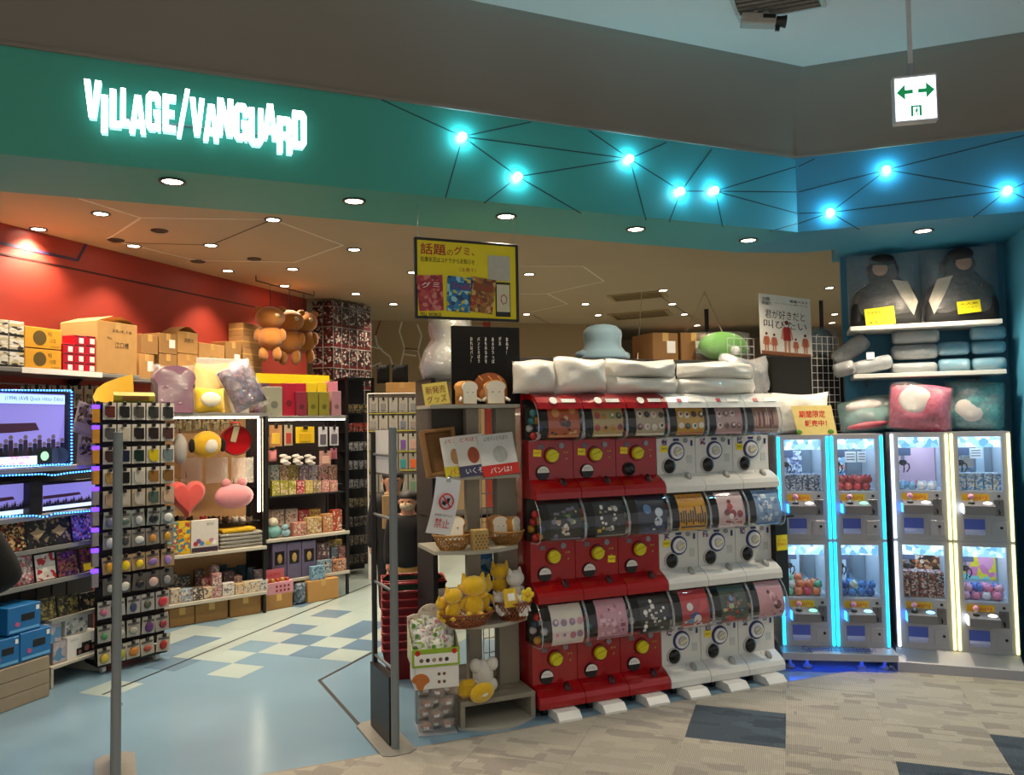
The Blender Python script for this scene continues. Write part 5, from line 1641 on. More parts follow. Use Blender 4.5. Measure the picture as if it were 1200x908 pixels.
# stack of shopping baskets behind the gate
SBF = Fr(onz(452, 800)[:2], 80)
sz0 = .001
m_bkr = mat('red_basket', '#8c1a20', .4, noise=.05)
m_bkg = mat('green_basket', '#123a26', .4, noise=.05)
zst = SBF.px(470, 684, 0)[1]
nb_ = 9
for k in range(nb_):
 top = k == nb_ - 1
 z = sz0 + k * (zst - .2 - sz0) / (nb_ - 1)
 t = thing('shopping_basket', 'dark green shopping basket with a red rim on top of the basket stack' if top else 'red shopping basket nested in the stack by the gate', 'shopping basket', SBF.w(.19, .15, z), SBF.rz, None if top else 'stacked shopping baskets')
 w0, d0, w1_, d1_, hh = .17, .11, .21, .145, .20
 m = m_bkg if top else m_bkr
 mb = MB()
 for (ax, ay, bx, by) in ((-1, -1, 1, -1), (1, -1, 1, 1), (1, 1, -1, 1), (-1, 1, -1, -1)):
  mb.add([(ax * w0, ay * d0, 0), (bx * w0, by * d0, 0), (bx * w1_, by * d1_, hh), (ax * w1_, ay * d1_, hh)], [(0, 1, 2, 3), (3, 2, 1, 0)])
 for (ax, ay, bx, by) in ((-1, -1, 1, -1), (1, -1, 1, 1), (1, 1, -1, 1), (-1, 1, -1, -1)):
  q_ = .0075
  mb.add([(ax * (w0 - q_), ay * (d0 - q_), 0), (bx * (w0 - q_), by * (d0 - q_), 0), (bx * (w1_ - q_), by * (d1_ - q_), hh), (ax * (w1_ - q_), ay * (d1_ - q_), hh)], [(0, 1, 2, 3), (3, 2, 1, 0)])
 mb.build('basket_wall', m, t)
 if top:
  MB().box(-w0, w0, -d0, d0, 0, .004).build('basket_floor', m, t)
 MB().tube([(-w1_, -d1_, hh), (w1_, -d1_, hh), (w1_, d1_, hh), (-w1_, d1_, hh)], .009, 5, closed=True).build('rim', m_bkr, t)
 if top:
  for s_ in (-1, 1):
   MB().tube([(-w1_, s_ * .02, hh), (-w1_ * .8, s_ * d1_ * .9, hh + .012), (w1_ * .8, s_ * d1_ * .9, hh + .012), (w1_, s_ * .02, hh)], .006, 5).build('handle', m_bkr, t)
# ================================================================== LEFT WALL SHELVING
m_board = mat('shelf_laminate', '#b9b4a6', .45, noise=.05)
m_steel = mat('shelf_steel', '#9b9a96', .35, metal=.5, noise=.05)
HS = .36                                     # the high shelf hangs further back, on the wall
zT = LF.px(75, 434, HS)[1]
t = thing('wall_shelf', 'long pale shelf high on the red wall carrying cartons', 'shelf', LF.w(0, 0, 0), LF.rz)
HS2 = .60
xe = LF.px(164, 436, HS)[0]
MB().box(-2.2, xe, HS, WALL_D - .002, zT - .03, zT, .003).build('board', m_steel, t)
MB().box(xe, 3.6, HS2 - .01, WALL_D - .002, zT - .03, zT, .003).build('board', m_steel, t)
MB().box(LF.px(25, 431, HS)[0], LF.px(119, 437, HS)[0], HS - .008, HS, zT - .035, zT + .004).build('price_rail', M_PAPER, t)
for lx in (-1.2, -.2, .8, 1.8, 2.8):
 MB().sweep([(HS2 + .05, zT - .03), (WALL_D - .003, zT - .03), (WALL_D - .003, zT - .16), (WALL_D - .03, zT - .16)], lx - .008, lx + .008).build('bracket', M_DARK, t)
m_photo = printed('photo_box', ['#d9d4c8', '#e8e4da', '#c9b98a', '#b8b0a0', '#3a3630', '#e0dccf'], 14, sz=3)
g = 'white printed boxes on the high shelf'
for c_, (x0, x1) in enumerate(((-9, 10), (11, 28.5))):
 for r_, (y0, y1) in enumerate(((404, 426), (382, 403.5), (357, 381.5))):
  zz_ = zT + .001 + r_ * .105
  lx, w, _, h = place(LF, (x0, y0, x1, y1), HS + .02)
  t = thing('photo_box', 'white box printed with a landscape in the stack beside the yellow cartons', 'box', LF.w(lx, HS + .02, zz_), LF.rz, g)
  MB().box(-w / 2, w / 2, 0, .2, 0, .104, .002).build('box_body', m_photo, t)
  MB().box(-w / 2 + .002, w / 2 - .002, -.001, .001, 0, .016).build('dark_base_print', M_INK, t)
m_ycart = mat('yellow_cardboard', '#d79a22', .6, noise=.08)
for r_, (y0, y1) in enumerate(((406, 429), (381, 405))):
 lx, w, _, h = place(LF, (29, y0, 72, y1), HS + .02)
 t = thing('carton', 'golden yellow carton with a round dark seal, %s of two' % ('lower' if r_ == 0 else 'upper'), 'box', LF.w(lx, HS + .02, zT + .001 + r_ * (h + .0015)), LF.rz, 'yellow cartons on the high shelf')
 MB().box(-w / 2, w / 2, 0, .26, 0, h, .003).build('carton_body', m_ycart, t)
 MB().cyl((-w * .1, -.0015, h * .5), (-w * .1, 0, h * .5), h * .36, n=24).build('round_seal', mat('seal_brown', '#5d4a1c', .6, noise=.3, nscale=60), t)
 text('RS', .05, M_INK, t, (w * .18, -.001, h * .62), fit=(w * .1, h * .2))
 text('11/30', .05, M_INK, t, (w * .26, -.001, h * .3), fit=(w * .16, h * .2))
 text('FRAGRANCE', .05, M_INK, t, (w * .33, -.001, h * .08), fit=(w * .25, h * .07))
for r_ in range(4):
 for c_ in range(3):
  x0 = 74 + 12.8 * c_
  if r_ == 3 and c_ == 0:
   continue
  lx, w, _, h = place(LF, (x0, 421, x0 + 12.4, 431.5), HS + .02)
  t = thing('small_box', 'small crimson box with a white label in the block beside the big carton', 'box', LF.w(lx, HS + .02, zT + .001 + r_ * (h + .001)), LF.rz, 'crimson boxes on the high shelf')
  MB().box(-w / 2, w / 2, 0, .12, 0, h, .002).build('box_body', mat('crimson_box', '#b8102c', .4), t)
  MB().box(-w * .05, w * .38, -.001, .001, h * .12, h * .72).build('label', M_PAPER, t)
  MB().box(-w * .42, w * .42, -.001, .001, h * .84, h * .95).build('stripe', M_INK, t)
cg = 'brown cartons on the high shelf'
carton(LF, (114, 378, 161, 434), .38, 'largest tall brown carton with handwriting, beside the crimson boxes', cg, HS + .01, zT + .001, txt=[('25,4,16', .5, .06, .1, .8), ('江口様', .35, .12, .1, .5), ('No.', .12, .05, -.2, .66)], flaps=True)
carton(LF, (163, 415, 181, 436), .18, 'small brown carton with a white sticker between the big carton and the taped ones', cg, HS2, zT + .001, sticker=True)
h1_ = place(LF, (163, 415, 181, 436), HS2, zT)[3]
carton(LF, (166, 392, 185.5, 414), .18, 'dull brown carton behind the purple toast cushion, upper row', cg, HS2 + .005, zT + h1_ + .004, m=M_CARTON2)
carton(LF, (187, 415, 207.5, 434), .18, 'lower brown carton with a round red mark', cg, HS2, zT + .001, m=M_CARTON2)
carton(LF, (208.5, 415, 232, 434), .18, 'lower plain brown carton under the open one', cg, HS2, zT + .001)
h2 = place(LF, (187, 415, 207, 434), HS2, zT)[3]
carton(LF, (187, 391, 207.5, 414), .18, 'upper brown carton with a white shipping sticker', cg, HS2, zT + h2 + .004, m=M_CARTON2, sticker=True)
carton(LF, (208.5, 389, 232, 414), .18, 'open brown carton with bold brush writing', cg, HS2, zT + place(LF, (208.5, 415, 232, 434), HS2, zT)[3] + .004, txt=[('次郎丸', .5, .2, .05, .5)], flaps=True)
carton(LF, (233, 403, 263.5, 434), .18, 'wide light brown carton beside the tower of flat cartons', cg, HS2, zT + .001, txt=[('ワレモノ', .5, .12, .15, .55)])
carton(LF, (264.5, 401, 283, 434), .18, 'brown carton with a tall white delivery slip', cg, HS2, zT + .001, m=M_CARTON2, sticker=True)
for r_ in range(5):
 y1 = 440 - r_ * 14.3
 lx, w, _, h = place(LF, (285, 425, 307, 439.3), HS2)
 t = thing('carton', 'flat brown carton in the tower beside the hanging brown bears', 'box', LF.w(lx, HS2, zT + .001 + r_ * (h + .001)), LF.rz, 'tower of flat cartons')
 MB().box(-w / 2, w / 2, 0, .18, 0, h, .003).build('carton_body', M_CARTON2, t)
 MB().box(-w / 2 - .0006, w / 2 + .0006, -.0006, .1806, h * .45, h * .55).build('tape', M_TAPE, t)
# row of hanging packs on the red wall under the shelf
rod = thing('hanging_rail', 'thin steel rail with hanging packs under the high shelf', 'rail', LF.w(0, 0, 0), LF.rz)
zr = LF.px(70, 452, .55)[1]
MB().cyl((-1, .568, zr), (1.2, .568, zr), .005, n=6).build('rail_bar', M_STEEL if 'M_STEEL' in globals() else m_steel, rod)
for lx in (-.9, 0, 1.1):
 MB().cyl((lx, .568, zr), (lx, WALL_D - .001, zr), .004, n=6).build('rail_arm', m_steel, rod)
for k in range(9):
 x0 = 24 + 12.5 * k
 hang_card(LF, (x0, 452, x0 + 10.5, 478), mat('cream_pack', '#b9a888', .5), printed('strap_print', ['#3a2a26', '#6a5a4a', '#2a2a30', '#8a7a60'], 40), 'cream pack hanging in the row under the high shelf', 'pack', 'packs hanging under the high shelf', .56, 'box')
# television with a blue LED frame
m_bled = glow('blue_led_string', '#2f7dff', 9)
lx0, zt_ = LF.px(-30, 458, .0)
def screen(x0, y0, x1, y1, yo, label, full_):
 a, b = LF.px(x0, (y0 + y1) / 2, yo)[0], LF.px(x1, (y0 + y1) / 2, yo)[0]
 cx = (max(x0, 0) + x1) / 2
 zt2, zb2_ = LF.px(cx, y0, yo)[1], LF.px(cx, y1, yo)[1]
 t = thing('display_screen', label, 'screen', LF.w((a + b) / 2, yo, zb2_), LF.rz)
 w, h = b - a, zt2 - zb2_
 MB().box(-w / 2 - .02, w / 2 + (.045 if full_ else .02), .0, .05, -.012, h + .02, .004).build('bezel', M_BLACK, t)
 sc_ = MB().box(-w / 2, w / 2, -.002, .001, 0, h).build('screen_panel', glow('screen_lilac', '#7d78c8', .55), t)
 mb = MB()
 mb.box(-w / 2, w / 2, -.003, -.002, 0, h * .16, 0, 0)
 stuff(mb.build('screen_band', glow('screen_pale', '#c8dcff', .7), sc_))
 rr = random.Random(3)
 pp = MB()
 for k in range(20):
  x = -w / 2 + w * (k + .5) / 20
  zz_ = h * (.27 + .05 * (k % 3))
  pp.prism([(x - w * .026, h * .15), (x + w * .026, h * .15), (x + w * .022, zz_), (x - w * .022, zz_)], -.0034, -.003, k % 3)
  pp.cyl((x, -.0036, zz_ + h * .035), (x, -.003, zz_ + h * .035), h * .032, n=10, mi=3)
 stuff(pp.build('screen_crowd', [glow('crowd_dark', '#0b0b12', .1), glow('crowd_blue', '#141a2c', .2), glow('crowd_red', '#2c2032', .2), glow('crowd_skin', '#6a5f70', .2)], sc_))
 q = MB()
 q.prism([(-w * .5, h * .58), (w * .18, h * .6), (w * .22, h * .5), (-w * .05, h * .47), (-w * .5, h * .45)], -.0033, -.003, 0)
 stuff(q.build('screen_shape', glow('shape_dark', '#3a2036', .35), sc_))
 if full_:
  MB().box(-w / 2, w / 2, -.004, -.002, h * .86, h * .985).build('title_bar', glow('title_bar', '#a9d0ff', .8), sc_)
  text('(1994) (AVB Quick Hitter Edits)', .05, M_INK, sc_, (w * .17, -.0045, h * .885), fit=(w * .62, h * .075))
  text('限定100枚', .05, glow('pink_txt', '#e0409a', .7), sc_, (w * .02, -.0045, h * .10), fit=(w * .2, h * .055))
  text('¥2,200 (税込)', .05, glow('pink_txt', '#e0409a', .7), sc_, (-w * .02, -.0045, h * .02), fit=(w * .3, h * .06))
  for k in range(2):
   MB().cyl((w * (.40 + .07 * k), -.0042, h * .13), (w * (.40 + .07 * k), -.003, h * .13), h * .115, n=20).build('disc_picture', glow('disc_dark%d' % k, '#2c3a52', .3), sc_)
  MB().box(w * .2, w * .36, -.0048, -.003, h * .02, h * .25).build('case_picture', glow('case_dark', '#0c1a1a', .3), sc_)
  MB().cyl((w * .28, -.0052, h * .14), (w * .28, -.0045, h * .14), h * .065, n=12).build('case_emblem', glow('emblem', '#9ad0b0', .6), sc_)
 return t, w, h
tv, w, h = screen(-40, 461, 75, 547, .10, 'large lit screen with a title bar, framed by a blue light string', True)
def led_path(px, yo, par_label, name):
 P = [LF.hit(x, y, yo) for x, y in px]
 o = P[0]
 t = thing('light_string', par_label, 'light string', o, 0, 'blue light strings on the music shelf')
 pts = [p - o for p in P]
 MB().tube(pts, .006, 5).build('tape', mat('led_tape', '#10204a', .4), t)
 mb = MB()
 for a, b in zip(pts, pts[1:]):
  n = max(1, int((b - a).length / .022))
  for k in range(n):
   c = a.lerp(b, (k + .5) / n) + LF.ey * -.004
   mb.box(c.x - .004, c.x + .004, c.y - .005, c.y + .003, c.z - .004, c.z + .004)
 stuff(mb.build('led_dots', m_bled, t))
led_path([(-20, 457), (83.5, 457.5), (83.5, 544), (-20, 547)], .096, 'blue light string around the large screen', 'a')
led_path([(-20, 558), (50, 555.5), (62, 557), (80, 554), (113, 551)], -.009, 'blue light string along the top of the small screens', 'b')
led_path([(-20, 606), (40, 604), (52, 606), (62, 602), (112, 598)], -.009, 'wavy blue light string under the small screens', 'c')
led_path([(116, 575), (114, 600), (112, 615), (117, 632)], -.009, 'blue light string hanging down at the end of the music shelf', 'd')
screen(-30, 567, 34, 603, .14, 'small dark lit screen between the blue light strings, partly outside', False)
screen(50, 566, 111, 595, .14, 'small lit screen with a crowd picture beside the spinner rack', False)
zsp = LF.px(17, 603, .14)[1] - .012
t = box_thing(LF, (35, 564, 50, 602), .06, M_BLACK, 'speaker', 'black speaker standing between the two small screens', 'speaker', yo=.06, z=zsp)
# papers pinned at the side
for (x0, y0, x1, y1, tl, lab) in ((82, 472, 113, 509, 14, 'tilted white sheet with photos of round objects, above the other'), (88, 509, 114, 546, 3, 'white sheet with a necklace picture under the tilted one')):
 lx, w, zb_, h = place(LF, (x0, y0, x1, y1), .02)
 t = thing('info_sheet', lab, 'sheet', LF.w(lx, .02, zb_), 0, 'sheets beside the large screen', (0, R(tl), LF.rz))
 MB().box(-w * .42, w * .42, 0, .003, 0, h).build('sheet', mat('grey_sheet', '#a49c90', .5), t)
 MB().box(-w * .36, w * .36, -.001, 0, h * .35, h * .93).build('photo', printed('sheet_photo', ['#8a8278', '#2a2624', '#b0a898', '#5a4a40'], 30), t)
 MB().box(-w * .34, w * .34, -.001, 0, h * .08, h * .28).build('caption', printed('sheet_text', ['#a49c90', '#8a8278', '#b9b2a6'], 120, sz=5), t)
# shelf boards with record sleeves
def lboard(xa, ya, xb, yb, name_lab, dep=.358, z=None):
 a, za = LF.px(xa, ya, 0); b, zb_ = LF.px(xb, yb, 0)
 z = (za + zb_) / 2 if z is None else z
 t = thing('shelf_board', name_lab, 'shelf', LF.w(0, 0, z), LF.rz, 'boards of the music shelf')
 MB().box(a - (.6 if xa < 30 else 0), b, 0, dep, -.022, 0, .002).build('board', m_board, t)
 MB().box(a - (.6 if xa < 30 else 0), b, -.004, 0, -.024, .003).build('price_rail', m_steel, t)
 return z
zs1 = lboard(4, 648, 117, 633, 'pale shelf board under the black and gold disc cases')
zs2 = lboard(14, 687, 117, 671, 'pale shelf board under the red and white disc cases')
zs3 = lboard(60, 725, 117, 714, 'pale shelf board under the dark disc cases')
lboard(4, 607, 112, 599, 'dark-lit shelf board under the two small screens', z=zsp)
lboard(4, 557, 113, 551, 'shelf board under the large screen', z=LF.px(17, 547, .10)[1] - .012)
bp = thing('grid_panel', 'dark grid back panel of the music shelf', 'panel', LF.w(0, 0, 0), LF.rz)
MB().box(-1.6, LF.px(117, 640, .3)[0], .357, .375, .0, zT - .35).build('panel', mat('dark_panel', '#1c1a1c', .6), bp)
for k in range(12):
 MB().cyl((-.9 + .12 * k, .355, .3), (-.9 + .12 * k, .355, 1.1), .004, n=5).build('grid_wire', M_DARK, bp)
P_CD = [printed('cd_gold', ['#1a1512', '#2a211a', '#b8925a', '#171412', '#8a2a20', '#d8b880'], 38), printed('cd_black', ['#15171a', '#1d2024', '#0e0f12', '#8a7a5a', '#2a2d33'], 30), printed('cd_pink', ['#6a3a4a', '#b08a94', '#c05a6a', '#8a7f7a', '#d8c8c8'], 36), printed('cd_white', ['#c9c6c0', '#d8d5ce', '#b0242a', '#e0ddd6', '#c9c6c0'], 20), printed('cd_plum', ['#4a2438', '#6a3a3a', '#8a6a3a', '#2a1a2a', '#9a4a5a'], 34), printed('cd_olive', ['#2a2a20', '#6a6030', '#15150f', '#8a8248', '#3a3a2a'], 34), printed('cd_violet_lit', ['#4a3a9a', '#8a7ad8', '#2a2060', '#c0a8e8', '#b05aa0'], 34)]  # last palette holds the violet glow of the light string
cds = [((4, 612, 33, 648), zs1, 0, 'black disc case with gold lettering'), ((33, 608, 60, 644), zs1, 1, 'glossy black disc case with a bird emblem, beside the gold-lettered one'), ((59, 605, 85, 640), zs1, 1, 'glossy black disc case with a bird emblem, beside the violet one'), ((86, 602, 112, 636), zs1, 6, 'disc case with violet light put into its cover colours'),
 ((15, 651, 42, 686), zs2, 2, 'pink and grey disc case'), ((43, 648, 68, 681), zs2, 3, 'white disc case with a red splash'), ((69, 645, 93, 677), zs2, 4, 'plum-coloured disc case beside the white one'), ((95, 641, 115, 673), zs2, 4, 'plum-coloured disc case with a yellow sticker'),
 ((46, 700, 68, 727), zs3, 5, 'dark olive disc case beside the blue boxes'), ((69, 697, 94, 721), zs3, 5, 'dark disc case with a gold dragon pattern'), ((95, 694, 115, 717), zs3, 1, 'dark disc case at the end of the lowest board')]
for k, (bb, z, pi, lab) in enumerate(cds):
 lx, w, zb_, h = place(LF, bb, .03, z + .001)
 t = thing('disc_case', lab, 'disc case', LF.w(lx, .035, z + .001), 0, 'disc cases on the music shelf', (R(-9), 0, LF.rz))
 MB().box(-w / 2, w / 2, 0, .014, 0, h, .002).build('case', M_BLACK, t)
 MB().box(-w * .46, w * .46, -.0012, 0, h * .03, h * .97).build('cover_print', P_CD[pi], t)
 if pi == 1 and k < 4:
  MB().prism([(-w * .35, h * .55), (0, h * .3), (w * .35, h * .55), (w * .12, h * .6), (0, h * .72), (-w * .12, h * .6)], -.002, -.001).build('emblem', mat('emblem_tan', '#b09a74', .4), t)
 if k in (0, 4):
  text(('TOKYO', '2023')[k == 4], .03, mat('gold_print', '#c9a86a', .4) if k == 0 else M_PAPER, t, (0, -.0018, h * .45), fit=(w * .7, h * .16))
 if k == 7:
  MB().box(-w * .3, w * .42, -.002, -.001, h * .06, h * .34).build('sticker', M_YCARD, t)
# wooden crate, blue boxes, bench with boxes
cr_ = LF.px(58, 800, -.12)[0]
zc_ = LF.px(50, 770, -.12)[1]
t = thing('wooden_crate', 'pale plank crate on the floor under the blue boxes', 'crate', LF.w(0, -.12, 0), LF.rz)
for k in range(3):
 MB().box(cr_ - 1.1, cr_, 0, .012, k * zc_ / 3 + .002, (k + 1) * zc_ / 3 - .002, .002).build('plank', mat('pale_plank', '#9d8f78', .6, noise=.18, nscale=7), t)
MB().box(cr_ - 1.1, cr_ - .002, .012, .40, 0, zc_ - .002).build('crate_core', mat('plank_core', '#8a7d68', .7), t)
m_bbx = mat('blue_box', '#1c6fb0', .4, noise=.1, nscale=20)
for (bb, z, yo, lab) in (((24, 738, 60, 770), zc_, -.10, 'blue boxed gadget beside the small white box, lower layer'), ((-12, 749.5, 23, 777), zc_, -.10, 'blue boxed gadget next to the black-coated person'), ((9, 709, 48, 742), None, -.08, 'blue boxed gadget on top of the two others')):
 zz_ = z + .001 if z else zc_ + .001 + place(LF, (24, 738, 60, 770), -.10, zc_)[3] + .001
 t = box_thing(LF, bb, .22, m_bbx, 'gadget_box', lab, 'box', 'blue gadget boxes', yo, zz_)
 lx, w, zb_, h = place(LF, bb, yo, zz_)
 MB().box(-w * .1, w * .3, -.002, 0, h * .42, h * .68, .002).build('gadget_picture', M_BLACK, t)
 MB().prism([(-w * .3, h * .3), (-w * .18, h * .24), (-w * .12, h * .36), (-w * .26, h * .44)], -.002, 0).build('pink_splash', mat('pink_print', '#c05a8a', .5), t)
 MB().box(w * .34, w * .44, -.002, 0, h * .74, h * .9).build('price_label', M_PAPER, t)
 MB().box(-w * .45, w * .45, -.0015, 0, h * .06, h * .16).build('pale_stripe', mat('sky_print', '#6ab0e0', .5), t)
bx0, zb_ = LF.px(60, 782, -.02)
bx1 = LF.px(119.5, 768, -.02)[0]
t = thing('low_bench', 'low white plank bench carrying speaker boxes beside the crate', 'bench', LF.w(0, -.02, 0), LF.rz)
MB().box(bx0, bx1, 0, .34, zb_ - .02, zb_, .002).build('bench_top', m_board, t)
for x in (bx0, bx1 - .02):
 MB().box(x, x + .02, 0, .34, 0, zb_ - .02, .002).build('bench_side', m_board, t)
t = box_thing(LF, (79, 742, 116, 777), .16, M_WHITE, 'speaker_box', 'white box with a picture of three black speakers on the bench', 'box', None, .0, zb_ + .001)
lx, w, zz_, h = place(LF, (79, 742, 116, 777), .0, zb_)
for k, (dx, r_, hh) in enumerate(((-.12, .1, .3), (.1, .16, .5), (.32, .12, .38))):
 s_ = MB().box(w * dx - w * r_, w * dx + w * r_, -.002, 0, h * .1, h * (.1 + hh), .002).build('speaker_picture', M_BLACK, t)
 MB().cyl((w * dx, -.003, h * (.1 + hh * .45)), (w * dx, -.002, h * (.1 + hh * .45)), w * r_ * .5, n=12).build('cone_picture', mat('cone_red', '#8a5a50', .5), s_)
text('SPEAKER', .03, M_GREY, t, (-w * .28, -.001, h * .78), fit=(w * .24, h * .06))
t = box_thing(LF, (62, 752, 78, 781), .14, mat('pale_box', '#a9a0a6', .5), 'gadget_box', 'narrow pale box with a blue picture on the bench', 'box', None, .01, zb_ + .001, front=printed('pale_blue_front', ['#b0a8ae', '#b8b0b6', '#5a8ab0', '#a9a0a6'], 12))
hp = place(LF, (62, 752, 78, 781), .01, zb_)[3]
t = box_thing(LF, (51, 730, 72, 752), .12, mat('pale_box', '#a9a0a6', .5), 'gadget_box', 'pale box standing on the narrow pale box', 'box', None, .012, zb_ + hp + .002, front=printed('pale_blue_front', ['#b0a8ae', '#b8b0b6', '#5a8ab0', '#a9a0a6'], 12))
hs = place(LF, (79, 742, 116, 777), .0, zb_)[3]
t = box_thing(LF, (77, 723, 103, 743), .10, M_WHITE, 'radio_box', 'white box with a radio picture on the speaker box', 'box', None, .04, zb_ + hs + .002, front=printed('radio_print', ['#d0d0cc', '#c0c4c4', '#4a6a7a', '#d8d8d4', '#9a9c9a'], 26))
# ================================================================== SPINNER RACK
_sp = onz(118, 790)
SP = Fr((-2.577 * 1.1, 4.909 * 1.1), 40)
sw = .437 * 1.1
t = thing('spinner_rack', 'tall black wire rack hung with small packs, on white castors', 'rack', SP.w(0, 0, 0), SP.rz)
zt_s = SP.px(160, 470, 0)[1]
for x in (.01, sw - .01):
 MB().box(x - .01, x + .01, .05, .07, .06, zt_s, .002).build('rack_post', M_DARK, t)
MB().box(0, sw, .055, .062, .12, zt_s - .02).build('rack_back', mat('dark_mesh', '#262024', .6), t)
rowsz = [492, 517, 543, 568, 593, 617, 640, 668, 692, 718, 745]
MB().box(0, sw, .0, .3, .05, .075, .003).build('rack_foot', M_DARK, t)
for x in (.05, sw - .06):
 for y in (.05, .25):
  MB().cyl((x - .012, y, .026), (x + .012, y, .026), .026, n=12).build('castor', M_WHITE, t)
for y in rowsz + [770]:
 z = SP.px(160, y - 19, 0)[1]
 MB().box(0, sw, -.004, .056, z - .008, z + .004).build('hook_bar', M_BLACK, t)
m_ypan = mat('orange_side', '#c98a2a', .5, noise=.2, nscale=20)
m_vled = glow('violet_led', '#5a30ff', 2.2)
for k in range(9):
 zz_ = SP.px(118, 478 + 24 * k, 0)[1]
 sp_ = MB().box(-.045, -.004, -.004, .02, zz_ - .10, zz_ - .004).build('side_card', m_ypan if k < 4 else mat('grey_side', '#8a8288', .5), t)
 MB().box(-.045, -.004, -.004, .024, zz_ - .004, zz_ + .022).build('violet_lamp', m_vled, t)
win_c = [['#5a2620', '#1c1c1e', '#46423e', '#2c3230', '#2c2d30'], ['#4a4a4c', '#b9b2a2', '#201c1c', '#2a1e1e', '#4a302e'], ['#3a2420', '#141f3c', '#102a1e', '#c8b21a', '#6a7a7c'], ['#9a7a4a', '#141214', '#bab4aa', '#8a6230', '#7a5a2e'], ['#a08a74', '#b4aca0', '#b8b0a4', '#4a5a52', '#c9a890'], ['#6a6a8a', '#5a6a62', '#b8b8b8', '#1c2226', '#d0d0cc'], ['#b8bcc4', '#3a3a3c', '#d4d4d2', '#c98a3a', '#c09028'], ['#c4901c', '#e0c01c', '#e2c420', '#8a6ab0', '#9a7ac0'], ['#b0aea8', '#c8c4bc', '#16161a', '#c8a8a0', '#8a8a8a'], ['#c06a84', '#8a9a7a', '#3a4464', '#4a4a3a', '#c0343e'], ['#4a8a5a', '#b0b0a8', '#a8a494', '#5a2a6a', '#8a2a34'], ['#c8b03a', '#9aa02a', '#c07a30', '#a84a3a', '#a02a28']]
cardc = ['#cfc9bd', '#cfc9bd', '#cfc9bd', '#cfc9bd', '#b8a890', '#8f9490', '#8a847c', '#a88a6a', '#5a5450', '#a8a29e', '#a09a90', '#b8b09c']
for r_, y in enumerate(rowsz + [770]):
 for c_ in range(5):
  fx = (c_ + .5) / 5
  x = 120 + 85 * fx - (6 if r_ > 8 else 0)
  dy = -((x - 160) * (y - 505) / 1150) * 1.0
  bb = (x - 8.2, y - 20 + dy, x + 8.2, y + dy)
  hang_card(SP, bb, mat('card_' + cardc[r_][1:] + 'x', cardc[r_], .5, noise=.06), mat('win_' + win_c[r_][c_][1:], win_c[r_][c_], .35, noise=.15, nscale=50), 'white card pack with a coloured window in the %s row of the spinner rack' % ('top', 'second', 'third', 'fourth')[r_] if r_ < 4 else 'small %s on the spinner rack' % ('cream watch-strap pack', 'grey charm pack below the cream ones', 'white and amber charm pack', 'yellow or lilac charm pack', 'black and white charm pack', 'pink or navy charm pack', 'green, white or purple charm pack', 'fruit-coloured charm pack in the lowest row')[r_ - 4], 'pack', 'framed packs on the spinner rack' if r_ < 4 else 'small packs on the spinner rack', -.007, 'window' if r_ < 5 else 'blob')
# curled yellow sheets on top
a, z0 = SP.px(113, 474, .03); b, z1 = SP.px(165, 437, .03)
t = thing('curled_poster', 'large curled yellow sheet on top of the spinner rack', 'sheet', SP.w(a, .06, zt_s - .005), SP.rz)
vs = []
W_, H_ = b - a, (z1 - zt_s) * 1.02
for i in range(9):
 u = i / 8
 y = .10 * math.sin(u * 2.4)
 vs += [(W_ * u, y, 0), (W_ * u, y + .03, H_ * (.18 + .82 * u ** .55))]
MB().add(vs + [(x, y + .003, z) for x, y, z in vs], [(2 * i, 2 * i + 2, 2 * i + 3, 2 * i + 1) for i in range(8)] + [(18 + 2 * i, 18 + 2 * i + 1, 18 + 2 * i + 3, 18 + 2 * i + 2) for i in range(8)], 0, True).build('sheet', mat('yellow_sheet', '#d9a92a', .5, noise=.04), t)
a, z0 = SP.px(136, 475, .0); b, z1 = SP.px(185, 456, .0)
t = thing('price_sign', 'curved olive yellow price strip lying on the spinner rack', 'sign', SP.w(a, .06, zt_s - .022), SP.rz)
H_ = z1 - zt_s
MB().sweep([(0, 0), (-.02, H_ * .3), (-.022, H_ * .7), (0, H_), (.004, H_), (-.018, H_ * .7), (-.016, H_ * .3), (.004, 0)], 0, b - a).build('strip', mat('olive_strip', '#8a8420', .45), t)
for k in range(3):
 stuff(MB().box((b - a) * .2, (b - a) * .85, -.025, -.022, H_ * (.38 + .12 * k), H_ * (.42 + .12 * k)).build('print_line', mat('red_print', '#7a2a14', .5), t))
# ================================================================== RACK WITH PLUSH HEADS
BT = Fr(onz(199, 737)[:2], 51)
bw = BT.px(312, 690, 0)[0]
m_lamp = glow('warm_tube', '#fff0d0', 9)
rk = thing('goods_rack', 'black framed goods rack with pale shelves and a bright light tube', 'rack', BT.w(0, 0, 0), BT.rz)
zB = {'top': BT.px(260, 484, 0)[1], 'mid': BT.px(258, 645, 0)[1], 'low': BT.px(256, 700, 0)[1]}
for x in (-.08, bw - .025):
 MB().box(x, x + .025, .0, .03, 0, zB['top'], .002).build('rack_post', M_BLACK, rk)
 MB().box(x, x + .025, .42, .45, 0, zB['top'], .002).build('rack_post', M_BLACK, rk)
MB().slab([(-.14, -.10), (bw, -.10), (bw, .45), (.02, .45), (-.14, .28)], zB['top'] - .03, zB['top']).build('rack_top', m_steel, rk)
for k in ('mid', 'low'):
 MB().box(-.08, bw, -.02, .44, zB[k] - .03, zB[k], .003).build('rack_shelf', m_board, rk)
MB().box(-.08, bw, .43, .445, .04, zB['top'] - .03).build('rack_back', mat('warm_back', '#c79a68', .6), rk)
MB().box(bw - .05, bw - .035, .05, .07, zB['mid'] + .3, zB['top'] - .05).build('light_tube', m_lamp, rk)
MB().box(-.06, bw - .06, .02, .035, zB['top'] - .045, zB['top'] - .032).build('light_tube', m_lamp, rk)
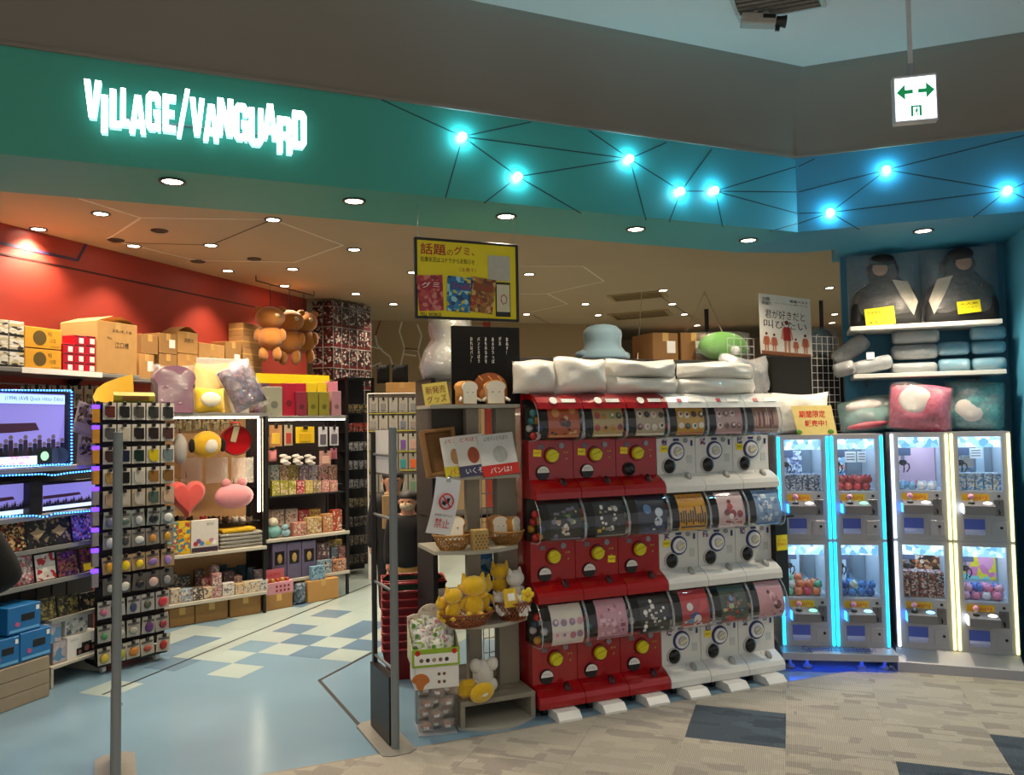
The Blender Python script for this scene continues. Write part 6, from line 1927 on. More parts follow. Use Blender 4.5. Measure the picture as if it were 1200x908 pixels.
# on top: toast cushion, striped cushion, yellow cushion, wrapped purple cushion
def cushion(F, bb, dep, m, label, yo, z, name='cushion', e=4, tilt=-8, bag=False, extra=None, grp=None, turn=0):
 lx, w, zb_, h = place(F, bb, yo, z)
 t = thing(name, label, 'cushion', F.w(lx, yo + dep / 2, zb_ + h / 2), 0, grp, (R(tilt), 0, F.rz + turn))
 MB().pillow(w, h, dep, 10, pinch=.04, e=e, wob=.008, seed=int(bb[0])).build('cushion_body', m, t)
 if bag:
  MB().pillow(w * 1.08, h * 1.08, dep * 1.12, 10, pinch=.0, e=5, wob=.018, seed=int(bb[0]) + 3).build('plastic_bag', M_BAG, t)
 return t
m_purp = mat('dusty_purple', '#7a5266', .9, noise=.08, nscale=20, sheen=.3)
lx, w, zb_, h = place(BT, (181, 428, 230, 483), -.10, zB['top'])
t = thing('toast_cushion', 'dusty purple toast-shaped cushion in a clear bag on the goods rack', 'cushion', BT.w(lx, -.11, zB['top'] + .002), 0, None, (R(-3), 0, BT.rz))
P = toast_poly(w, h)
MB().prism(P, 0, .12, 0, True).build('cushion_body', m_purp, t)
for (u, v) in ((-.2, .55), (.1, .2), (.25, .5)):
 MB().ell((w * u, -.002, h * v), (w * .05, .003, h * .02), 8, 5).build('pale_fleck', mat('fleck', '#9a8088', .8), t)
MB().pillow(w * 1.08, h * 1.0, .15, 8, pinch=0, e=6, wob=.02, seed=5).build('plastic_bag', M_BAG, t, (0, .06, h * .515))
cushion(BT, (230, 424, 272, 470), .1, mat('striped_cushion', '#d8b878', .9, noise=.1, nscale=25), 'pale yellow cushion between the toast cushion and the purple one', .24, zB['top'], tilt=-10)
t = box_thing(BT, (230, 420, 292, 450), .01, mat('white_poster', '#c9c4b8', .5), 'cardboard_sign', 'white cardboard sign behind the cushions on the goods rack', 'sign', None, .40, zB['top'] + .001)
cushion(BT, (229, 454, 266, 483), .13, mat('yellow_cushion', '#d3ac1e', .9, noise=.06, sheen=.3), 'flat yellow cushion with a white oval centre', -.08, zB['top'], e=3)
lx, w, zb_, h = place(BT, (238, 461, 262, 479), .0)
o = MB().ell((0, 0, 0), (w / 2, .03, h / 2), 16, 8).build('cushion_centre', mat('cream_plush', '#d8d0b8', .9), bpy.data.objects['cushion.001'] if 'cushion.001' in bpy.data.objects else None, (0, -.055, 0))
lx, w, zb_, h = place(BT, (266, 426, 308, 484), .06, zB['top'])
t = thing('wrapped_cushion', 'purple plaid cushion in crackling clear plastic leaning on the goods rack', 'cushion', BT.w(lx, .14, zB['top'] + h * .535), 0, None, (R(-10), R(-24), BT.rz))
MB().pillow(w * .95, h * .92, .14, 8, wob=.01, seed=4).build('cushion_body', printed('plaid_purple', ['#3c2a48', '#55406a', '#2c2238', '#6a4a60', '#3a4a6a'], 22), t)
MB().pillow(w * 1.06, h * 1.04, .18, 10, pinch=0, e=5, wob=.02, seed=8).build('plastic_bag', M_BAG, t)
# hanging plush heads
def head_plush(bb, m, label, yo, kind, earm=None, face=None, dep=.16, F=BT):
 lx, w, zb_, h = place(F, bb, yo)
 t = thing('round_plush', label, 'plush toy', F.w(lx, yo, zb_ + h / 2), F.rz, 'plush heads hanging in the goods rack')
 earm = earm or m
 if kind == 'heart':
  P = [(w / 2 * .98 * (math.sin(R(q)) ** 3), h * .52 * (13 * math.cos(R(q)) - 5 * math.cos(R(2 * q)) - 2 * math.cos(R(3 * q)) - math.cos(R(4 * q))) / 16 * .96) for q in range(0, 360, 12)]
  c = MB()
  for y0_, y1_, s0, s1 in ((-dep / 2, -dep / 4, .78, .97), (-dep / 4, dep / 4, .97, .97), (dep / 4, dep / 2, .97, .78)):
   n = len(P)
   vs = [(x * s0, y0_, z * s0) for x, z in P] + [(x * s1, y1_, z * s1) for x, z in P]
   c.add(vs, [(i, (i + 1) % n, n + (i + 1) % n, n + i) for i in range(n)], 0, True)
  for y_ in (-dep / 2, dep / 2):
   n = len(P)
   c.add([(x * .78, y_, z * .78) for x, z in P] + [(0, y_ * 1.15, 0)], [(i, (i + 1) % n, n) for i in range(n)], 0, True)
  c.build('head', m, t)
 else:
  MB().ell((0, 0, 0), (w / 2, dep / 2, h / 2 * .95), 18, 12).build('head', m, t)
  for k in (-1, 1):
   if kind == 'floppy':
    MB().ell((k * w * .5, -.02, -.01), (w * .11, .025, h * .25), 10, 8).build('ear', earm, t)
   elif kind == 'tall':
    MB().ell((k * w * .2, 0, h * .5), (w * .13, .03, h * .18), 10, 8).build('ear', earm, t)
 if face:
  MB().ell((w * .06, -dep * .36, -h * .05), (w * .24, dep * .2, h * .26), 14, 8).build('pale_muzzle', face, t)
 MB().tube([(0, 0, h * .45), (0, .02, h * .45 + .05)], .004, 5).build('hang_loop', M_DARK, t)
 return t
m_py = mat('plush_yellow', '#d9a915', .95, noise=.1, sheen=.4)
head_plush((224, 504, 260, 537), m_py, 'round yellow plush head with black floppy ears', .04, 'floppy', mat('plush_black', '#15120f', .95), mat('plush_white', '#d8d0c0', .95))
head_plush((203, 507, 219, 546), mat('plush_grey', '#a8a49c', .95, noise=.06), 'pale grey round plush beside the spinner rack', .06, 'plain')
head_plush((196, 557, 240, 606), mat('plush_coral', '#c94a42', .95, noise=.06, sheen=.4), 'coral red heart-shaped plush cushion in the goods rack', .06, 'heart')
head_plush((251, 566, 297, 597), mat('plush_pink', '#d38a90', .95, noise=.06, sheen=.4), 'pink plush head with two upright ears in the goods rack', .06, 'tall')
lx, w, zb_, h = place(BT, (261, 499, 291, 533), .08)
t = thing('red_drum_bag', 'shiny red round bag with a cream label strap in the goods rack', 'bag', BT.w(lx, .08, zb_ + h / 2), BT.rz)
MB().cyl((0, -.03, 0), (0, .04, 0), h * .5, n=26).build('bag_body', mat('gloss_red', '#b4141a', .3), t)
MB().tube([(h * .5 * math.cos(R(q)), -.032, h * .5 * math.sin(R(q))) for q in range(0, 360, 15)], .006, 5, closed=True).build('piping', mat('dark_red_piping', '#6a0c10', .4), t)
MB().box(-.055, -.005, -.034, -.03, -.02, h * .48).build('label_strap', mat('cream_label', '#d8c8a0', .6), t, None, 0, (0, R(14), 0))
MB().tube([(-.05, 0, h * .45), (-.04, 0, h * .62), (.03, 0, h * .62), (.05, 0, h * .45)], .006, 5).build('handle', mat('gloss_red', '#b4141a', .3), t)
# clear bags hanging behind, warm light put into their tint
for k in range(3):
 x0 = 212 + 30 * k
 pouch(BT, (x0, 536, x0 + 26, 566), .03, clear('warm_lit_bag', (1, .86, .66), .3, .2, .5, 40, .25), 'clear_bag', 'clear bag of pale goods hanging behind the plush heads', 'bag', 'clear bags behind the plush heads', .20)
for k in range(7):
 x0 = 204 + 11 * k
 hang_card(BT, (x0, 491.5, x0 + 9.5, 504.5), printed('tan_pack', ['#b9a06a', '#8a7a50', '#c8b890', '#6a5a3a'], 30), mat('tan_item', '#9a8a60', .5), 'tan pack in the row under the rack top', 'pack', 'tan packs under the rack top', .36, 'box')
# small dark plushes above the middle shelf
for k, (x, y, c) in enumerate(((205, 607, '#2a2220'), (222, 603, '#2a201c'), (238, 611, '#a8242a'), (254, 601, '#5a2a22'), (264, 611, '#4a3626'), (275, 611, '#c8c2b4'), (284, 611, '#c2bcae'), (247, 606, '#2c2622'), (292, 606, '#6a5a48'), (213, 613, '#c0b8a8'))):
 p = BT.hit(x, 613.5, .20)
 t = thing('small_plush', 'small %s plush toy in the row above the boxes' % {'#2a': 'dark', '#a8': 'red', '#5a': 'brown', '#4a': 'brown', '#c8': 'white', '#c2': 'white', '#2c': 'dark', '#6a': 'tan', '#c0': 'white'}[c[:3]], 'plush toy', p, BT.rz, 'small plush toys in the goods rack')
 m = mat('sp_' + c[1:], c, .9, noise=.1)
 MB().ell((0, 0, .031), (.033, .032, .031), 10, 7).build('body', m, t)
 for s_ in (-1, 1):
  MB().ell((s_ * .02, 0, .058), .011, 7, 5).build('ear', m, t)
MB().box(-.05, bw, .15, .43, BT.px(250, 613.5, .20)[1] - .012, BT.px(250, 613.5, .20)[1], .002).build('rack_shelf', M_DARK, rk)
# middle shelf: boxes and stack of bagged shirts
z = zB['mid'] + .001
m_cb1 = printed('toy_print_a', ['#8aa8a0', '#c8a42a', '#b04a3a', '#d8c8a0', '#4a7a8a', '#3a8a4a'], 26)
box_thing(BT, (196, 612, 209, 650), .12, mat('teal_box', '#6a8a84', .5), 'toy_box', 'teal printed toy box at the end of the middle shelf', 'box', 'printed toy boxes on the middle shelf', .0, z, front=m_cb1)
box_thing(BT, (209, 611, 223, 648), .12, mat('yellow_box', '#cfa81e', .5), 'toy_box', 'yellow printed toy box with blue patches on the middle shelf', 'box', 'printed toy boxes on the middle shelf', .0, z, front=printed('toy_print_b', ['#d4b01e', '#3a7aa0', '#d8b824', '#c8901c', '#d8b824', '#b0483a'], 20))
t = box_thing(BT, (224, 609, 256, 645), .05, mat('white_boxx', '#cfcac2', .45), 'puzzle_box', 'square white box with a colourful group picture on the middle shelf', 'box', 'printed toy boxes on the middle shelf', -.005, z)
lx, w, zz_, h = place(BT, (224, 609, 256, 645), -.005, z)
MB().box(-w * .48, w * .48, -.0015, 0, h * .02, h * .16).build('dark_band', mat('band_dark', '#3a2634', .5), t)
for k, c in enumerate(('#a8283a', '#6a4a7a', '#4a7ab0', '#d8c8b0', '#d0b02a', '#c07a90', '#e8e4dc')):
 MB().cyl((w * (-.34 + .115 * k), -.002, h * (.28 + .08 * (k % 2))), (w * (-.34 + .115 * k), 0, h * (.28 + .08 * (k % 2))), w * .085, n=12).build('picture_blob', mat('blob_' + c[1:], c, .5), t)
text('BT21', .03, M_INK, t, (w * .2, -.001, h * .82), fit=(w * .24, h * .08))
for k in range(4):
 lx, w, zz_, h = place(BT, (257, 635, 311, 643), .02, z)
 t = thing('bagged_shirt', 'folded garment in a clear bag in the stack under the yellow one', 'garment', BT.w(lx, .14, z + .018 + k * .033), BT.rz, 'bagged garments on the middle shelf')
 MB().box(-w * .46, w * .46, -.1, .1, -.013, .013, .008).build('folded_cloth', mat('grey_cloth', '#9a978c', .9), t)
 MB().pillow(w, .032, .25, 6, e=8, pinch=0).build('plastic_bag', M_BAG, t)
t = thing('bagged_shirt', 'folded yellow garment on top of the bagged stack', 'garment', BT.w(place(BT, (257, 635, 311, 643), .02, z)[0] - .02, .14, z + .018 + 4 * .033), BT.rz)
MB().box(-.15, .15, -.1, .1, -.014, .018, .01).build('folded_cloth', mat('yellow_cloth', '#cfa61c', .9, noise=.1), t)
# lower shelf goods
z = zB['low'] + .001
lowitems = [((196, 672, 208, 706), '#5a6a5e', 'b'), ((206, 675, 224, 702), '#4a5f5c', 'b'), ((200, 690, 212, 706), '#b8a890', 'f'), ((212, 690, 226, 704), '#8a9aa8', 'f'), ((226, 688, 238, 702), '#4a3c2a', 'f'), ((236, 676, 248, 700), '#a04a48', 'r'), ((239, 688, 249, 698), '#c9b088', 'f'), ((249, 672, 260, 698), '#b07a7a', 'f'), ((247, 662, 257, 690), '#a8848a', 'r'), ((261, 683, 275, 696), '#c9c6c0', 'f'), ((262, 670, 275, 684), '#7a6470', 'b'), ((275, 674, 284, 696), '#c08a80', 'r'), ((276, 684, 286, 695), '#c8a878', 'f'), ((286, 681, 304, 694), '#c8b898', 'f'), ((304, 679, 314, 692), '#b8b8bc', 'f'), ((298, 668, 312, 684), '#8a7a90', 'b'), ((229, 668, 240, 686), '#6a6050', 'b')]
for k, (bb, c, kd) in enumerate(lowitems):
 nm = {'#5a': 'grey green', '#4a': 'dark', '#b8': 'pale', '#8a': 'lilac grey', '#a0': 'red', '#c9': 'cream', '#b0': 'rose', '#a8': 'mauve', '#7a': 'plum', '#c0': 'coral', '#c8': 'tan', '#6a': 'olive'}[c[:3]]
 box_thing(BT, bb, .07, mat('lo_' + c[1:], c, .4, noise=.1), 'small_goods_box', 'small %s %s on the lower shelf of the goods rack' % (nm, 'box' if kd != 'r' else 'rounded box'), 'box', 'small boxes on the lower shelf', {'f': .0, 'b': .22, 'r': .10}[kd], z, front=printed('lop_' + c[1:], [c, '#b8b0a4', c, '#6a5a5a', c, '#d0c8bc'], 45), bevel=.003 if kd != 'r' else .02)
for k in range(4):
 lx, w, zz_, h = place(BT, (258 + 11 * k, 660, 272 + 11 * k, 676), .28, z)
 pouch(BT, (257 + 11 * k, 662 + (k % 2) * 3, 268 + 11 * k, 690), .06, mat('teal_cloth', '#2f4a54', .9, noise=.2, nscale=30), 'folded_pouch', 'dark teal fabric pouch heaped at the back of the lower shelf', 'pouch', 'teal pouches on the lower shelf', .33, z)
cg = 'brown cartons under the goods racks'
carton(BT, (199, 712, 228, 736), .3, 'brown carton on the floor nearest the spinner rack', cg, .03, .002, m=M_CARTON2)
carton(BT, (229, 706, 267, 731), .3, 'brown carton on the floor between two others under the plush rack', cg, .03, .002, m=M_CARTON2)
carton(BT, (269.5, 699, 306, 725), .3, 'brown carton on the floor at the post of the plush rack', cg, .03, .002, m=M_CARTON2)
# ================================================================== SECOND GOODS RACK
R2 = Fr(onz(312, 713)[:2], 48)
rw = R2.px(409, 660, 0)[0]
rk2 = thing('goods_rack', 'black framed goods rack with pink and yellow boxes on its top', 'rack', R2.w(0, 0, 0), R2.rz)
zR = {'top': R2.px(355, 487, 0)[1], 'mid': R2.px(360, 627, 0)[1], 'low': R2.px(360, 675, 0)[1]}
for x in (.0, rw - .025):
 for y in (0, .40):
  MB().box(x, x + .025, y, y + .03, 0, zR['top'], .002).build('rack_post', M_BLACK, rk2)
MB().box(0, rw, 0, .43, zR['top'] - .03, zR['top'], .003).build('rack_top', m_steel, rk2)
for k in ('mid', 'low'):
 MB().box(0, rw, -.02, .42, zR[k] - .03, zR[k], .003).build('rack_shelf', m_board, rk2)
MB().box(.02, rw - .02, .41, .42, .04, zR['top'] - .03).build('rack_back', mat('dark_back', '#3a2a28', .6), rk2)
MB().box(.03, rw - .03, .015, .03, zR['top'] - .045, zR['top'] - .032).build('light_tube', m_lamp, rk2)
zmid2 = R2.px(360, 578, .1)[1]
MB().box(.02, rw - .02, .03, .41, zmid2 - .015, zmid2, .002).build('rack_shelf', M_DARK, rk2)
# yellow banner strip and boxes on the top
z = zR['top'] + .001
t = thing('shelf_banner', 'bright yellow banner strip above the boxed goods', 'banner', R2.w(0, .24, z), R2.rz)
a, zb_ = R2.px(300, 448, .24); b, zt_ = R2.px(386, 440, .24)
MB().box(a, b, 0, .004, zb_ - z - .005, zt_ - z).build('strip', mat('banner_yellow', '#e2c40e', .45), t)
for x in (a + .05, b - .03):
 MB().cyl((x, .008, 0), (x, .008, zb_ - z), .004, n=6).build('stand_rod', M_GREY, t)
tops = [((312, 453, 331, 482), '#8a8a78', .02, 'white floral box'), ((331, 449, 346, 482), '#9c1a30', .05, 'tall crimson box beside the floral one'), ((346, 449, 359, 482), '#a01c34', .06, 'tall crimson box beside the yellow boxes'), ((347.5, 459, 360, 482), '#7a2434', .0, 'short maroon box'), ((360, 448, 371, 459), '#d8b81a', .1, 'bright yellow box beside its twin'), ((372, 448, 383, 459), '#d8b81a', .1, 'bright yellow box beside the pink one'), ((361, 459, 373, 482), '#7a7424', .0, 'olive box beside the maroon one'), ((374, 459, 386, 482), '#7a7424', .0, 'olive box beside the mauve one'), ((384, 447, 396, 459), '#c87a8a', .1, 'light pink box'), ((389, 458, 400, 481), '#9a7078', .0, 'mauve box at the end'), ((303, 444, 316, 469), '#8a6a8a', .27, 'lilac box behind the floral one')]
for bb, c, yo, lab in tops:
 t = box_thing(R2, bb, .048 if yo == 0 else .035 if yo in (.05, .06) else .09, mat('tp_' + c[1:], c, .4, noise=.06), 'goods_box', lab + ' on top of the second rack', 'box', 'boxes on the second rack', yo, z if bb[3] > 470 else zR['top'] + .115)
 lx, w, zz_, h = place(R2, bb, yo)
 MB().cyl((0, -.002, h * .45), (0, 0, h * .45), w * .22, n=12).build('emblem', mat('tpe_' + c[1:], tuple(v * .45 for v in lin(c)), .5), t)
 if bb[3] < 470:
  MB().box(-w / 2, w / 2, .002, .09, -.114, 0).build('box_lower', mat('tp_' + c[1:], c, .4, noise=.06), t)
# hanging goods
hg = 'packs hanging in the second rack'
for bb, ca, it, lab in [((315, 498, 331, 523), '#c08a5a', '#d0a83a', 'peach pack with a yellow card, hanging'), ((333, 498, 343, 522), '#b8a88a', '#a83a30', 'cream pack with a red square, hanging'), ((346, 500, 369, 519), '#d8b416', '#caa010', 'wide bright yellow pack, hanging'), ((373, 500, 384, 523), '#c8c4c8', '#5a5560', 'white pack with dark spots, hanging beside its twin'), ((386, 500, 397, 522), '#c4c0c4', '#5a5560', 'white pack with dark spots, hanging by the post'), ((374, 528, 388, 545), '#b88a80', '#c8a090', 'pink pack under the spotted ones'), ((387, 525, 395, 538), '#b06a74', '#8a4a50', 'small rose pack under the spotted ones')]:
 hang_card(R2, bb, mat('hc_' + ca[1:], ca, .45, noise=.08), mat('hi_' + it[1:], it, .45, noise=.1), lab, 'pack', hg, .03, 'box')
for k in range(3):
 x0 = 327 + 14.5 * k
 p = R2.hit(x0 + 7, 543, .05)
 t = thing('scrunchie_bundle', 'white ruffled scrunchie bundle hanging in the second rack', 'hair tie', p, R2.rz, 'scrunchie bundles in the second rack')
 for q in range(5):
  MB().ell((.02 * math.cos(q * 2.2), -.012 * (q % 2), .018 * q), (.042, .03, .018), 9, 6).build('ruffle', mat('scrunchie_white', '#cfc6bd', .9, noise=.2, nscale=40), t)
for bb, c in (((314, 527, 326, 541), '#c87a7a'), ((314, 512, 324, 526), '#c8a06a')):
 pouch(R2, bb, .06, mat('po_' + c[1:], c, .8, noise=.1), 'small_pouch', 'small %s pouch hanging at the post of the second rack' % ('pink' if c == '#c87a7a' else 'peach'), 'pouch', None, .03, hook=True)
rowA = ['#7a8a88', '#8a6a4a', '#7a6a2a', '#6a6070', '#8a8490', '#a87a74', '#8a6458']
for k, c in enumerate(rowA):
 x0 = 317 + 11.3 * k
 box_thing(R2, (x0, 545, x0 + 10.5, 561), .05, mat('ra_' + c[1:], c, .35, noise=.1), 'goods_box', 'muted picture box in the upper row above the fruit-coloured boxes', 'box', 'muted boxes in the second rack', .10, zmid2 + .075, front=printed('rap_' + c[1:], [c, '#b0a090', c, '#4a3a38', c], 45))
MB().box(.02, rw - .02, .09, .41, zmid2 + .060, zmid2 + .074, .002).build('rack_shelf', M_DARK, rk2)
rowB = ['#8a8a24', '#94902c', '#8c8a28', '#b0384a', '#b8a04a', '#8a7a54', '#c07a80', '#b87a74']
for k, c in enumerate(rowB):
 x0 = 319 + 9.7 * k
 box_thing(R2, (x0, 563, x0 + 9, 577.5), .05, mat('rb_' + c[1:], c, .35, noise=.1), 'goods_box', 'small fruit-coloured box in the row at the rack centre', 'box', 'fruit-coloured boxes in the second rack', .035, zmid2 + .001, front=printed('rbp_' + c[1:], [c, '#d8c890', c, '#c8a8a0', c], 45))
# plush row above the middle shelf and boxes on it
z = zR['mid'] + .001
for bb, c, yo, lab in [((319, 597, 333, 618), '#b8a494', .15, 'cream box with a face mark'), ((335, 596, 349, 616), '#c4b4a4', .15, 'cream box beside the red and yellow ones'), ((350, 597, 363, 622), '#b03a4a', .15, 'red box'), ((363, 596, 376, 620), '#b0923a', .14, 'mustard box'), ((360, 606, 377, 623), '#b89c64', .02, 'tan glossy pack'), ((379, 602, 390, 621), '#c08a5a', .03, 'peach pack'), ((390, 597, 401, 619), '#b0442c', .05, 'orange red pack'), ((344, 612, 359, 625), '#b87a6a', .0, 'salmon spotted pack')]:
 box_thing(R2, bb, .08, mat('mb_' + c[1:], c, .35, noise=.1), 'goods_box', lab + ' on the middle shelf of the second rack', 'box', 'packs on the middle shelf of the second rack', yo, z, front=printed('mbp_' + c[1:], [c, '#d8ccb8', c, c, '#8a5a4a'], 40))
for (x, y0, y1, c, lab) in ((322, 600, 626, '#7ab0b0', 'pale teal plush toy with a white top'), (335, 610, 626, '#8fb4c0', 'pale blue plush toy beside the teal one')):
 p = R2.hit(x, y1, .0)
 s_ = R2.px(x, y0, 0)[1] - z
 t = thing('plush_toy', lab + ' on the second rack', 'plush toy', R2.w(R2.lp(p)[0] + .02, .07 if c == '#7ab0b0' else .045, z), R2.rz)
 s_ *= .74
 MB().ell((0, 0, s_ * .33), (s_ * .4, s_ * .34, s_ * .33), 12, 8).build('body', mat('plu_' + c[1:], c, .9, noise=.05), t)
 MB().ell((-.01, -.01, s_ * .8), (s_ * .28, s_ * .25, s_ * .24), 12, 8).build('head', mat('plush_cream', '#c9c2ac', .9) if c == '#7ab0b0' else mat('plu_' + c[1:], c, .9, noise=.05), t)
# shelf of lilac window boxes
z = zR['low'] + .001
for k in range(3):
 x0 = 319.5 + 17.2 * k
 t = box_thing(R2, (x0, 637 - k * 1.6, x0 + 16.4, 677 - k * 2.5), .12, mat('lilac_box', '#5f5874', .45, noise=.05), 'window_box', 'lilac window box with a small doll inside, one of three in a row', 'box', 'lilac window boxes', .0, z)
 lx, w, zz_, h = place(R2, (x0, 637 - k * 1.6, x0 + 16.4, 677 - k * 2.5), .0, z)
 MB().box(-w * .34, w * .34, -.002, .0, h * .42, h * .78).build('window', mat('dark_window', '#1c1414', .2), t)
 MB().ell((0, -.003, h * .58), (w * .17, .006, h * .13), 10, 7).build('doll', mat('doll_tan', '#a88a54', .7), t)
for bb, c, lab, yo in (((371, 636, 386, 668), '#6a4a50', 'dark rose arched box', .05), ((372, 656, 389, 668), '#7a94a0', 'small blue box', -.005), ((389, 641, 396, 662), '#5a6a7a', 'grey blue bottle box', .04), ((397, 640, 405, 658), '#9a6a68', 'rose bottle box', .04), ((390, 655, 406, 667), '#b07a5a', 'orange and pink flat box', -.005), ((384, 633, 401, 645), '#8a7030', 'mustard box at the back', .22)):
 box_thing(R2, bb, .042 if yo < 0 else .06, mat('lb_' + c[1:], c, .4, noise=.1), 'goods_box', lab + ' beside the lilac window boxes', 'box', 'packs beside the lilac boxes', yo, z, front=printed('lbp_' + c[1:], [c, '#c8b8b0', c, '#3a2c2c', c], 40))
# floor level: pink candy box on a carton, open carton with blue box, bagged blue item
carton(R2, (311, 696, 343, 711), .26, 'brown carton under the pink heart-patterned box', cg, -.11, .002, m=M_CARTON2)
zz0 = place(R2, (311, 696, 343, 711), -.11, .002)[3] + .003
t = box_thing(R2, (311, 682, 344, 697), .08, mat('pink_box', '#c8909c', .45), 'sweets_box', 'pink box with red heart prints on a brown carton', 'box', None, -.108, zz0)
lx, w, zz_, h = place(R2, (311, 682, 344, 697), -.108, zz0)
for k in range(8):
 MB().cyl((w * (-.1 + .14 * (k % 4)), -.0015, h * (.28 + .36 * (k // 4))), (w * (-.1 + .14 * (k % 4)), 0, h * (.28 + .36 * (k // 4))), w * .045, n=8).build('heart_print', mat('heart_red', '#8a2438', .5), t)
bk_ = MB().box(-w * .5, w * .28, .070, .075, h - .001, h * 2.05).build('header_card', mat('header_rose', '#b8606c', .5), t)
text('HAPPY', .03, M_RED, bk_, (-w * .1, .069, h * 1.4), fit=(w * .5, h * .3))
for k in range(5):
 MB().box(w * (-.42 + .17 * k), w * (-.30 + .17 * k), .015, .055, h, h * 1.28, .004).build('sweet_tin', mat('tin_red%d' % (k % 2), ('#a8402a', '#b88a3a')[k % 2], .35), t)
carton(R2, (361, 679, 397, 702), .24, 'open brown carton on the floor holding a light blue box', cg, -.09, .002, m=M_CARTON)
t = box_thing(R2, (365, 663, 381, 683), .05, mat('lightblue_box', '#6f94ac', .45), 'goods_box', 'light blue box standing on the open carton', 'box', None, -.077, place(R2, (361, 679, 397, 702), -.09, .002)[3] + .002, front=printed('lightblue_front', ['#7a9cb4', '#8fb0c4', '#7a9cb4', '#4a6a80'], 30))
pouch(R2, (346, 683, 360, 702), .06, printed('blue_bag', ['#4a5a6a', '#5a6a7a', '#3a4652', '#8a96a0'], 30), 'bagged_item', 'blue grey bagged item on the floor between two cartons', 'bag', None, -.09, .001)
def pegs(par, F, yback, pts):
 for x, y, yo in pts:
  lx, z = F.px(x, y, yo)
  MB().cyl((lx, yback, z), (lx, yo - .012, z), .004, n=6).build('peg', M_CHROME, par)
  MB().cyl((lx, yo - .012, z), (lx, yo - .012, z + .012), .004, n=6).build('peg_tip', M_CHROME, par)
pegs(rk2, R2, .411, [(323, 498, .03), (338, 498, .03), (357.5, 500, .03), (378.5, 500, .03), (391.5, 500, .03), (381, 528, .03), (391, 525, .03), (334, 533, .05), (348.5, 533, .05), (363, 533, .05), (320, 525.5, .06), (319, 511, .06)])
pegs(rk, BT, .431, [(242, 504, .05), (212, 507, .07), (218, 561, .07), (274, 566, .07), (276, 496, .09), (225, 536, .215), (255, 536, .215), (285, 536, .215)] + [(204 + 11 * k + 4.7, 491.5, .362) for k in range(7)])
# ================================================================== ON TOP OF THE CAPSULE MACHINES
ZG = GZ + 2 * TH + .607
m_pilw = mat('white_pillow', '#e8e4da', .4, noise=.04, nscale=10, bump=.7, bscale=16, coat=.35)
def top_pillow(bb, dep, yo, label, bag=False, lay=False, m=m_pilw, z=ZG, name='pillow'):
 lx, w, zb_, h = place(GF, bb, yo, z)
 t = thing(name, label, 'pillow', GF.w(lx, yo + dep / 2, z + h / 2), GF.rz, 'pillows on the capsule machines')
 if lay:
  for k in (0, 1):
   MB().pillow(w * (1.02 - .05 * k), h * .56, dep, 14, pinch=.0, e=2.4, wob=.012, seed=int(bb[0]) + k).build('pillow_body', m, t, (0, 0, h * (-.25 + .5 * k)))
 else:
  MB().pillow(w * 1.03, h * 1.04, dep, 14, pinch=.05, e=2.6, wob=.012, seed=int(bb[0])).build('pillow_body', m, t)
 if bag:
  MB().pillow(w * 1.05, h * 1.06, dep * 1.06, 12, pinch=0, e=5, wob=.02, seed=int(bb[0]) + 9).build('plastic_bag', M_BAG, t)
 return t
top_pillow((609, 421, 658, 464), .2, .02, 'white bagged pillow at the end beside the black poster board')
top_pillow((658, 418, 719, 463), .2, .0, 'squarish white bagged pillow over the red capsule machines')
top_pillow((720, 421, 805, 461), .26, .0, 'pair of flat white pillows in one bag where red and white machines meet', lay=True)
top_pillow((806, 424, 897, 460), .26, .0, 'wide flat white bagged pillow over the white capsule machines', lay=True)
# stock shelf behind the machines that carries the plush toys and cartons
KB = Fr(GF.w(.1, .50, 0)[:2], HDR_B)
kx1 = KB.px(888, 420, .0)[0]
zsh = KB.px(770, 422, .05)[1]
t = thing('stock_shelf', 'dark steel stock shelf standing behind the capsule machines', 'shelf', KB.w(0, 0, 0), KB.rz)
for x in (.0, kx1 * .5, kx1 - .03):
 for y in (0, .42):
  MB().box(x, x + .03, y, y + .03, 0, zsh, .002).build('shelf_post', M_DARK, t)
for z in (.1, .7, 1.3, zsh):
 MB().box(.0, kx1, 0, .45, z - .025, z, .002).build('shelf_board', mat('shelf_dark', '#3a3733', .5), t)
MB().box(.0, kx1, .44, .45, .1, zsh).build('shelf_back', mat('shelf_dark', '#3a3733', .5), t)
# blue bowling-pin plush
lx, w, zb_, h = place(KB, (686, 378, 742, 424), .1, zsh)
t = thing('blue_plush', 'big plain pale blue plush toy with a round head, behind the pillows', 'plush toy', KB.w(lx, .2, zsh + .001), KB.rz)
MB().lathe([(0, 0), (w * .5, .0), (w * .5, h * .1), (w * .42, h * .24), (w * .35, h * .38), (w * .35, h * .55), (w * .37, h * .7), (w * .35, h * .82), (w * .27, h * .93), (w * .14, h * .985), (0, h)], 22).build('plush_body', mat('pale_blue_plush', '#7793a0', .9, noise=.08, nscale=8, sheen=.4), t)
for k in (-1, 1):
 MB().ell((k * w * .42, 0, h * .16), (w * .14, .06, h * .12), 10, 8).build('flipper', mat('pale_blue_plush', '#7793a0', .9), t)
# cartons
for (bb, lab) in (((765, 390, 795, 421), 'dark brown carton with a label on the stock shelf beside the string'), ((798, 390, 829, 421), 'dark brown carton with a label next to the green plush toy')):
 carton(KB, bb, .28, lab, 'cartons on the stock shelf', .15, zsh + .001, m=mat('dark_cardboard', '#8a6234', .75, noise=.1), sticker=True)  # cartons in a darker brown cardboard
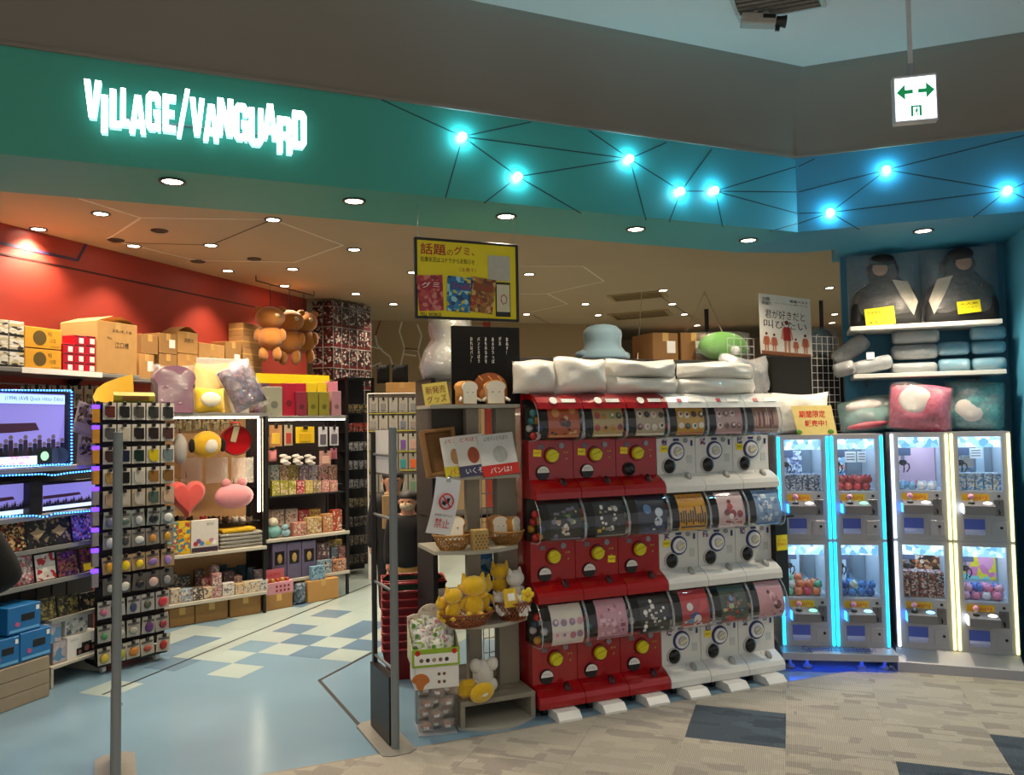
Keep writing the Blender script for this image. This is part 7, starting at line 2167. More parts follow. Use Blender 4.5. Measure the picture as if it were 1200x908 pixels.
# green bagged plush
lx, w, zb_, h = place(KB, (824, 388, 884, 428), .02, zsh)
t = thing('green_plush', 'bright green plush toy in a clear bag on the stock shelf', 'plush toy', KB.w(lx, .085, zsh + .003), KB.rz)
MB().ell((0, 0, h * .5), (w * .48, .07, h * .5), 18, 12).build('plush_body', mat('bright_green_plush', '#5fae22', .9, noise=.1, sheen=.4), t)
MB().ell((w * .12, -.062, h * .35), (w * .1, .02, h * .16), 10, 7).build('white_tag', M_PAPER, t)
MB().pillow(w * 1.06, h * 1.0, .15, 10, pinch=0, e=4, wob=.008, seed=2).build('plastic_bag', M_BAG, t, (0, 0, h * .5))
# crumpled clear bag at the end
lx, w, zb_, h = place(GF, (858, 416, 914, 446), .2, ZG)
t = thing('clear_bag', 'crumpled clear plastic bag with a pointed end behind the flat pillow', 'bag', GF.w(lx, .34, ZG + h * .5), GF.rz)
MB().pillow(w, h, .2, 12, pinch=-.02, e=3, wob=.03, seed=12).build('bag_film', clear('bag_thick', (1, 1, 1), .6, .15, 1.0, 18, .25), t)
# string lines hanging from the ceiling
for a, b in (((752, 342), (747, 424)), ((826, 342), (788, 425)), ((826, 342), (846, 388))):
 p, q = onz(a[0], a[1], Z_CEIL - .004), KB.hit(b[0], b[1], .1)
 p = KB.w(KB.lp(p)[0], .1, Z_CEIL) if False else p
 d = q - p
 o = MB().tube([(0, 0, 0), tuple(d)], .004, 5).build('white_rope', mat('white_cord', '#cfc6b0', .6), None, p)
 tag(o, 'thin white cord strung from the shop ceiling down to the stock shelf', 'cord', 'cords from the ceiling')
for x, y0, y1 in ((830, 362, 420), (965, 352, 420)):
 F0 = Fr(KB.w(KB.px(x, 400, .9)[0], .9, 0)[:2], HDR_B)
 zt = F0.px(x, y0)[1]
 o = MB().box(-.014, .014, 0, .028, 0, zt, .003).build('steel_pole', M_BLACK, None, F0.w(0, 0, 0), F0.rz)
 tag(o, 'slim black pole standing behind the stock shelf, %s' % ('beside the green plush toy' if x < 900 else 'beside the film poster'), 'pole')
# poster with five figures on a black display box
lx0, zb_ = KB.px(889, 419, .0)
lx1, _ = KB.px(950, 419, .0)
ZC1 = C1.px(925, 510, .10)[1] + .001
ZC2 = C2.px(1050, 507, .10)[1] + .001
PF = Fr(KB.w(0, -.02, 0)[:2], HDR_B)
a, b = PF.px(893, 420)[0], PF.px(976, 420)[0]
zb_ = PF.px(920, 419)[1]
t = thing('display_box', 'black cloth-covered display box under the film poster', 'box', PF.w(0, 0, 0), PF.rz)
MB().box(a, b, -.10, .03, ZC1 + .12, zb_, .006).build('box_body', mat('black_cloth', '#0e0d0d', .9), t)
MB().box(a, b, -.10, .03, ZC1, ZC1 + .12, .006).build('box_base', M_DARK, t)
lx, w, _, h = place(PF, (890, 347, 953, 419), -.06, zb_)
t = thing('film_poster', 'white poster with five red-clad player figures and black Japanese title', 'poster', PF.w(lx, -.06, zb_ + .006), 0, None, (R(-4), R(3), PF.rz))
MB().box(-w * .49, w * .47, 0, .004, 0, h).build('sheet', mat('poster_white', '#cfcbc2', .5, noise=.03), t)
MB().box(-w * .47, w * .45, -.0015, 0, 0, h * .06).build('floor_print', mat('court_brown', '#7a4522', .5), t)
text('50冊\n突破!!', .03, M_INK, t, (-w * .36, -.001, h * .82), fit=(w * .17, h * .13), bold=.0004)
text('映画ベスト', .03, M_INK, t, (w * .25, -.001, h * .90), fit=(w * .34, h * .05), bold=.0005)
text('ジャンプ コミックス 感動を もう一度', .03, M_INK, t, (w * .1, -.001, h * .855), fit=(w * .62, h * .025))
text('君が好きだと', .03, M_INK, t, (-.01, -.001, h * .60), fit=(w * .74, h * .15))
text('叫びたい', .03, M_INK, t, (-.01, -.001, h * .44), fit=(w * .8, h * .14))
m_kit = mat('kit_red', '#8a2018', .5, noise=.1)
m_skinp = mat('print_skin', '#b0785a', .5)
for dx, s_ in ((-.38, .62), (-.24, .60), (.0, 1), (.16, .52), (.34, .66)):
 H0 = h * .60 * s_
 g_ = MB().prism([(w * dx - H0 * .13, H0 * .42), (w * dx + H0 * .13, H0 * .42), (w * dx + H0 * .11, H0 * .8), (w * dx - H0 * .11, H0 * .8)], -.003, -.0012).build('player_kit', m_kit if s_ > .9 else mat('kit_rust', '#a4563c', .5), t)
 MB().cyl((w * dx, -.003, H0 * .92), (w * dx, -.0012, H0 * .92), H0 * .065, n=10).build('player_head', mat('hair_print', '#5a2018', .5), g_)
 for k in (-1, 1):
  MB().prism([(w * dx + k * H0 * .07 - H0 * .03, h * .05), (w * dx + k * H0 * .07 + H0 * .03, h * .05), (w * dx + k * H0 * .06 + H0 * .04, H0 * .43), (w * dx + k * H0 * .06 - H0 * .04, H0 * .43)], -.0028, -.0012).build('player_leg', m_skinp, g_)
  MB().prism([(w * dx + k * H0 * .10, H0 * .78), (w * dx + k * H0 * .15, H0 * .76), (w * dx + k * H0 * .21, H0 * .46), (w * dx + k * H0 * .16, H0 * .45)], -.0026, -.0012).build('player_arm', m_skinp, g_)
# wire grid panels and round bagged thing
def grid_panel(F, bb, yo, nx, ny, label):
 a, zt = F.px(bb[0], bb[1], yo); b, zb2_ = F.px(bb[2], bb[3], yo)
 t = thing('wire_grid', label, 'grid panel', F.w(a, yo, zb2_), F.rz)
 w, h = b - a, zt - zb2_
 for k in range(nx + 1):
  MB().cyl((w * k / nx, 0, 0), (w * k / nx, 0, h), .002, n=5).build('grid_wire', mat('white_wire', '#c9c9c6', .4), t)
 for k in range(ny + 1):
  MB().cyl((0, 0, h * k / ny), (w, 0, h * k / ny), .002, n=5).build('grid_wire', mat('white_wire', '#c9c9c6', .4), t)
grid_panel(PF, (950, 394, 986, 505), -.103, 5, 13, 'white wire grid panel in front of the round bagged toy')
grid_panel(KB, (852, 396, 884, 424.5), -.004, 4, 3, 'small white wire grid beside the film poster')
zbx = zb_
lx, w, zb_, h = place(PF, (948, 383, 981, 420), -.03, zbx)
t = thing('round_bag', 'round dusky blue toy in a frosted bag behind the wire grid', 'plush toy', PF.w(lx, -.015, zbx - .003), PF.rz)
MB().ell((0, 0, h / 2), (w * .42, .055, h * .47), 16, 10).build('plush_body', mat('dusky_blue', '#3a4f56', .9), t)
MB().pillow(w, h, .14, 8, pinch=0, e=3, wob=.01, seed=3).build('plastic_bag', M_BAG, t, (0, 0, h / 2))
# white pillow and red-lettered card over the claw machines
lx, w, zb_, h = place(C1, (903, 459, 976, 508), .16, ZC1)
t = thing('pillow', 'plain white pillow standing over the cyan-lit claw machines', 'pillow', C1.w(lx, .24, ZC1 + h / 2), 0, None, (R(-8), 0, C1.rz))
MB().pillow(w, h, .15, 12, pinch=.08, e=4, wob=.008, seed=21).build('pillow_body', m_pilw, t)
lx, w, zb_, h = place(C1, (931, 474, 983, 508), .06, ZC1)
t = thing('price_card', 'cream card with red writing leaning against the white pillow', 'card', C1.w(lx, .112, ZC1), 0, None, (R(-12), 0, C1.rz))
MB().add([(-w * .5 + .03, 0, 0), (w * .5, 0, 0), (w * .42, 0, h), (-w * .5, 0, h), (-w * .5 + .03, .005, 0), (w * .5, .005, 0), (w * .42, .005, h), (-w * .5, .005, h)], [(0, 1, 2, 3), (7, 6, 5, 4), (0, 4, 5, 1), (1, 5, 6, 2), (2, 6, 7, 3), (3, 7, 4, 0)]).build('card_sheet', mat('cream_yellow', '#d8c47a', .5), t)
text('期間限定', .03, M_RED, t, (-.01, -.001, h * .58), fit=(w * .6, h * .25), bold=.0005)
text('販売中！', .03, M_RED, t, (.01, -.001, h * .28), fit=(w * .5, h * .22), bold=.0005)
for k in (-1, 1):
 MB().ell((k * w * .36, -.002, h * .1), (w * .07, .003, h * .08), 10, 6).build('leaf_print', mat('leaf_green', '#4f8a2a', .5), t)
# ================================================================== ALCOVE GOODS
AY = -.30
m_cloak = mat('cloak_print', '#16171a', .7, noise=.25, nscale=12, bump=.3, bscale=16)
def bust(bb, label, faceside, card, ctext):
 lx, w, zb_, h = place(AF, bb, AY + .08, SHZ[0])
 h = min(h, (Z_SOF - SHZ[0]) * .94)
 t = thing('bust_cushion', label, 'cushion', AF.w(lx, AY + .14, SHZ[0] + .001), 0, 'bust cushions in the alcove', (R(-4), 0, AF.rz))
 # torso and head outline with soft thickness
 P = [(-.48, 0), (-.47, .25), (-.40, .50), (-.22, .62), (-.20, .70), (-.23, .84), (-.12, .97), (.04, 1.0), (.17, .93), (.22, .80), (.20, .68), (.28, .60), (.42, .46), (.49, .22), (.48, 0)]
 mb = MB()
 n = len(P)
 rings = []
 for yy, s_ in ((-.075, .80), (-.06, .93), (0, 1), (.06, .93), (.075, .80)):
  rings.append([(x * w * s_, yy, h * (.45 + (z - .45) * s_)) for x, z in P])
 vs = [v for r_ in rings for v in r_]
 fs = []
 for k in range(4):
  for i in range(n):
   j = (i + 1) % n
   fs.append((k * n + i, k * n + j, (k + 1) * n + j, (k + 1) * n + i))
 mb.add(vs, fs, 0, True)
 mb.add(rings[0], [tuple(range(n))], 0)
 mb.add(rings[4], [tuple(range(n))[::-1]], 0)
 mb.build('cushion_body', m_cloak, t)
 MB().ell((w * .0 + faceside * w * .05, -.072, h * .78), (w * .11, .012, h * .10), 14, 8).build('blank_face', mat('blank_tan', '#a07a62', .6), t)
 MB().ell((faceside * w * .02, -.07, h * .90), (w * .17, .02, h * .09), 14, 8).build('dark_hair', mat('hair_dark', '#120f0e', .6), t)
 MB().prism([(w * .10, h * .62), (w * .30, h * .58), (w * .42, h * .3), (w * .36, h * .12), (w * .2, h * .4)] if faceside < 0 else [(-w * .10, h * .62), (-w * .30, h * .58), (-w * .42, h * .3), (-w * .36, h * .12), (-w * .2, h * .4)], -.083, -.078).build('pale_lining', mat('pale_cloth', '#b0aa9a', .8), t)
 MB().pillow(w * .99, h * 1.02, .21, 12, pinch=.0, e=3, wob=.012, seed=int(bb[0])).build('plastic_bag', M_BAG, t, (0, 0, h * .52))
 ca, cz, cwd, chh = card
 c = thing('price_card', 'bright yellow handwritten price card on the %s' % ('bust cushion with the larger card' if ca < 0 else 'bust cushion next to the alcove side wall'), 'card', AF.w(lx + w * ca, AY + (.032 if ca < 0 else .048), SHZ[0] + h * cz), 0, None, (R(-3), R(-4), AF.rz))
 MB().box(-cwd / 2, cwd / 2, 0, .004, 0, chh).build('card_sheet', M_YCARD, c)
 for k, s_ in enumerate(ctext):
  text(s_, .03, M_INK, c, (0, -.001, chh * (.66 - .28 * k)), fit=(cwd * (.8 - .1 * (k % 2)), chh * .17))
bust((993, 289, 1082, 382), 'bagged cushion shaped like a dark-clad bust beside the open shop side', -1, (-.08, .02, .19, .125), ('日本限定ぬいぐ', 'クッション入荷', '¥4,950'))
bust((1080, 286, 1174, 376), 'bagged cushion shaped like a dark-clad bust beside the alcove side wall', 1, (.08, .12, .14, .085), ('大人気', 'クッション'))
# rolled pillows on the second shelf
m_rg = mat('silver_roll', '#8b9297', .5, noise=.1, nscale=12, bump=.5, bscale=25)
m_rb = mat('blue_roll', '#4f8ca6', .6, noise=.08, nscale=12, bump=.3, bscale=25)
def roll(bb, m, label, grp, yo=AY, z=None, tilt=0, bag=True):
 lx, w, zb_, h = place(AF, bb, yo)
 if z is not None:
  zb_ = z
 t = thing('rolled_pillow', label, 'pillow', AF.w(lx, yo + .09, zb_ + h / 2), 0, grp, (0, R(tilt), AF.rz))
 mb = MB()
 n = 14
 for k in range(n + 1):
  pass
 prof = [(0, -.5), (.32, -.495), (.46, -.44), (.5, -.30), (.5, .30), (.46, .44), (.32, .495), (0, .5)]
 mb.lathe([(r_ * h, z_ * w) for r_, z_ in prof], 16)
 mb.M = None
 o = mb.build('roll_body', m, t, None, 0, (0, R(90), 0))
 if bag:
  bg = MB().lathe([(r_ * h * 1.04, z_ * w * 1.0) for r_, z_ in prof], 16).build('wrapper', M_BAG, t, None, 0, (0, R(90), 0))
 return t
z2 = SHZ[1]
def stackz(h_list):
 return z2 + sum(h_list) + .001
gg = 'rolled pillows on the second alcove shelf'
hA = place(AF, (1050, 420, 1100, 433), AY)[3]
for k, bb in enumerate(((1045, 421, 1101, 434), (1046, 402, 1102, 420), (1047, 384, 1103, 402))):
 roll(bb, m_rg, 'silver wrapped rolled pillow, %s of the silver pile' % ('bottom', 'middle', 'top')[k], gg, z=None if k else z2 + .001)
for k, bb in enumerate(((1102, 416, 1140, 432), (1101, 399, 1139, 415))):
 roll(bb, m_rb, 'blue rolled pillow, %s of the pile of two' % ('bottom', 'top')[k], gg, z=None if k else z2 + .001)
for k, bb in enumerate(((1142, 414, 1183, 430), (1141, 398, 1182, 413), (1140, 380, 1182, 397))):
 roll(bb, m_rb, 'blue rolled pillow, %s of the pile of three by the side wall' % ('bottom', 'middle', 'top')[k], gg, z=None if k else z2 + .001)
roll((1000, 420, 1048, 437), m_rg, 'grey rolled pillow lying low beside the silver pile', gg, yo=AY - .06, z=z2 + .014, tilt=-12)
t = roll((974, 399, 1022, 420), mat('grey_roll', '#777a7c', .6, noise=.1), 'grey rolled pillow leaning steeply over the shelf end', gg, yo=-.28, tilt=-38)
t = roll((977, 423, 1003, 440), mat('grey_roll', '#777a7c', .6, noise=.1), 'small grey rolled pillow hanging over the shelf end', gg, yo=-.425, tilt=-14)
lx, z_ = AF.px(1020, 417, -.31)
o = MB().box(-.025, .025, 0, .002, -.025, .025).build('price_tag', M_PAPER, None, AF.w(lx, -.312, z_), AF.rz)
tag(o, 'small white square tag on the grey rolled pillows', 'tag')
# three big printed cushions on top of the claw machines
def big_cushion(bb, m, mblob, label, yo, tilt, blob, extra=None):
 lx, w, zb_, h = place(AF, bb, yo, ZC2)
 h = min(h, (SHZ[1] - .045 - ZC2) / 1.12)
 t = thing('printed_cushion', label, 'cushion', AF.w(lx, yo + .1, ZC2 + h / 2 + .012), 0, 'cushions on the claw machines', (R(-10), R(tilt), AF.rz))
 MB().pillow(w, h, .17, 12, pinch=-.03, e=3, wob=.01, seed=int(bb[0])).build('cushion_body', m, t)
 bx, bz, bw_, bh_ = blob
 MB().ell((w * bx, -.062, h * bz), (w * bw_, .032, h * bh_), 18, 10).build('pale_patch', mblob, t)
 if extra:
  MB().ell((w * extra[1], -.058, h * extra[2]), (w * extra[3], .034, h * extra[4]), 16, 8).build('colour_patch', extra[0], t)
 MB().pillow(w * 1.07, h * 1.05, .22, 12, pinch=-.02, e=3, wob=.02, seed=int(bb[0]) + 5).build('plastic_bag', M_BAG, t)
m_pk = printed('pink_spotted', ['#c0506e', '#c65a78', '#b84866', '#c86480'], 30, .7)
m_tl = printed('teal_spotted', ['#2f7f86', '#3a8c90', '#2a747c', '#3f9496'], 30, .7)
m_patch = mat('pale_fabric', '#cfc8c4', .8, noise=.04)
big_cushion((985, 468, 1048, 508), mat('teal_rose', '#7fa6a4', .8, noise=.1), m_patch, 'teal and pink bagged cushion with a pale patch, leaning', -.33, -8, (-.02, .22, .36, .2), (mat('rose_band', '#c0606e', .8), 0, -.38, .42, .1))
big_cushion((1046, 453, 1117, 507), m_pk, m_patch, 'round pink spotted cushion with a pale patch in a clear bag', -.50, 6, (-.1, .1, .3, .34))
big_cushion((1112, 445, 1180, 505), m_tl, m_patch, 'teal spotted cushion with a pale patch in a clear bag by the side wall', -.33, 4, (-.1, -.12, .28, .26))
# ================================================================== HANGING YELLOW SIGN
YF = Fr(HF.w(0, .17, 0)[:2], HDR_B)
a, zt = YF.px(486, 277); b, _ = YF.px(606, 288); _, zb_ = YF.px(546, 375)
zt = YF.px(546, 282.5)[1]
w, h = b - a, zt - zb_
sg = thing('hanging_sign', 'yellow handwritten sign with a black frame hanging under the teal header', 'sign', YF.w((a + b) / 2, 0, zb_), YF.rz)
MB().box(-w / 2, w / 2, 0, .012, 0, h, .002).build('board', mat('sign_yellow', '#e4cf0c', .45, noise=.04), sg)
for k in (-1, 1):
 MB().box(k * (w / 2 - .004) - .008, k * (w / 2 - .004) + .008, -.005, .014, 0, h, .002).build('frame_side', M_BLACK, sg)
 zz_ = 0 if k < 0 else h - .012
 MB().box(-w / 2, w / 2, -.005, .014, zz_, zz_ + .014, .002).build('frame_side', M_BLACK, sg)
 MB().cyl((k * (w / 2 - .02), .006, h), (k * (w / 2 - .02), .006, Z_SOF - zb_), .0025, n=5).build('hang_wire', M_CHROME, sg)
m_signred = mat('sign_red', '#a8201c', .5, noise=.1)
text('話題', .05, m_signred, sg, (-w * .33, -.002, h * .795), fit=(w * .24, h * .145), bold=.0006)
text('の', .05, m_signred, sg, (-w * .17, -.002, h * .80), fit=(w * .06, h * .075))
text('グミ、', .05, m_signred, sg, (-.02, -.002, h * .815), fit=(w * .2, h * .11), bold=.0005)
text('在庫状況はコチラからお知らせ', .05, M_INK, sg, (-w * .19, -.002, h * .705), fit=(w * .52, h * .065))
text('（上見て）', .05, m_signred, sg, (0, -.002, h * .61), fit=(w * .16, h * .05))
text('YELL WORLD', .05, M_INK, sg, (-w * .36, -.002, h * .03), fit=(w * .2, h * .045), bold=.0005)
def gummy(cx, c, pal, tilt, txt, tcol):
 g_ = MB().add([(-.5 * w * .24, -.004, .18 * h * 0), (.5 * w * .24 * .9, -.004, 0), (.5 * w * .24, -.004, h * .44), (-.5 * w * .24 * 1.05, -.004, h * .44)] + [(-.5 * w * .24, 0, 0), (.5 * w * .24 * .9, 0, 0), (.5 * w * .24, 0, h * .44), (-.5 * w * .24 * 1.05, 0, h * .44)], [(0, 1, 2, 3), (0, 4, 5, 1), (1, 5, 6, 2), (2, 6, 7, 3), (3, 7, 4, 0)]).build('packet_picture', printed('packet_' + c[1:], pal, 24), sg, (w * cx, -.002, h * .10), 0, (0, R(tilt), 0))
 MB().box(-w * .10, w * .095, -.0052, -.004, h * .27, h * .37).build('packet_band', mat('pkb_' + c[1:], c, .5), g_)
 text(txt, .05, tcol, g_, (0, -.006, h * .285), fit=(w * .17, h * .07))
gummy(-.345, '#a02430', ['#a8323a', '#b84a44', '#8a2430', '#c87a6a', '#a8323a'], -4, 'グミ', M_PAPER)
gummy(-.09, '#1c5a92', ['#1c6aa0', '#2a86b0', '#14466e', '#9ac8d0', '#1c6aa0', '#c8b83a'], 3, 'Trolli', m_signred)
gummy(.125, '#7a4a20', ['#8a5a24', '#a8702a', '#6a3a1c', '#c8a060', '#9a3a24'], 6, 'Trolli', m_signred)
ph_ = MB().box(w * .27, w * .42, -.006, 0, h * .06, h * .5, .004).build('phone_picture', M_BLACK, sg)
MB().box(w * .28, w * .41, -.008, -.006, h * .12, h * .47).build('phone_screen', mat('phone_screen', '#cfc8a8', .4, noise=.05), ph_)
MB().tube([(w * .35 + w * .03 * math.cos(q * .5), -.0085, h * .28 + h * .05 * math.sin(q * .5) * (1 + .3 * (q % 2))) for q in range(12)], .0025, 4, closed=True).build('phone_doodle', m_signred, ph_)
# plain paper where the square code sits
MB().box(w * .20, w * .42, -.004, 0, h * .52, h * .84).build('paper_patch', mat('patch_paper', '#b8b4a4', .6), sg, None, 0, (0, R(0), 0))
# ================================================================== BEHIND THE STAND
t = thing('stock_shelf', 'dark stock shelf behind the wooden display stand', 'shelf', DF.w(0, .46, 0), DF.rz)
a, zsb = DF.px(503, 443, .50); b, _ = DF.px(612, 443, .50)
for x in (a, b - .03):
 MB().box(x, x + .03, 0, .36, 0, zsb, .002).build('shelf_side', M_DARK, t)
for z in (.1, .6, 1.1, zsb):
 MB().box(a, b, 0, .36, z - .02, z, .002).build('shelf_board', mat('shelf_dark', '#3a3733', .5), t)
lx, w, _, h = place(DF, (498, 366, 566, 444), .55, zsb)
t = thing('wrapped_figure', 'large pale toy swathed in crackling silver-clear plastic behind the black poster', 'plush toy', DF.w(lx, .64, zsb + .001), DF.rz)
MB().lathe([(0, 0), (w * .40, .0), (w * .46, h * .2), (w * .38, h * .45), (w * .24, h * .6), (w * .30, h * .75), (w * .28, h * .9), (w * .12, h * .97), (0, h * .98)], 16).build('toy_body', mat('pale_toy', '#b4b6b4', .6, noise=.1), t)
mb = MB()
mb.lathe([(0, 0), (w * .46, .0), (w * .52, h * .2), (w * .43, h * .45), (w * .32, h * .6), (w * .36, h * .75), (w * .36, h * .9), (w * .2, h * 1.0), (0, h * 1.02)], 20)
mb.build('plastic_bag', clear('bag_thick', (1, 1, 1), .6, .15, 1.0, 18, .25), t)
# ================================================================== BACK OF THE SHOP
# tower of boxed goods at the end of the red wall
_x = ray(391, 420)
TC = Vector((_x.x / _x.y * 9.2, 9.2, 0))
TA, TB = Fr(TC[:2], 101), Fr(TC[:2], 30)
m_fb = printed('figure_box', ['#100d0e', '#1a1213', '#3a1214', '#0d0c0d', '#8a8078', '#241416', '#5a1a1a', '#b0a8a0'], 26)
rows_y = [455, 431, 405, 381, 358, 344]
for F_, cols_, nm in ((TA, [(366, 378.5), (379, 391)], 'wall'), (TB, [(391.5, 400), (400.5, 409), (409.5, 418), (418.5, 426.5), (427, 434.5)], 'aisle')):
 zs_ = [F_.px((cols_[0][0] + cols_[-1][1]) / 2 if nm == 'wall' else 391.5, y, 0)[1] for y in (455, 429, 404, 380, 358)]
 zr_ = [zs_[0] + (zs_[-1] - zs_[0]) * k / 4 for k in range(6)]
 for x0, x1 in cols_:
  a, b = F_.px(x0, 420)[0], F_.px(x1, 420)[0]
  for k in range(5):
   if zr_[k + 1] > Z_CEIL - .02:
    zt_b = Z_CEIL - .03
   else:
    zt_b = zr_[k + 1] - .012
   t = thing('figure_box', 'dark window box of figures in the tall grid of boxes, on its %s face' % ('red wall' if nm == 'wall' else 'aisle'), 'box', F_.w(a, .0, zr_[k]), F_.rz, 'grid of dark figure boxes')
   W2 = b - a - .004
   ia = .072 if (nm, x0) == ('aisle', 391.5) else 0
   ib = .072 if (nm, x0) == ('wall', 379) else 0
   MB().slab([(.004, 0), (W2, 0), (W2 - ib, .10), (.004 + ia, .10)], 0, zt_b - zr_[k]).build('box_body', m_fb, t)
   MB().box(.004, b - a - .004, -.003, .0, 0, (zt_b - zr_[k]) * .16).build('red_band', mat('dark_red_band', '#4a1010', .4), t)
 gr = thing('box_frame', 'white wire frame between the dark figure boxes, %s side' % nm, 'frame', F_.w(0, 0, 0), F_.rz)
 x_a, x_b = F_.px(cols_[0][0], 420)[0], F_.px(cols_[-1][1], 420)[0]
 for k in range(6):
  MB().cyl((x_a, -.006, zr_[k] - .006), (x_b, -.006, zr_[k] - .006), .004, n=5).build('frame_wire', mat('dull_wire', '#8c8a86', .5), gr)
 for x0, x1 in cols_:
  xx = F_.px(x1, 420)[0]
  MB().cyl((xx, -.006, zr_[0] - .3), (xx, -.006, zr_[5] - .01), .003, n=5).build('frame_wire', mat('dull_wire', '#8c8a86', .5), gr)
 bs_ = MB().slab([(x_a + .005, 0), (x_b - .002, 0), (x_b - (.075 if nm == 'wall' else .005), .10), (x_a + (.075 if nm == 'aisle' else .005), .10)], 0, zr_[0] - .0005).build('display_plinth', M_DARK, None, F_.w(0, 0, 0), F_.rz)
 tag(bs_, 'dark plinth under the grid of figure boxes, %s side' % nm, 'plinth')
# three brown bears hanging at the end of the red wall
m_bear = mat('bear_brown', '#a86a22', .95, noise=.15, nscale=15, sheen=.5)
zr_b = LF.px(316, 358, .42)[1] + .22
for k, (x0, x1, y0, y1, tl) in enumerate(((305, 328, 358, 424, 0), (328, 350, 362, 428, 0), (346, 366, 364, 426, 0))):
 lx, w, zb_, h = place(LF, (x0, y0, x1, y1), .42)
 t = thing('hanging_bear', 'brown plush bear hanging by the red wall, %s' % ('nearest the carton tower', 'between two others', 'nearest the grid of dark boxes')[k], 'plush toy', LF.w(lx, .42, zb_), 0, 'brown bears hanging in a row', (0, R(tl), R(-15) + LF.rz * .4))
 MB().ell((0, 0, h * .42), (w * .42, w * .38, h * .22), 14, 10).build('torso', m_bear, t)
 hd_ = MB().ell((0, -.01, h * .78), (w * .46, w * .42, h * .20), 16, 10).build('head', m_bear, t)
 for s_ in (-1, 1):
  MB().ell((s_ * w * .36, 0, h * .93), (w * .13, w * .08, h * .06), 10, 7).build('ear', m_bear, hd_)
  MB().ell((s_ * w * .36, -.03, h * .46), (w * .13, w * .13, h * .13), 10, 7).build('arm', m_bear, t)
  MB().ell((s_ * w * .2, -.02, h * .14), (w * .15, w * .15, h * .14), 10, 7).build('leg', m_bear, t)
 MB().ell((w * .22, -w * .38, h * .8), (w * .1, .012, h * .04), 8, 6).build('pale_label', mat('pale_label', '#c8b890', .6), hd_)
 MB().cyl((0, 0, h * .97), (0, 0, zr_b - zb_), .004, n=5).build('hang_cord', M_DARK, t)
t = thing('hanging_rail', 'thin dark rail above the hanging brown bears', 'rail', LF.w(0, .42, 0), LF.rz)
xa, za = LF.px(300, 352, .42); xb, _ = LF.px(368, 352, .42)
zr = LF.px(316, 358, .42)[1] + .22
MB().cyl((xa, 0, zr), (xb, 0, zr), .006, n=6).build('rail_bar', M_DARK, t)
for x in (xa, xb):
 MB().cyl((x, 0, zr), (x, 0, Z_CEIL), .005, n=6).build('rail_hanger', M_DARK, t)
# dark gondola with small packs
GD = Fr(onz(407, 676)[:2], 55)
gw_ = GD.px(440, 600, 0)[0]
ztg = GD.px(415, 442, 0)[1]
t = thing('goods_rack', 'dark tall goods rack filled with small packs beside the second rack', 'rack', GD.w(0, 0, 0), GD.rz)
for x in (0, gw_ - .03):
 MB().box(x, x + .03, 0, .03, 0, ztg, .002).build('rack_post', M_BLACK, t)
MB().box(0, gw_, 0, .3, ztg - .03, ztg, .002).build('rack_top', M_BLACK, t)
MB().box(.01, gw_ - .01, .28, .3, .02, ztg - .03).build('rack_back', mat('dark_panel', '#1c1a1c', .6), t)
gcol = ['#8a7a50', '#9a3a30', '#a8aab0', '#8a8c94', '#7a7c84', '#6a6248', '#3a3a3e', '#50504e', '#44403c']
for r_ in range(9):
 z0 = GD.px(422, 484 + 22 * r_, .05)[1]
 MB().box(.02, gw_ - .02, .05, .28, z0 - .012, z0, .001).build('rack_shelf', M_DARK, t)
 for c_ in range(4):
  ww = (gw_ - .08) / 4
  o = thing('small_pack', 'small muted pack standing in the dark goods rack', 'pack', GD.w(.04 + ww * (c_ + .5), .06, z0 + .001), GD.rz, 'small packs in the dark rack')
  MB().box(-ww * .42, ww * .42, 0, .04, 0, .10, .003).build('pack_body', printed('gp_' + gcol[r_][1:], [gcol[r_], '#2a2826', gcol[r_], '#8a8680', '#1c1b1a'], 50), o)
  MB().box(-ww * .36, ww * .36, -.0015, 0, .06, .085).build('pack_label', mat('gl_' + gcol[r_][1:], gcol[r_], .5), o)
# white wire rack of phone goods
PH = Fr((ray(431, 500).x / ray(431, 500).y * 8.6, 8.6), 86)
pw_ = PH.px(512, 500, 0)[0]
ztp_ = PH.px(460, 461, 0)[1]
t = thing('goods_rack', 'white wire rack hung with phone accessories', 'rack', PH.w(0, 0, 0), PH.rz)
for x in (0, PH.px(490, 500)[0], pw_):
 MB().cyl((x, 0, 0), (x, 0, ztp_), .008, n=6).build('rack_post', M_WHITE, t)
MB().cyl((0, 0, ztp_), (pw_, 0, ztp_), .007, n=6).build('rack_rail', M_WHITE, t)
MB().box(.01, pw_ - .01, .002, .012, .3, ztp_ - .02).build('rack_back', mat('grey_panel', '#4a453e', .6), t)
MB().box(0, pw_, 0, .3, 0, .3, .003).build('rack_base', M_WHITE, t)
prow = [(466, 483), (487, 503.5), (508, 528), (531, 550), (556, 577), (584, 604), (610, 632)]
pcol = [['#8a8884', '#7a7876', '#9a9894', '#8c8a88', '#7d7c7a'], ['#8c8a84', '#a09a90', '#98948c', '#6a6e78', '#8a8078'], ['#7a8478', '#a8a49c', '#9a9690', '#6a4a8a', '#b08a7a'], ['#7a7e7c', '#8a8c88', '#b05a74', '#2f7f80', '#c8561e'], ['#8a8478', '#a8a498', '#7a7a74', '#8a8a80', '#5f7a62'], ['#6a6862', '#7a7872', '#8a867e', '#6a6660', '#7a766e'], ['#6a6862', '#7a7872', '#8a867e', '#6a6660', '#7a766e']]
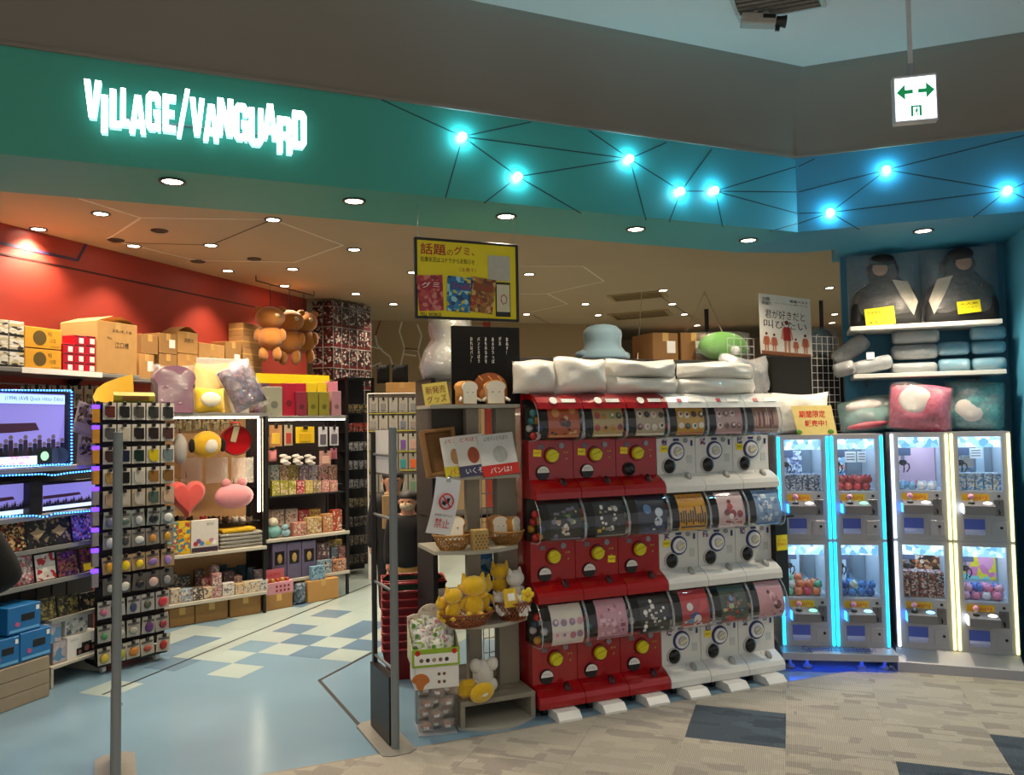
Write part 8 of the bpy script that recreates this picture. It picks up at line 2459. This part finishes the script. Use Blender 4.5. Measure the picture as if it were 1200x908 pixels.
for r_, (y0, y1) in enumerate(prow):
 for c_ in range(7):
  x0 = 432.5 + 11.6 * c_ if c_ < 5 else 491 + 10 * (c_ - 5)
  cc = pcol[r_][c_] if c_ < 5 else '#6f6d68'
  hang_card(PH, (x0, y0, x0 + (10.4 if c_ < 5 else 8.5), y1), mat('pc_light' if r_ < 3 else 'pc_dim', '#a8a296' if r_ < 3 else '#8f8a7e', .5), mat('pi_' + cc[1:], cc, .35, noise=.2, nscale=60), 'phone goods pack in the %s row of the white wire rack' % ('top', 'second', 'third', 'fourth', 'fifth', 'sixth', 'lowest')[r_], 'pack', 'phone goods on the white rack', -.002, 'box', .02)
 z0 = PH.px(460, y1 + 1, 0)[1]
 MB().box(0, PH.px(490, 500)[0], -.006, 0, z0 - .008, z0 + .002).build('price_rail', mat('lime_rail', '#a8a03a', .5), t)
# black hangers and carton over the rack
for k, (x0, x1) in enumerate(((441, 456), (459, 478))):
 pouch(PH, (x0, 427, x1, 447), .1, mat('black_fur', '#0f0e0f', .9, noise=.3, nscale=60), 'black_bag', 'black fluffy bag on top of the white wire rack, %s' % ('beside the box grid' if k == 0 else 'above the flat carton'), 'bag', None, .1, ztp_ + .12)
carton(PH, (452, 448, 490, 461), .3, 'flat orange brown carton on top of the white wire rack', None, .05, ztp_ + .008)
# shelves far behind, right half of the shop
FR = Fr((ray(600, 450).x * 12.3, 12.3), 90)
for k, (x0, x1, y0) in enumerate(((500, 560, 470), (600, 660, 432), (668, 740, 430), (745, 830, 428), (840, 985, 425))):
 a, b = FR.px(x0, 450)[0], FR.px(x1, 450)[0]
 zt = FR.px((x0 + x1) / 2, y0)[1]
 t = thing('back_shelf', 'dark stocked shelf unit against the back wall, %s' % ('beside the white wire rack', 'between the red posts', 'behind the blue plush toy', 'behind the dark cartons', 'behind the film poster')[k], 'shelf', FR.w(a, 0, 0), FR.rz)
 MB().box(0, b - a, .3, .34, 0, zt).build('back_panel', m_darkback, t)
 for q in range(5):
  MB().box(0, b - a, 0, .3, zt * (q + 1) / 5 - .03, zt * (q + 1) / 5).build('shelf_board', mat('shelf_brown', '#5a4630', .6), t)
 MB().box(.02, b - a - .02, .06, .28, zt, zt + .12).build('stock_row', printed('stock_print', ['#6a5038', '#8a6a48', '#3a2c22', '#7a4030', '#9a8a70'], 8), t)
# ================================================================== MALL CEILING: exit sign and camera
EF = Fr((ray(1071, 110).x / ray(1071, 110).y * 3.75, 3.75), 103)
a, zt = EF.px(1046, 90); b, _ = EF.px(1098, 90); _, zb_ = EF.px(1072, 143)
w, h = b - a, zt - zb_
t = thing('exit_sign', 'square lit exit sign with two green arrows hanging from the mall ceiling', 'exit sign', EF.w((a + b) / 2, 0, zb_), EF.rz)
MB().box(-w / 2, w / 2, 0, .045, 0, h, .004).build('housing', mat('sign_housing', '#b8b6b2', .4), t)
fc = MB().box(-w * .46, w * .46, -.003, .0, h * .05, h * .94).build('lit_face', glow('exit_face', '#dfeaff', 1.35), t)
m_gr = glow('exit_green', '#0a8a4c', .35)
for k in (-1, 1):
 P = [(k * w * .06, h * .60), (k * w * .24, h * .60), (k * w * .24, h * .48), (k * w * .43, h * .64), (k * w * .24, h * .80), (k * w * .24, h * .68), (k * w * .06, h * .68)]
 MB().prism(P, -.006, -.003).build('arrow', m_gr, fc)
MB().prism([(-w * .12, h * .12), (-w * .07, h * .12), (-w * .07, h * .34), (-w * .12, h * .34)], -.006, -.003).build('door_pictogram', m_gr, fc)
MB().prism([(w * .07, h * .12), (w * .12, h * .12), (w * .12, h * .34), (w * .07, h * .34)], -.006, -.003).build('door_pictogram', m_gr, fc)
MB().prism([(-w * .12, h * .31), (w * .12, h * .31), (w * .12, h * .34), (-w * .12, h * .34)], -.006, -.003).build('door_pictogram', m_gr, fc)
rm = MB().prism([(-w * .02, h * .20), (w * .02, h * .20), (w * .03, h * .27), (-w * .01, h * .27)], -.006, -.003).build('running_figure', m_gr, fc)
MB().cyl((w * .02, -.006, h * .29), (w * .02, -.003, h * .29), w * .016, n=10).build('figure_head', m_gr, rm)
for P in ([(-w * .02, h * .20), (0, h * .21), (-w * .04, h * .13), (-w * .06, h * .14)], [(w * .0, h * .21), (w * .02, h * .20), (w * .05, h * .13), (w * .03, h * .13)], [(w * .02, h * .26), (w * .055, h * .23), (w * .05, h * .215), (w * .02, h * .24)]):
 MB().prism(P, -.006, -.003).build('figure_limb', m_gr, fc)
MB().cyl((-.01, .022, h), (-.01, .022, Z_MALL - zb_), .011, n=10).build('hanging_pole', mat('sign_housing', '#b8b6b2', .4), t)
MB().cyl((-.01, .022, h), (-.01, .022, h + .06), .017, n=10).build('pole_collar', M_GREY, t)
# ceiling vent and camera
q = [onz(x, y, Z_MALL) for x, y in ((866, 23), (968, 4), (955, -32), (850, -14))]
o = sum(q, Vector()) / 4
t = thing('ceiling_vent', 'grey slatted vent in the mall ceiling behind the security camera', 'vent', o, 0)
L = [v - o for v in q]
dn = Vector((0, 0, -.02))
mb = MB()
I = [v * .9 for v in L]
for k in range(4):
 j = (k + 1) % 4
 mb.add([L[k], L[j], L[j] + dn, L[k] + dn, I[k] + dn, I[j] + dn], [(0, 1, 2, 3), (3, 2, 5, 4)])
mb.build('vent_frame', mat('vent_white', '#b0aca4', .5), t)
for k in range(7):
 u = (k + .5) / 7
 strip('slat', I[0].lerp(I[3], u) + dn * .3, I[1].lerp(I[2], u) + dn * .3, .035, .006, mat('vent_grey', '#6a675e', .5), t, (0, .5, -1))
cp = onz(897, 8, Z_MALL)
ze = Z_MALL
CF = Fr((cp.x, cp.y), 100)
z0 = CF.px(890, 28, 0)[1]
t = thing('security_camera', 'white box security camera with a black lens hanging from the mall ceiling', 'camera', CF.w(0, 0, 0), CF.rz)
MB().cyl((0, 0, ze - .01), (0, 0, z0 + .06), .012, n=10).build('mount_pole', M_GREY, t)
MB().ell((0, 0, z0 + .055), .022, 10, 8).build('ball_joint', M_GREY, t)
cb = MB().box(-.13, .05, -.035, .035, -.03, .03, .006).build('camera_body', mat('camera_beige', '#a8a196', .4), t, (0, 0, z0 + .012), 0, (0, R(8), 0))
MB().cyl((.05, 0, 0), (.095, 0, 0), .026, .03, n=14).build('lens', M_BLACK, cb)
MB().cyl((.095, 0, 0), (.105, 0, 0), .033, .033, n=14).build('lens_ring', M_BLACK, cb)
MB().box(.052, .075, -.008, .008, -.05, -.02).build('lens_lever', M_BLACK, cb)
MB().box(-.02, .045, -.04, -.035, .0, .02).build('side_plate', M_BLACK, cb)
MB().tube([(-.04, 0, ze - .015), (-.12, -.02, ze - .06), (-.16, -.02, ze - .03)], .005, 6).build('cable', M_WHITE, t)
# ================================================================== PEOPLE
def skin(name, J, E, m, parent, sub=2):
 """one continuous surface grown round a joint skeleton; J = {name: (x, y, z, r)}"""
 names = list(J)
 me = bpy.data.meshes.new(name)
 me.from_pydata([J[n][:3] for n in names], [(names.index(a), names.index(b)) for a, b in E], [])
 o = bpy.data.objects.new(name, me)
 TMP.collection.objects.link(o)
 md = o.modifiers.new('skin', 'SKIN')
 md.use_smooth_shade = True
 for i, n in enumerate(names):
  r = J[n][3]
  me.skin_vertices[0].data[i].radius = (r * 1.2, r * 1.2) if not isinstance(r, tuple) else (r[0] * 1.25, r[1] * 1.25)
  me.skin_vertices[0].data[i].use_root = i == 0
 sb = o.modifiers.new('sub', 'SUBSURF')
 sb.levels = sub
 sb.render_levels = sub
 nm = baked(o)
 bpy.data.objects.remove(o)
 nm.materials.clear()
 nm.materials.append(m)
 for p in nm.polygons:
  p.use_smooth = True
 return link(name, nm, parent)
def person(loc, rz, H, label, coat, legs, hair, mask=False, scarf=None, coat_long=.46, arms=((.0, .0), (.0, .0)), bald=False, elbow_out=0.0, hair_long=False, elbow_back=0.0):
 t = thing('person', label, 'person', loc, rz)
 ms = mat('skin_tone', '#c08a6c', .55, noise=.04)
 def S(x, y, z, r):
  return (x * H, y * H, z * H, r * H if not isinstance(r, tuple) else (r[0] * H, r[1] * H))
 J = {'pelvis': S(0, 0, .52, (.075, .055)), 'waist': S(0, 0, .60, (.068, .05)), 'chest': S(0, .005, .73, (.085, .06)), 'collar': S(0, .005, .81, (.05, .04)), 'neck': S(0, 0, .845, .03), 'jaw': S(0, -.012, .885, .042), 'skull': S(0, .0, .935, .062), 'crown': S(0, .004, .97, .045)}
 E = [('pelvis', 'waist'), ('waist', 'chest'), ('chest', 'collar'), ('collar', 'neck'), ('neck', 'jaw'), ('jaw', 'skull'), ('skull', 'crown')]
 hands = []
 for s, nm in ((-1, 'l'), (1, 'r')):
  fo, el = arms[0 if s < 0 else 1]
  eo = elbow_out if s > 0 else 0
  J['hip' + nm] = S(s * .048, 0, .49, .056)
  J['knee' + nm] = S(s * .055, -.008, .28, .038)
  J['ank' + nm] = S(s * .055, .012, .05, .025)
  J['toe' + nm] = S(s * .062, -.075, .022, .022)
  E += [('pelvis', 'hip' + nm), ('hip' + nm, 'knee' + nm), ('knee' + nm, 'ank' + nm), ('ank' + nm, 'toe' + nm)]
  J['sh' + nm] = S(s * .105, .005, .795, .038)
  J['el' + nm] = S(s * (.135 + eo), .015 - .03 * fo + elbow_back, .63, .028)
  J['wr' + nm] = S(s * (.135 + eo * .4), -.02 - .10 * fo, .48 + .06 * fo, .019)
  J['pa' + nm] = S(s * (.135 + eo * .2), -.03 - .12 * fo, .445 + .06 * fo, .021)
  E += [('collar', 'sh' + nm), ('sh' + nm, 'el' + nm), ('el' + nm, 'wr' + nm), ('wr' + nm, 'pa' + nm)]
  hands.append((s, Vector(J['pa' + nm][:3])))
 skin('body', J, E, ms, t)
 for s, p in hands:
  for k, ln in enumerate((.030, .036, .039, .036)):
   ang = (-1.2 + k * .8)
   b = p + Vector((s * .004 * H, ang * .010 * H, -.012 * H))
   skin('finger', {'a': (*b, .0066 * H), 'b': (*(b + Vector((-s * .004, ang * .003, -ln * .55)) * H), .0058 * H), 'c': (*(b + Vector((-s * .012, ang * .003, -ln)) * H), .0045 * H)}, [('a', 'b'), ('b', 'c')], ms, t, 1)
  b = p + Vector((0, -.016 * H, .004 * H))
  skin('thumb', {'a': (*b, .0075 * H), 'b': (*(b + Vector((0, -.014 * H, -.014 * H))), .0065 * H), 'c': (*(b + Vector((-s * .004 * H, -.016 * H, -.03 * H))), .005 * H)}, [('a', 'b'), ('b', 'c')], ms, t, 1)
 # coat and trousers follow the body
 K = {'hem': S(0, 0, coat_long, (.105, .08)), 'waist': S(0, 0, .60, (.098, .075)), 'chest': S(0, .005, .73, (.108, .08)), 'collar': S(0, .005, .81, (.062, .055)), 'neckline': S(0, .0, .838, (.044, .042))}
 E2 = [('hem', 'waist'), ('waist', 'chest'), ('chest', 'collar'), ('collar', 'neckline')]
 for nm in 'lr':
  for j, e in (('sh', .014), ('el', .014), ('wr', .013)):
   x, y, z, r = J[j + nm]
   K[j + nm] = (x, y, z, r + e * H)
  E2 += [('collar', 'sh' + nm), ('sh' + nm, 'el' + nm), ('el' + nm, 'wr' + nm)]
 skin('coat', K, E2, coat, t)
 T = {'belt': S(0, 0, .55, (.085, .065)), 'seat': S(0, .005, .50, (.085, .066))}
 E3 = [('belt', 'seat')]
 for nm, s in (('l', -1), ('r', 1)):
  T['th' + nm] = S(s * .05, 0, .44, .06)
  T['kn' + nm] = S(s * .055, -.008, .28, .047)
  T['cu' + nm] = S(s * .055, .008, .065, .04)
  E3 += [('seat', 'th' + nm), ('th' + nm, 'kn' + nm), ('kn' + nm, 'cu' + nm)]
 skin('trousers', T, E3, legs, t)
 for s in (-1, 1):
  MB().ell((s * .06 * H, -.03 * H, .022 * H), (.032 * H, .065 * H, .024 * H), 12, 8).build('shoe', M_DARK, t)
  MB().ell((s * .064 * H, .004 * H, .925 * H), (.008 * H, .014 * H, .02 * H), 8, 6).build('ear', ms, t)
  MB().ell((s * .024 * H, -.058 * H, .932 * H), (.009 * H, .005 * H, .005 * H), 8, 6).build('eye', M_BLACK, t)
 MB().ell((0, -.064 * H, .915 * H), (.009 * H, .012 * H, .016 * H), 8, 6).build('nose', ms, t)
 MB().ell((0, -.055 * H, .89 * H), (.018 * H, .006 * H, .004 * H), 8, 6).build('mouth', mat('lip_tone', '#8a4a40', .5), t)
 MB().ell((0, .012 * H, .952 * H), (.071 * H, .072 * H, .056 * H), 16, 10).build('hair', hair, t)
 if hair_long:
  MB().ell((0, .032 * H, .90 * H), (.068 * H, .048 * H, .09 * H), 14, 10).build('hair_back', hair, t)
 if mask:
  MB().ell((0, -.036 * H, .90 * H), (.050 * H, .040 * H, .034 * H), 14, 10).build('face_mask', mat('cream_mask', '#cbb896', .8, noise=.3, nscale=50), t)
 if scarf:
  MB().ell((0, 0, .84 * H), (.062 * H, .06 * H, .028 * H), 14, 8).build('scarf_loop', scarf, t)
  MB().box(-.075 * H, -.025 * H, -.095 * H, -.08 * H, .62 * H, .84 * H, .006).build('scarf_end', scarf, t)
 return t
m_blk = mat('black_wool', '#0d0d0f', .85, noise=.2, nscale=30)
# child with a mask, walking towards the entrance
cY = 6.3
cx = ray(478, 590).x / ray(478, 590).y * cY
zhead = CAM_H + (ray(478, 577).z / ray(478, 577).y) * cY
person((cx, cY, 0), R(-8), zhead / .99, 'child in a black jacket and tan trousers wearing a patterned mask', m_blk, mat('tan_trousers', '#a07c3e', .85, noise=.1), mat('black_hair', '#14110f', .6), mask=True, coat_long=.42)
aY = 6.75
ax = ray(461, 590).x / ray(461, 590).y * aY
zhead = CAM_H + (ray(470, 552).z / ray(470, 552).y) * aY
person((ax, aY, 0), R(10), zhead / .99, 'person in a long black coat with a beige scarf behind the child', m_blk, m_blk, mat('black_hair', '#14110f', .6), scarf=mat('beige_scarf', '#a8875a', .9, noise=.2), coat_long=.30, hair_long=True)
# customer at the music shelf, mostly outside the frame
pY = 4.0
px_ = ray(-53, 650).x / ray(-53, 650).y * pY
person((px_, pY, 0), R(-100), 1.42, 'customer in a black coat standing at the music shelf beside the blue boxes', m_blk, m_blk, mat('black_hair', '#14110f', .6), coat_long=.34, arms=((1.2, 0), (1.2, 0)), elbow_back=.14)
bpy.data.scenes.remove(TMP)
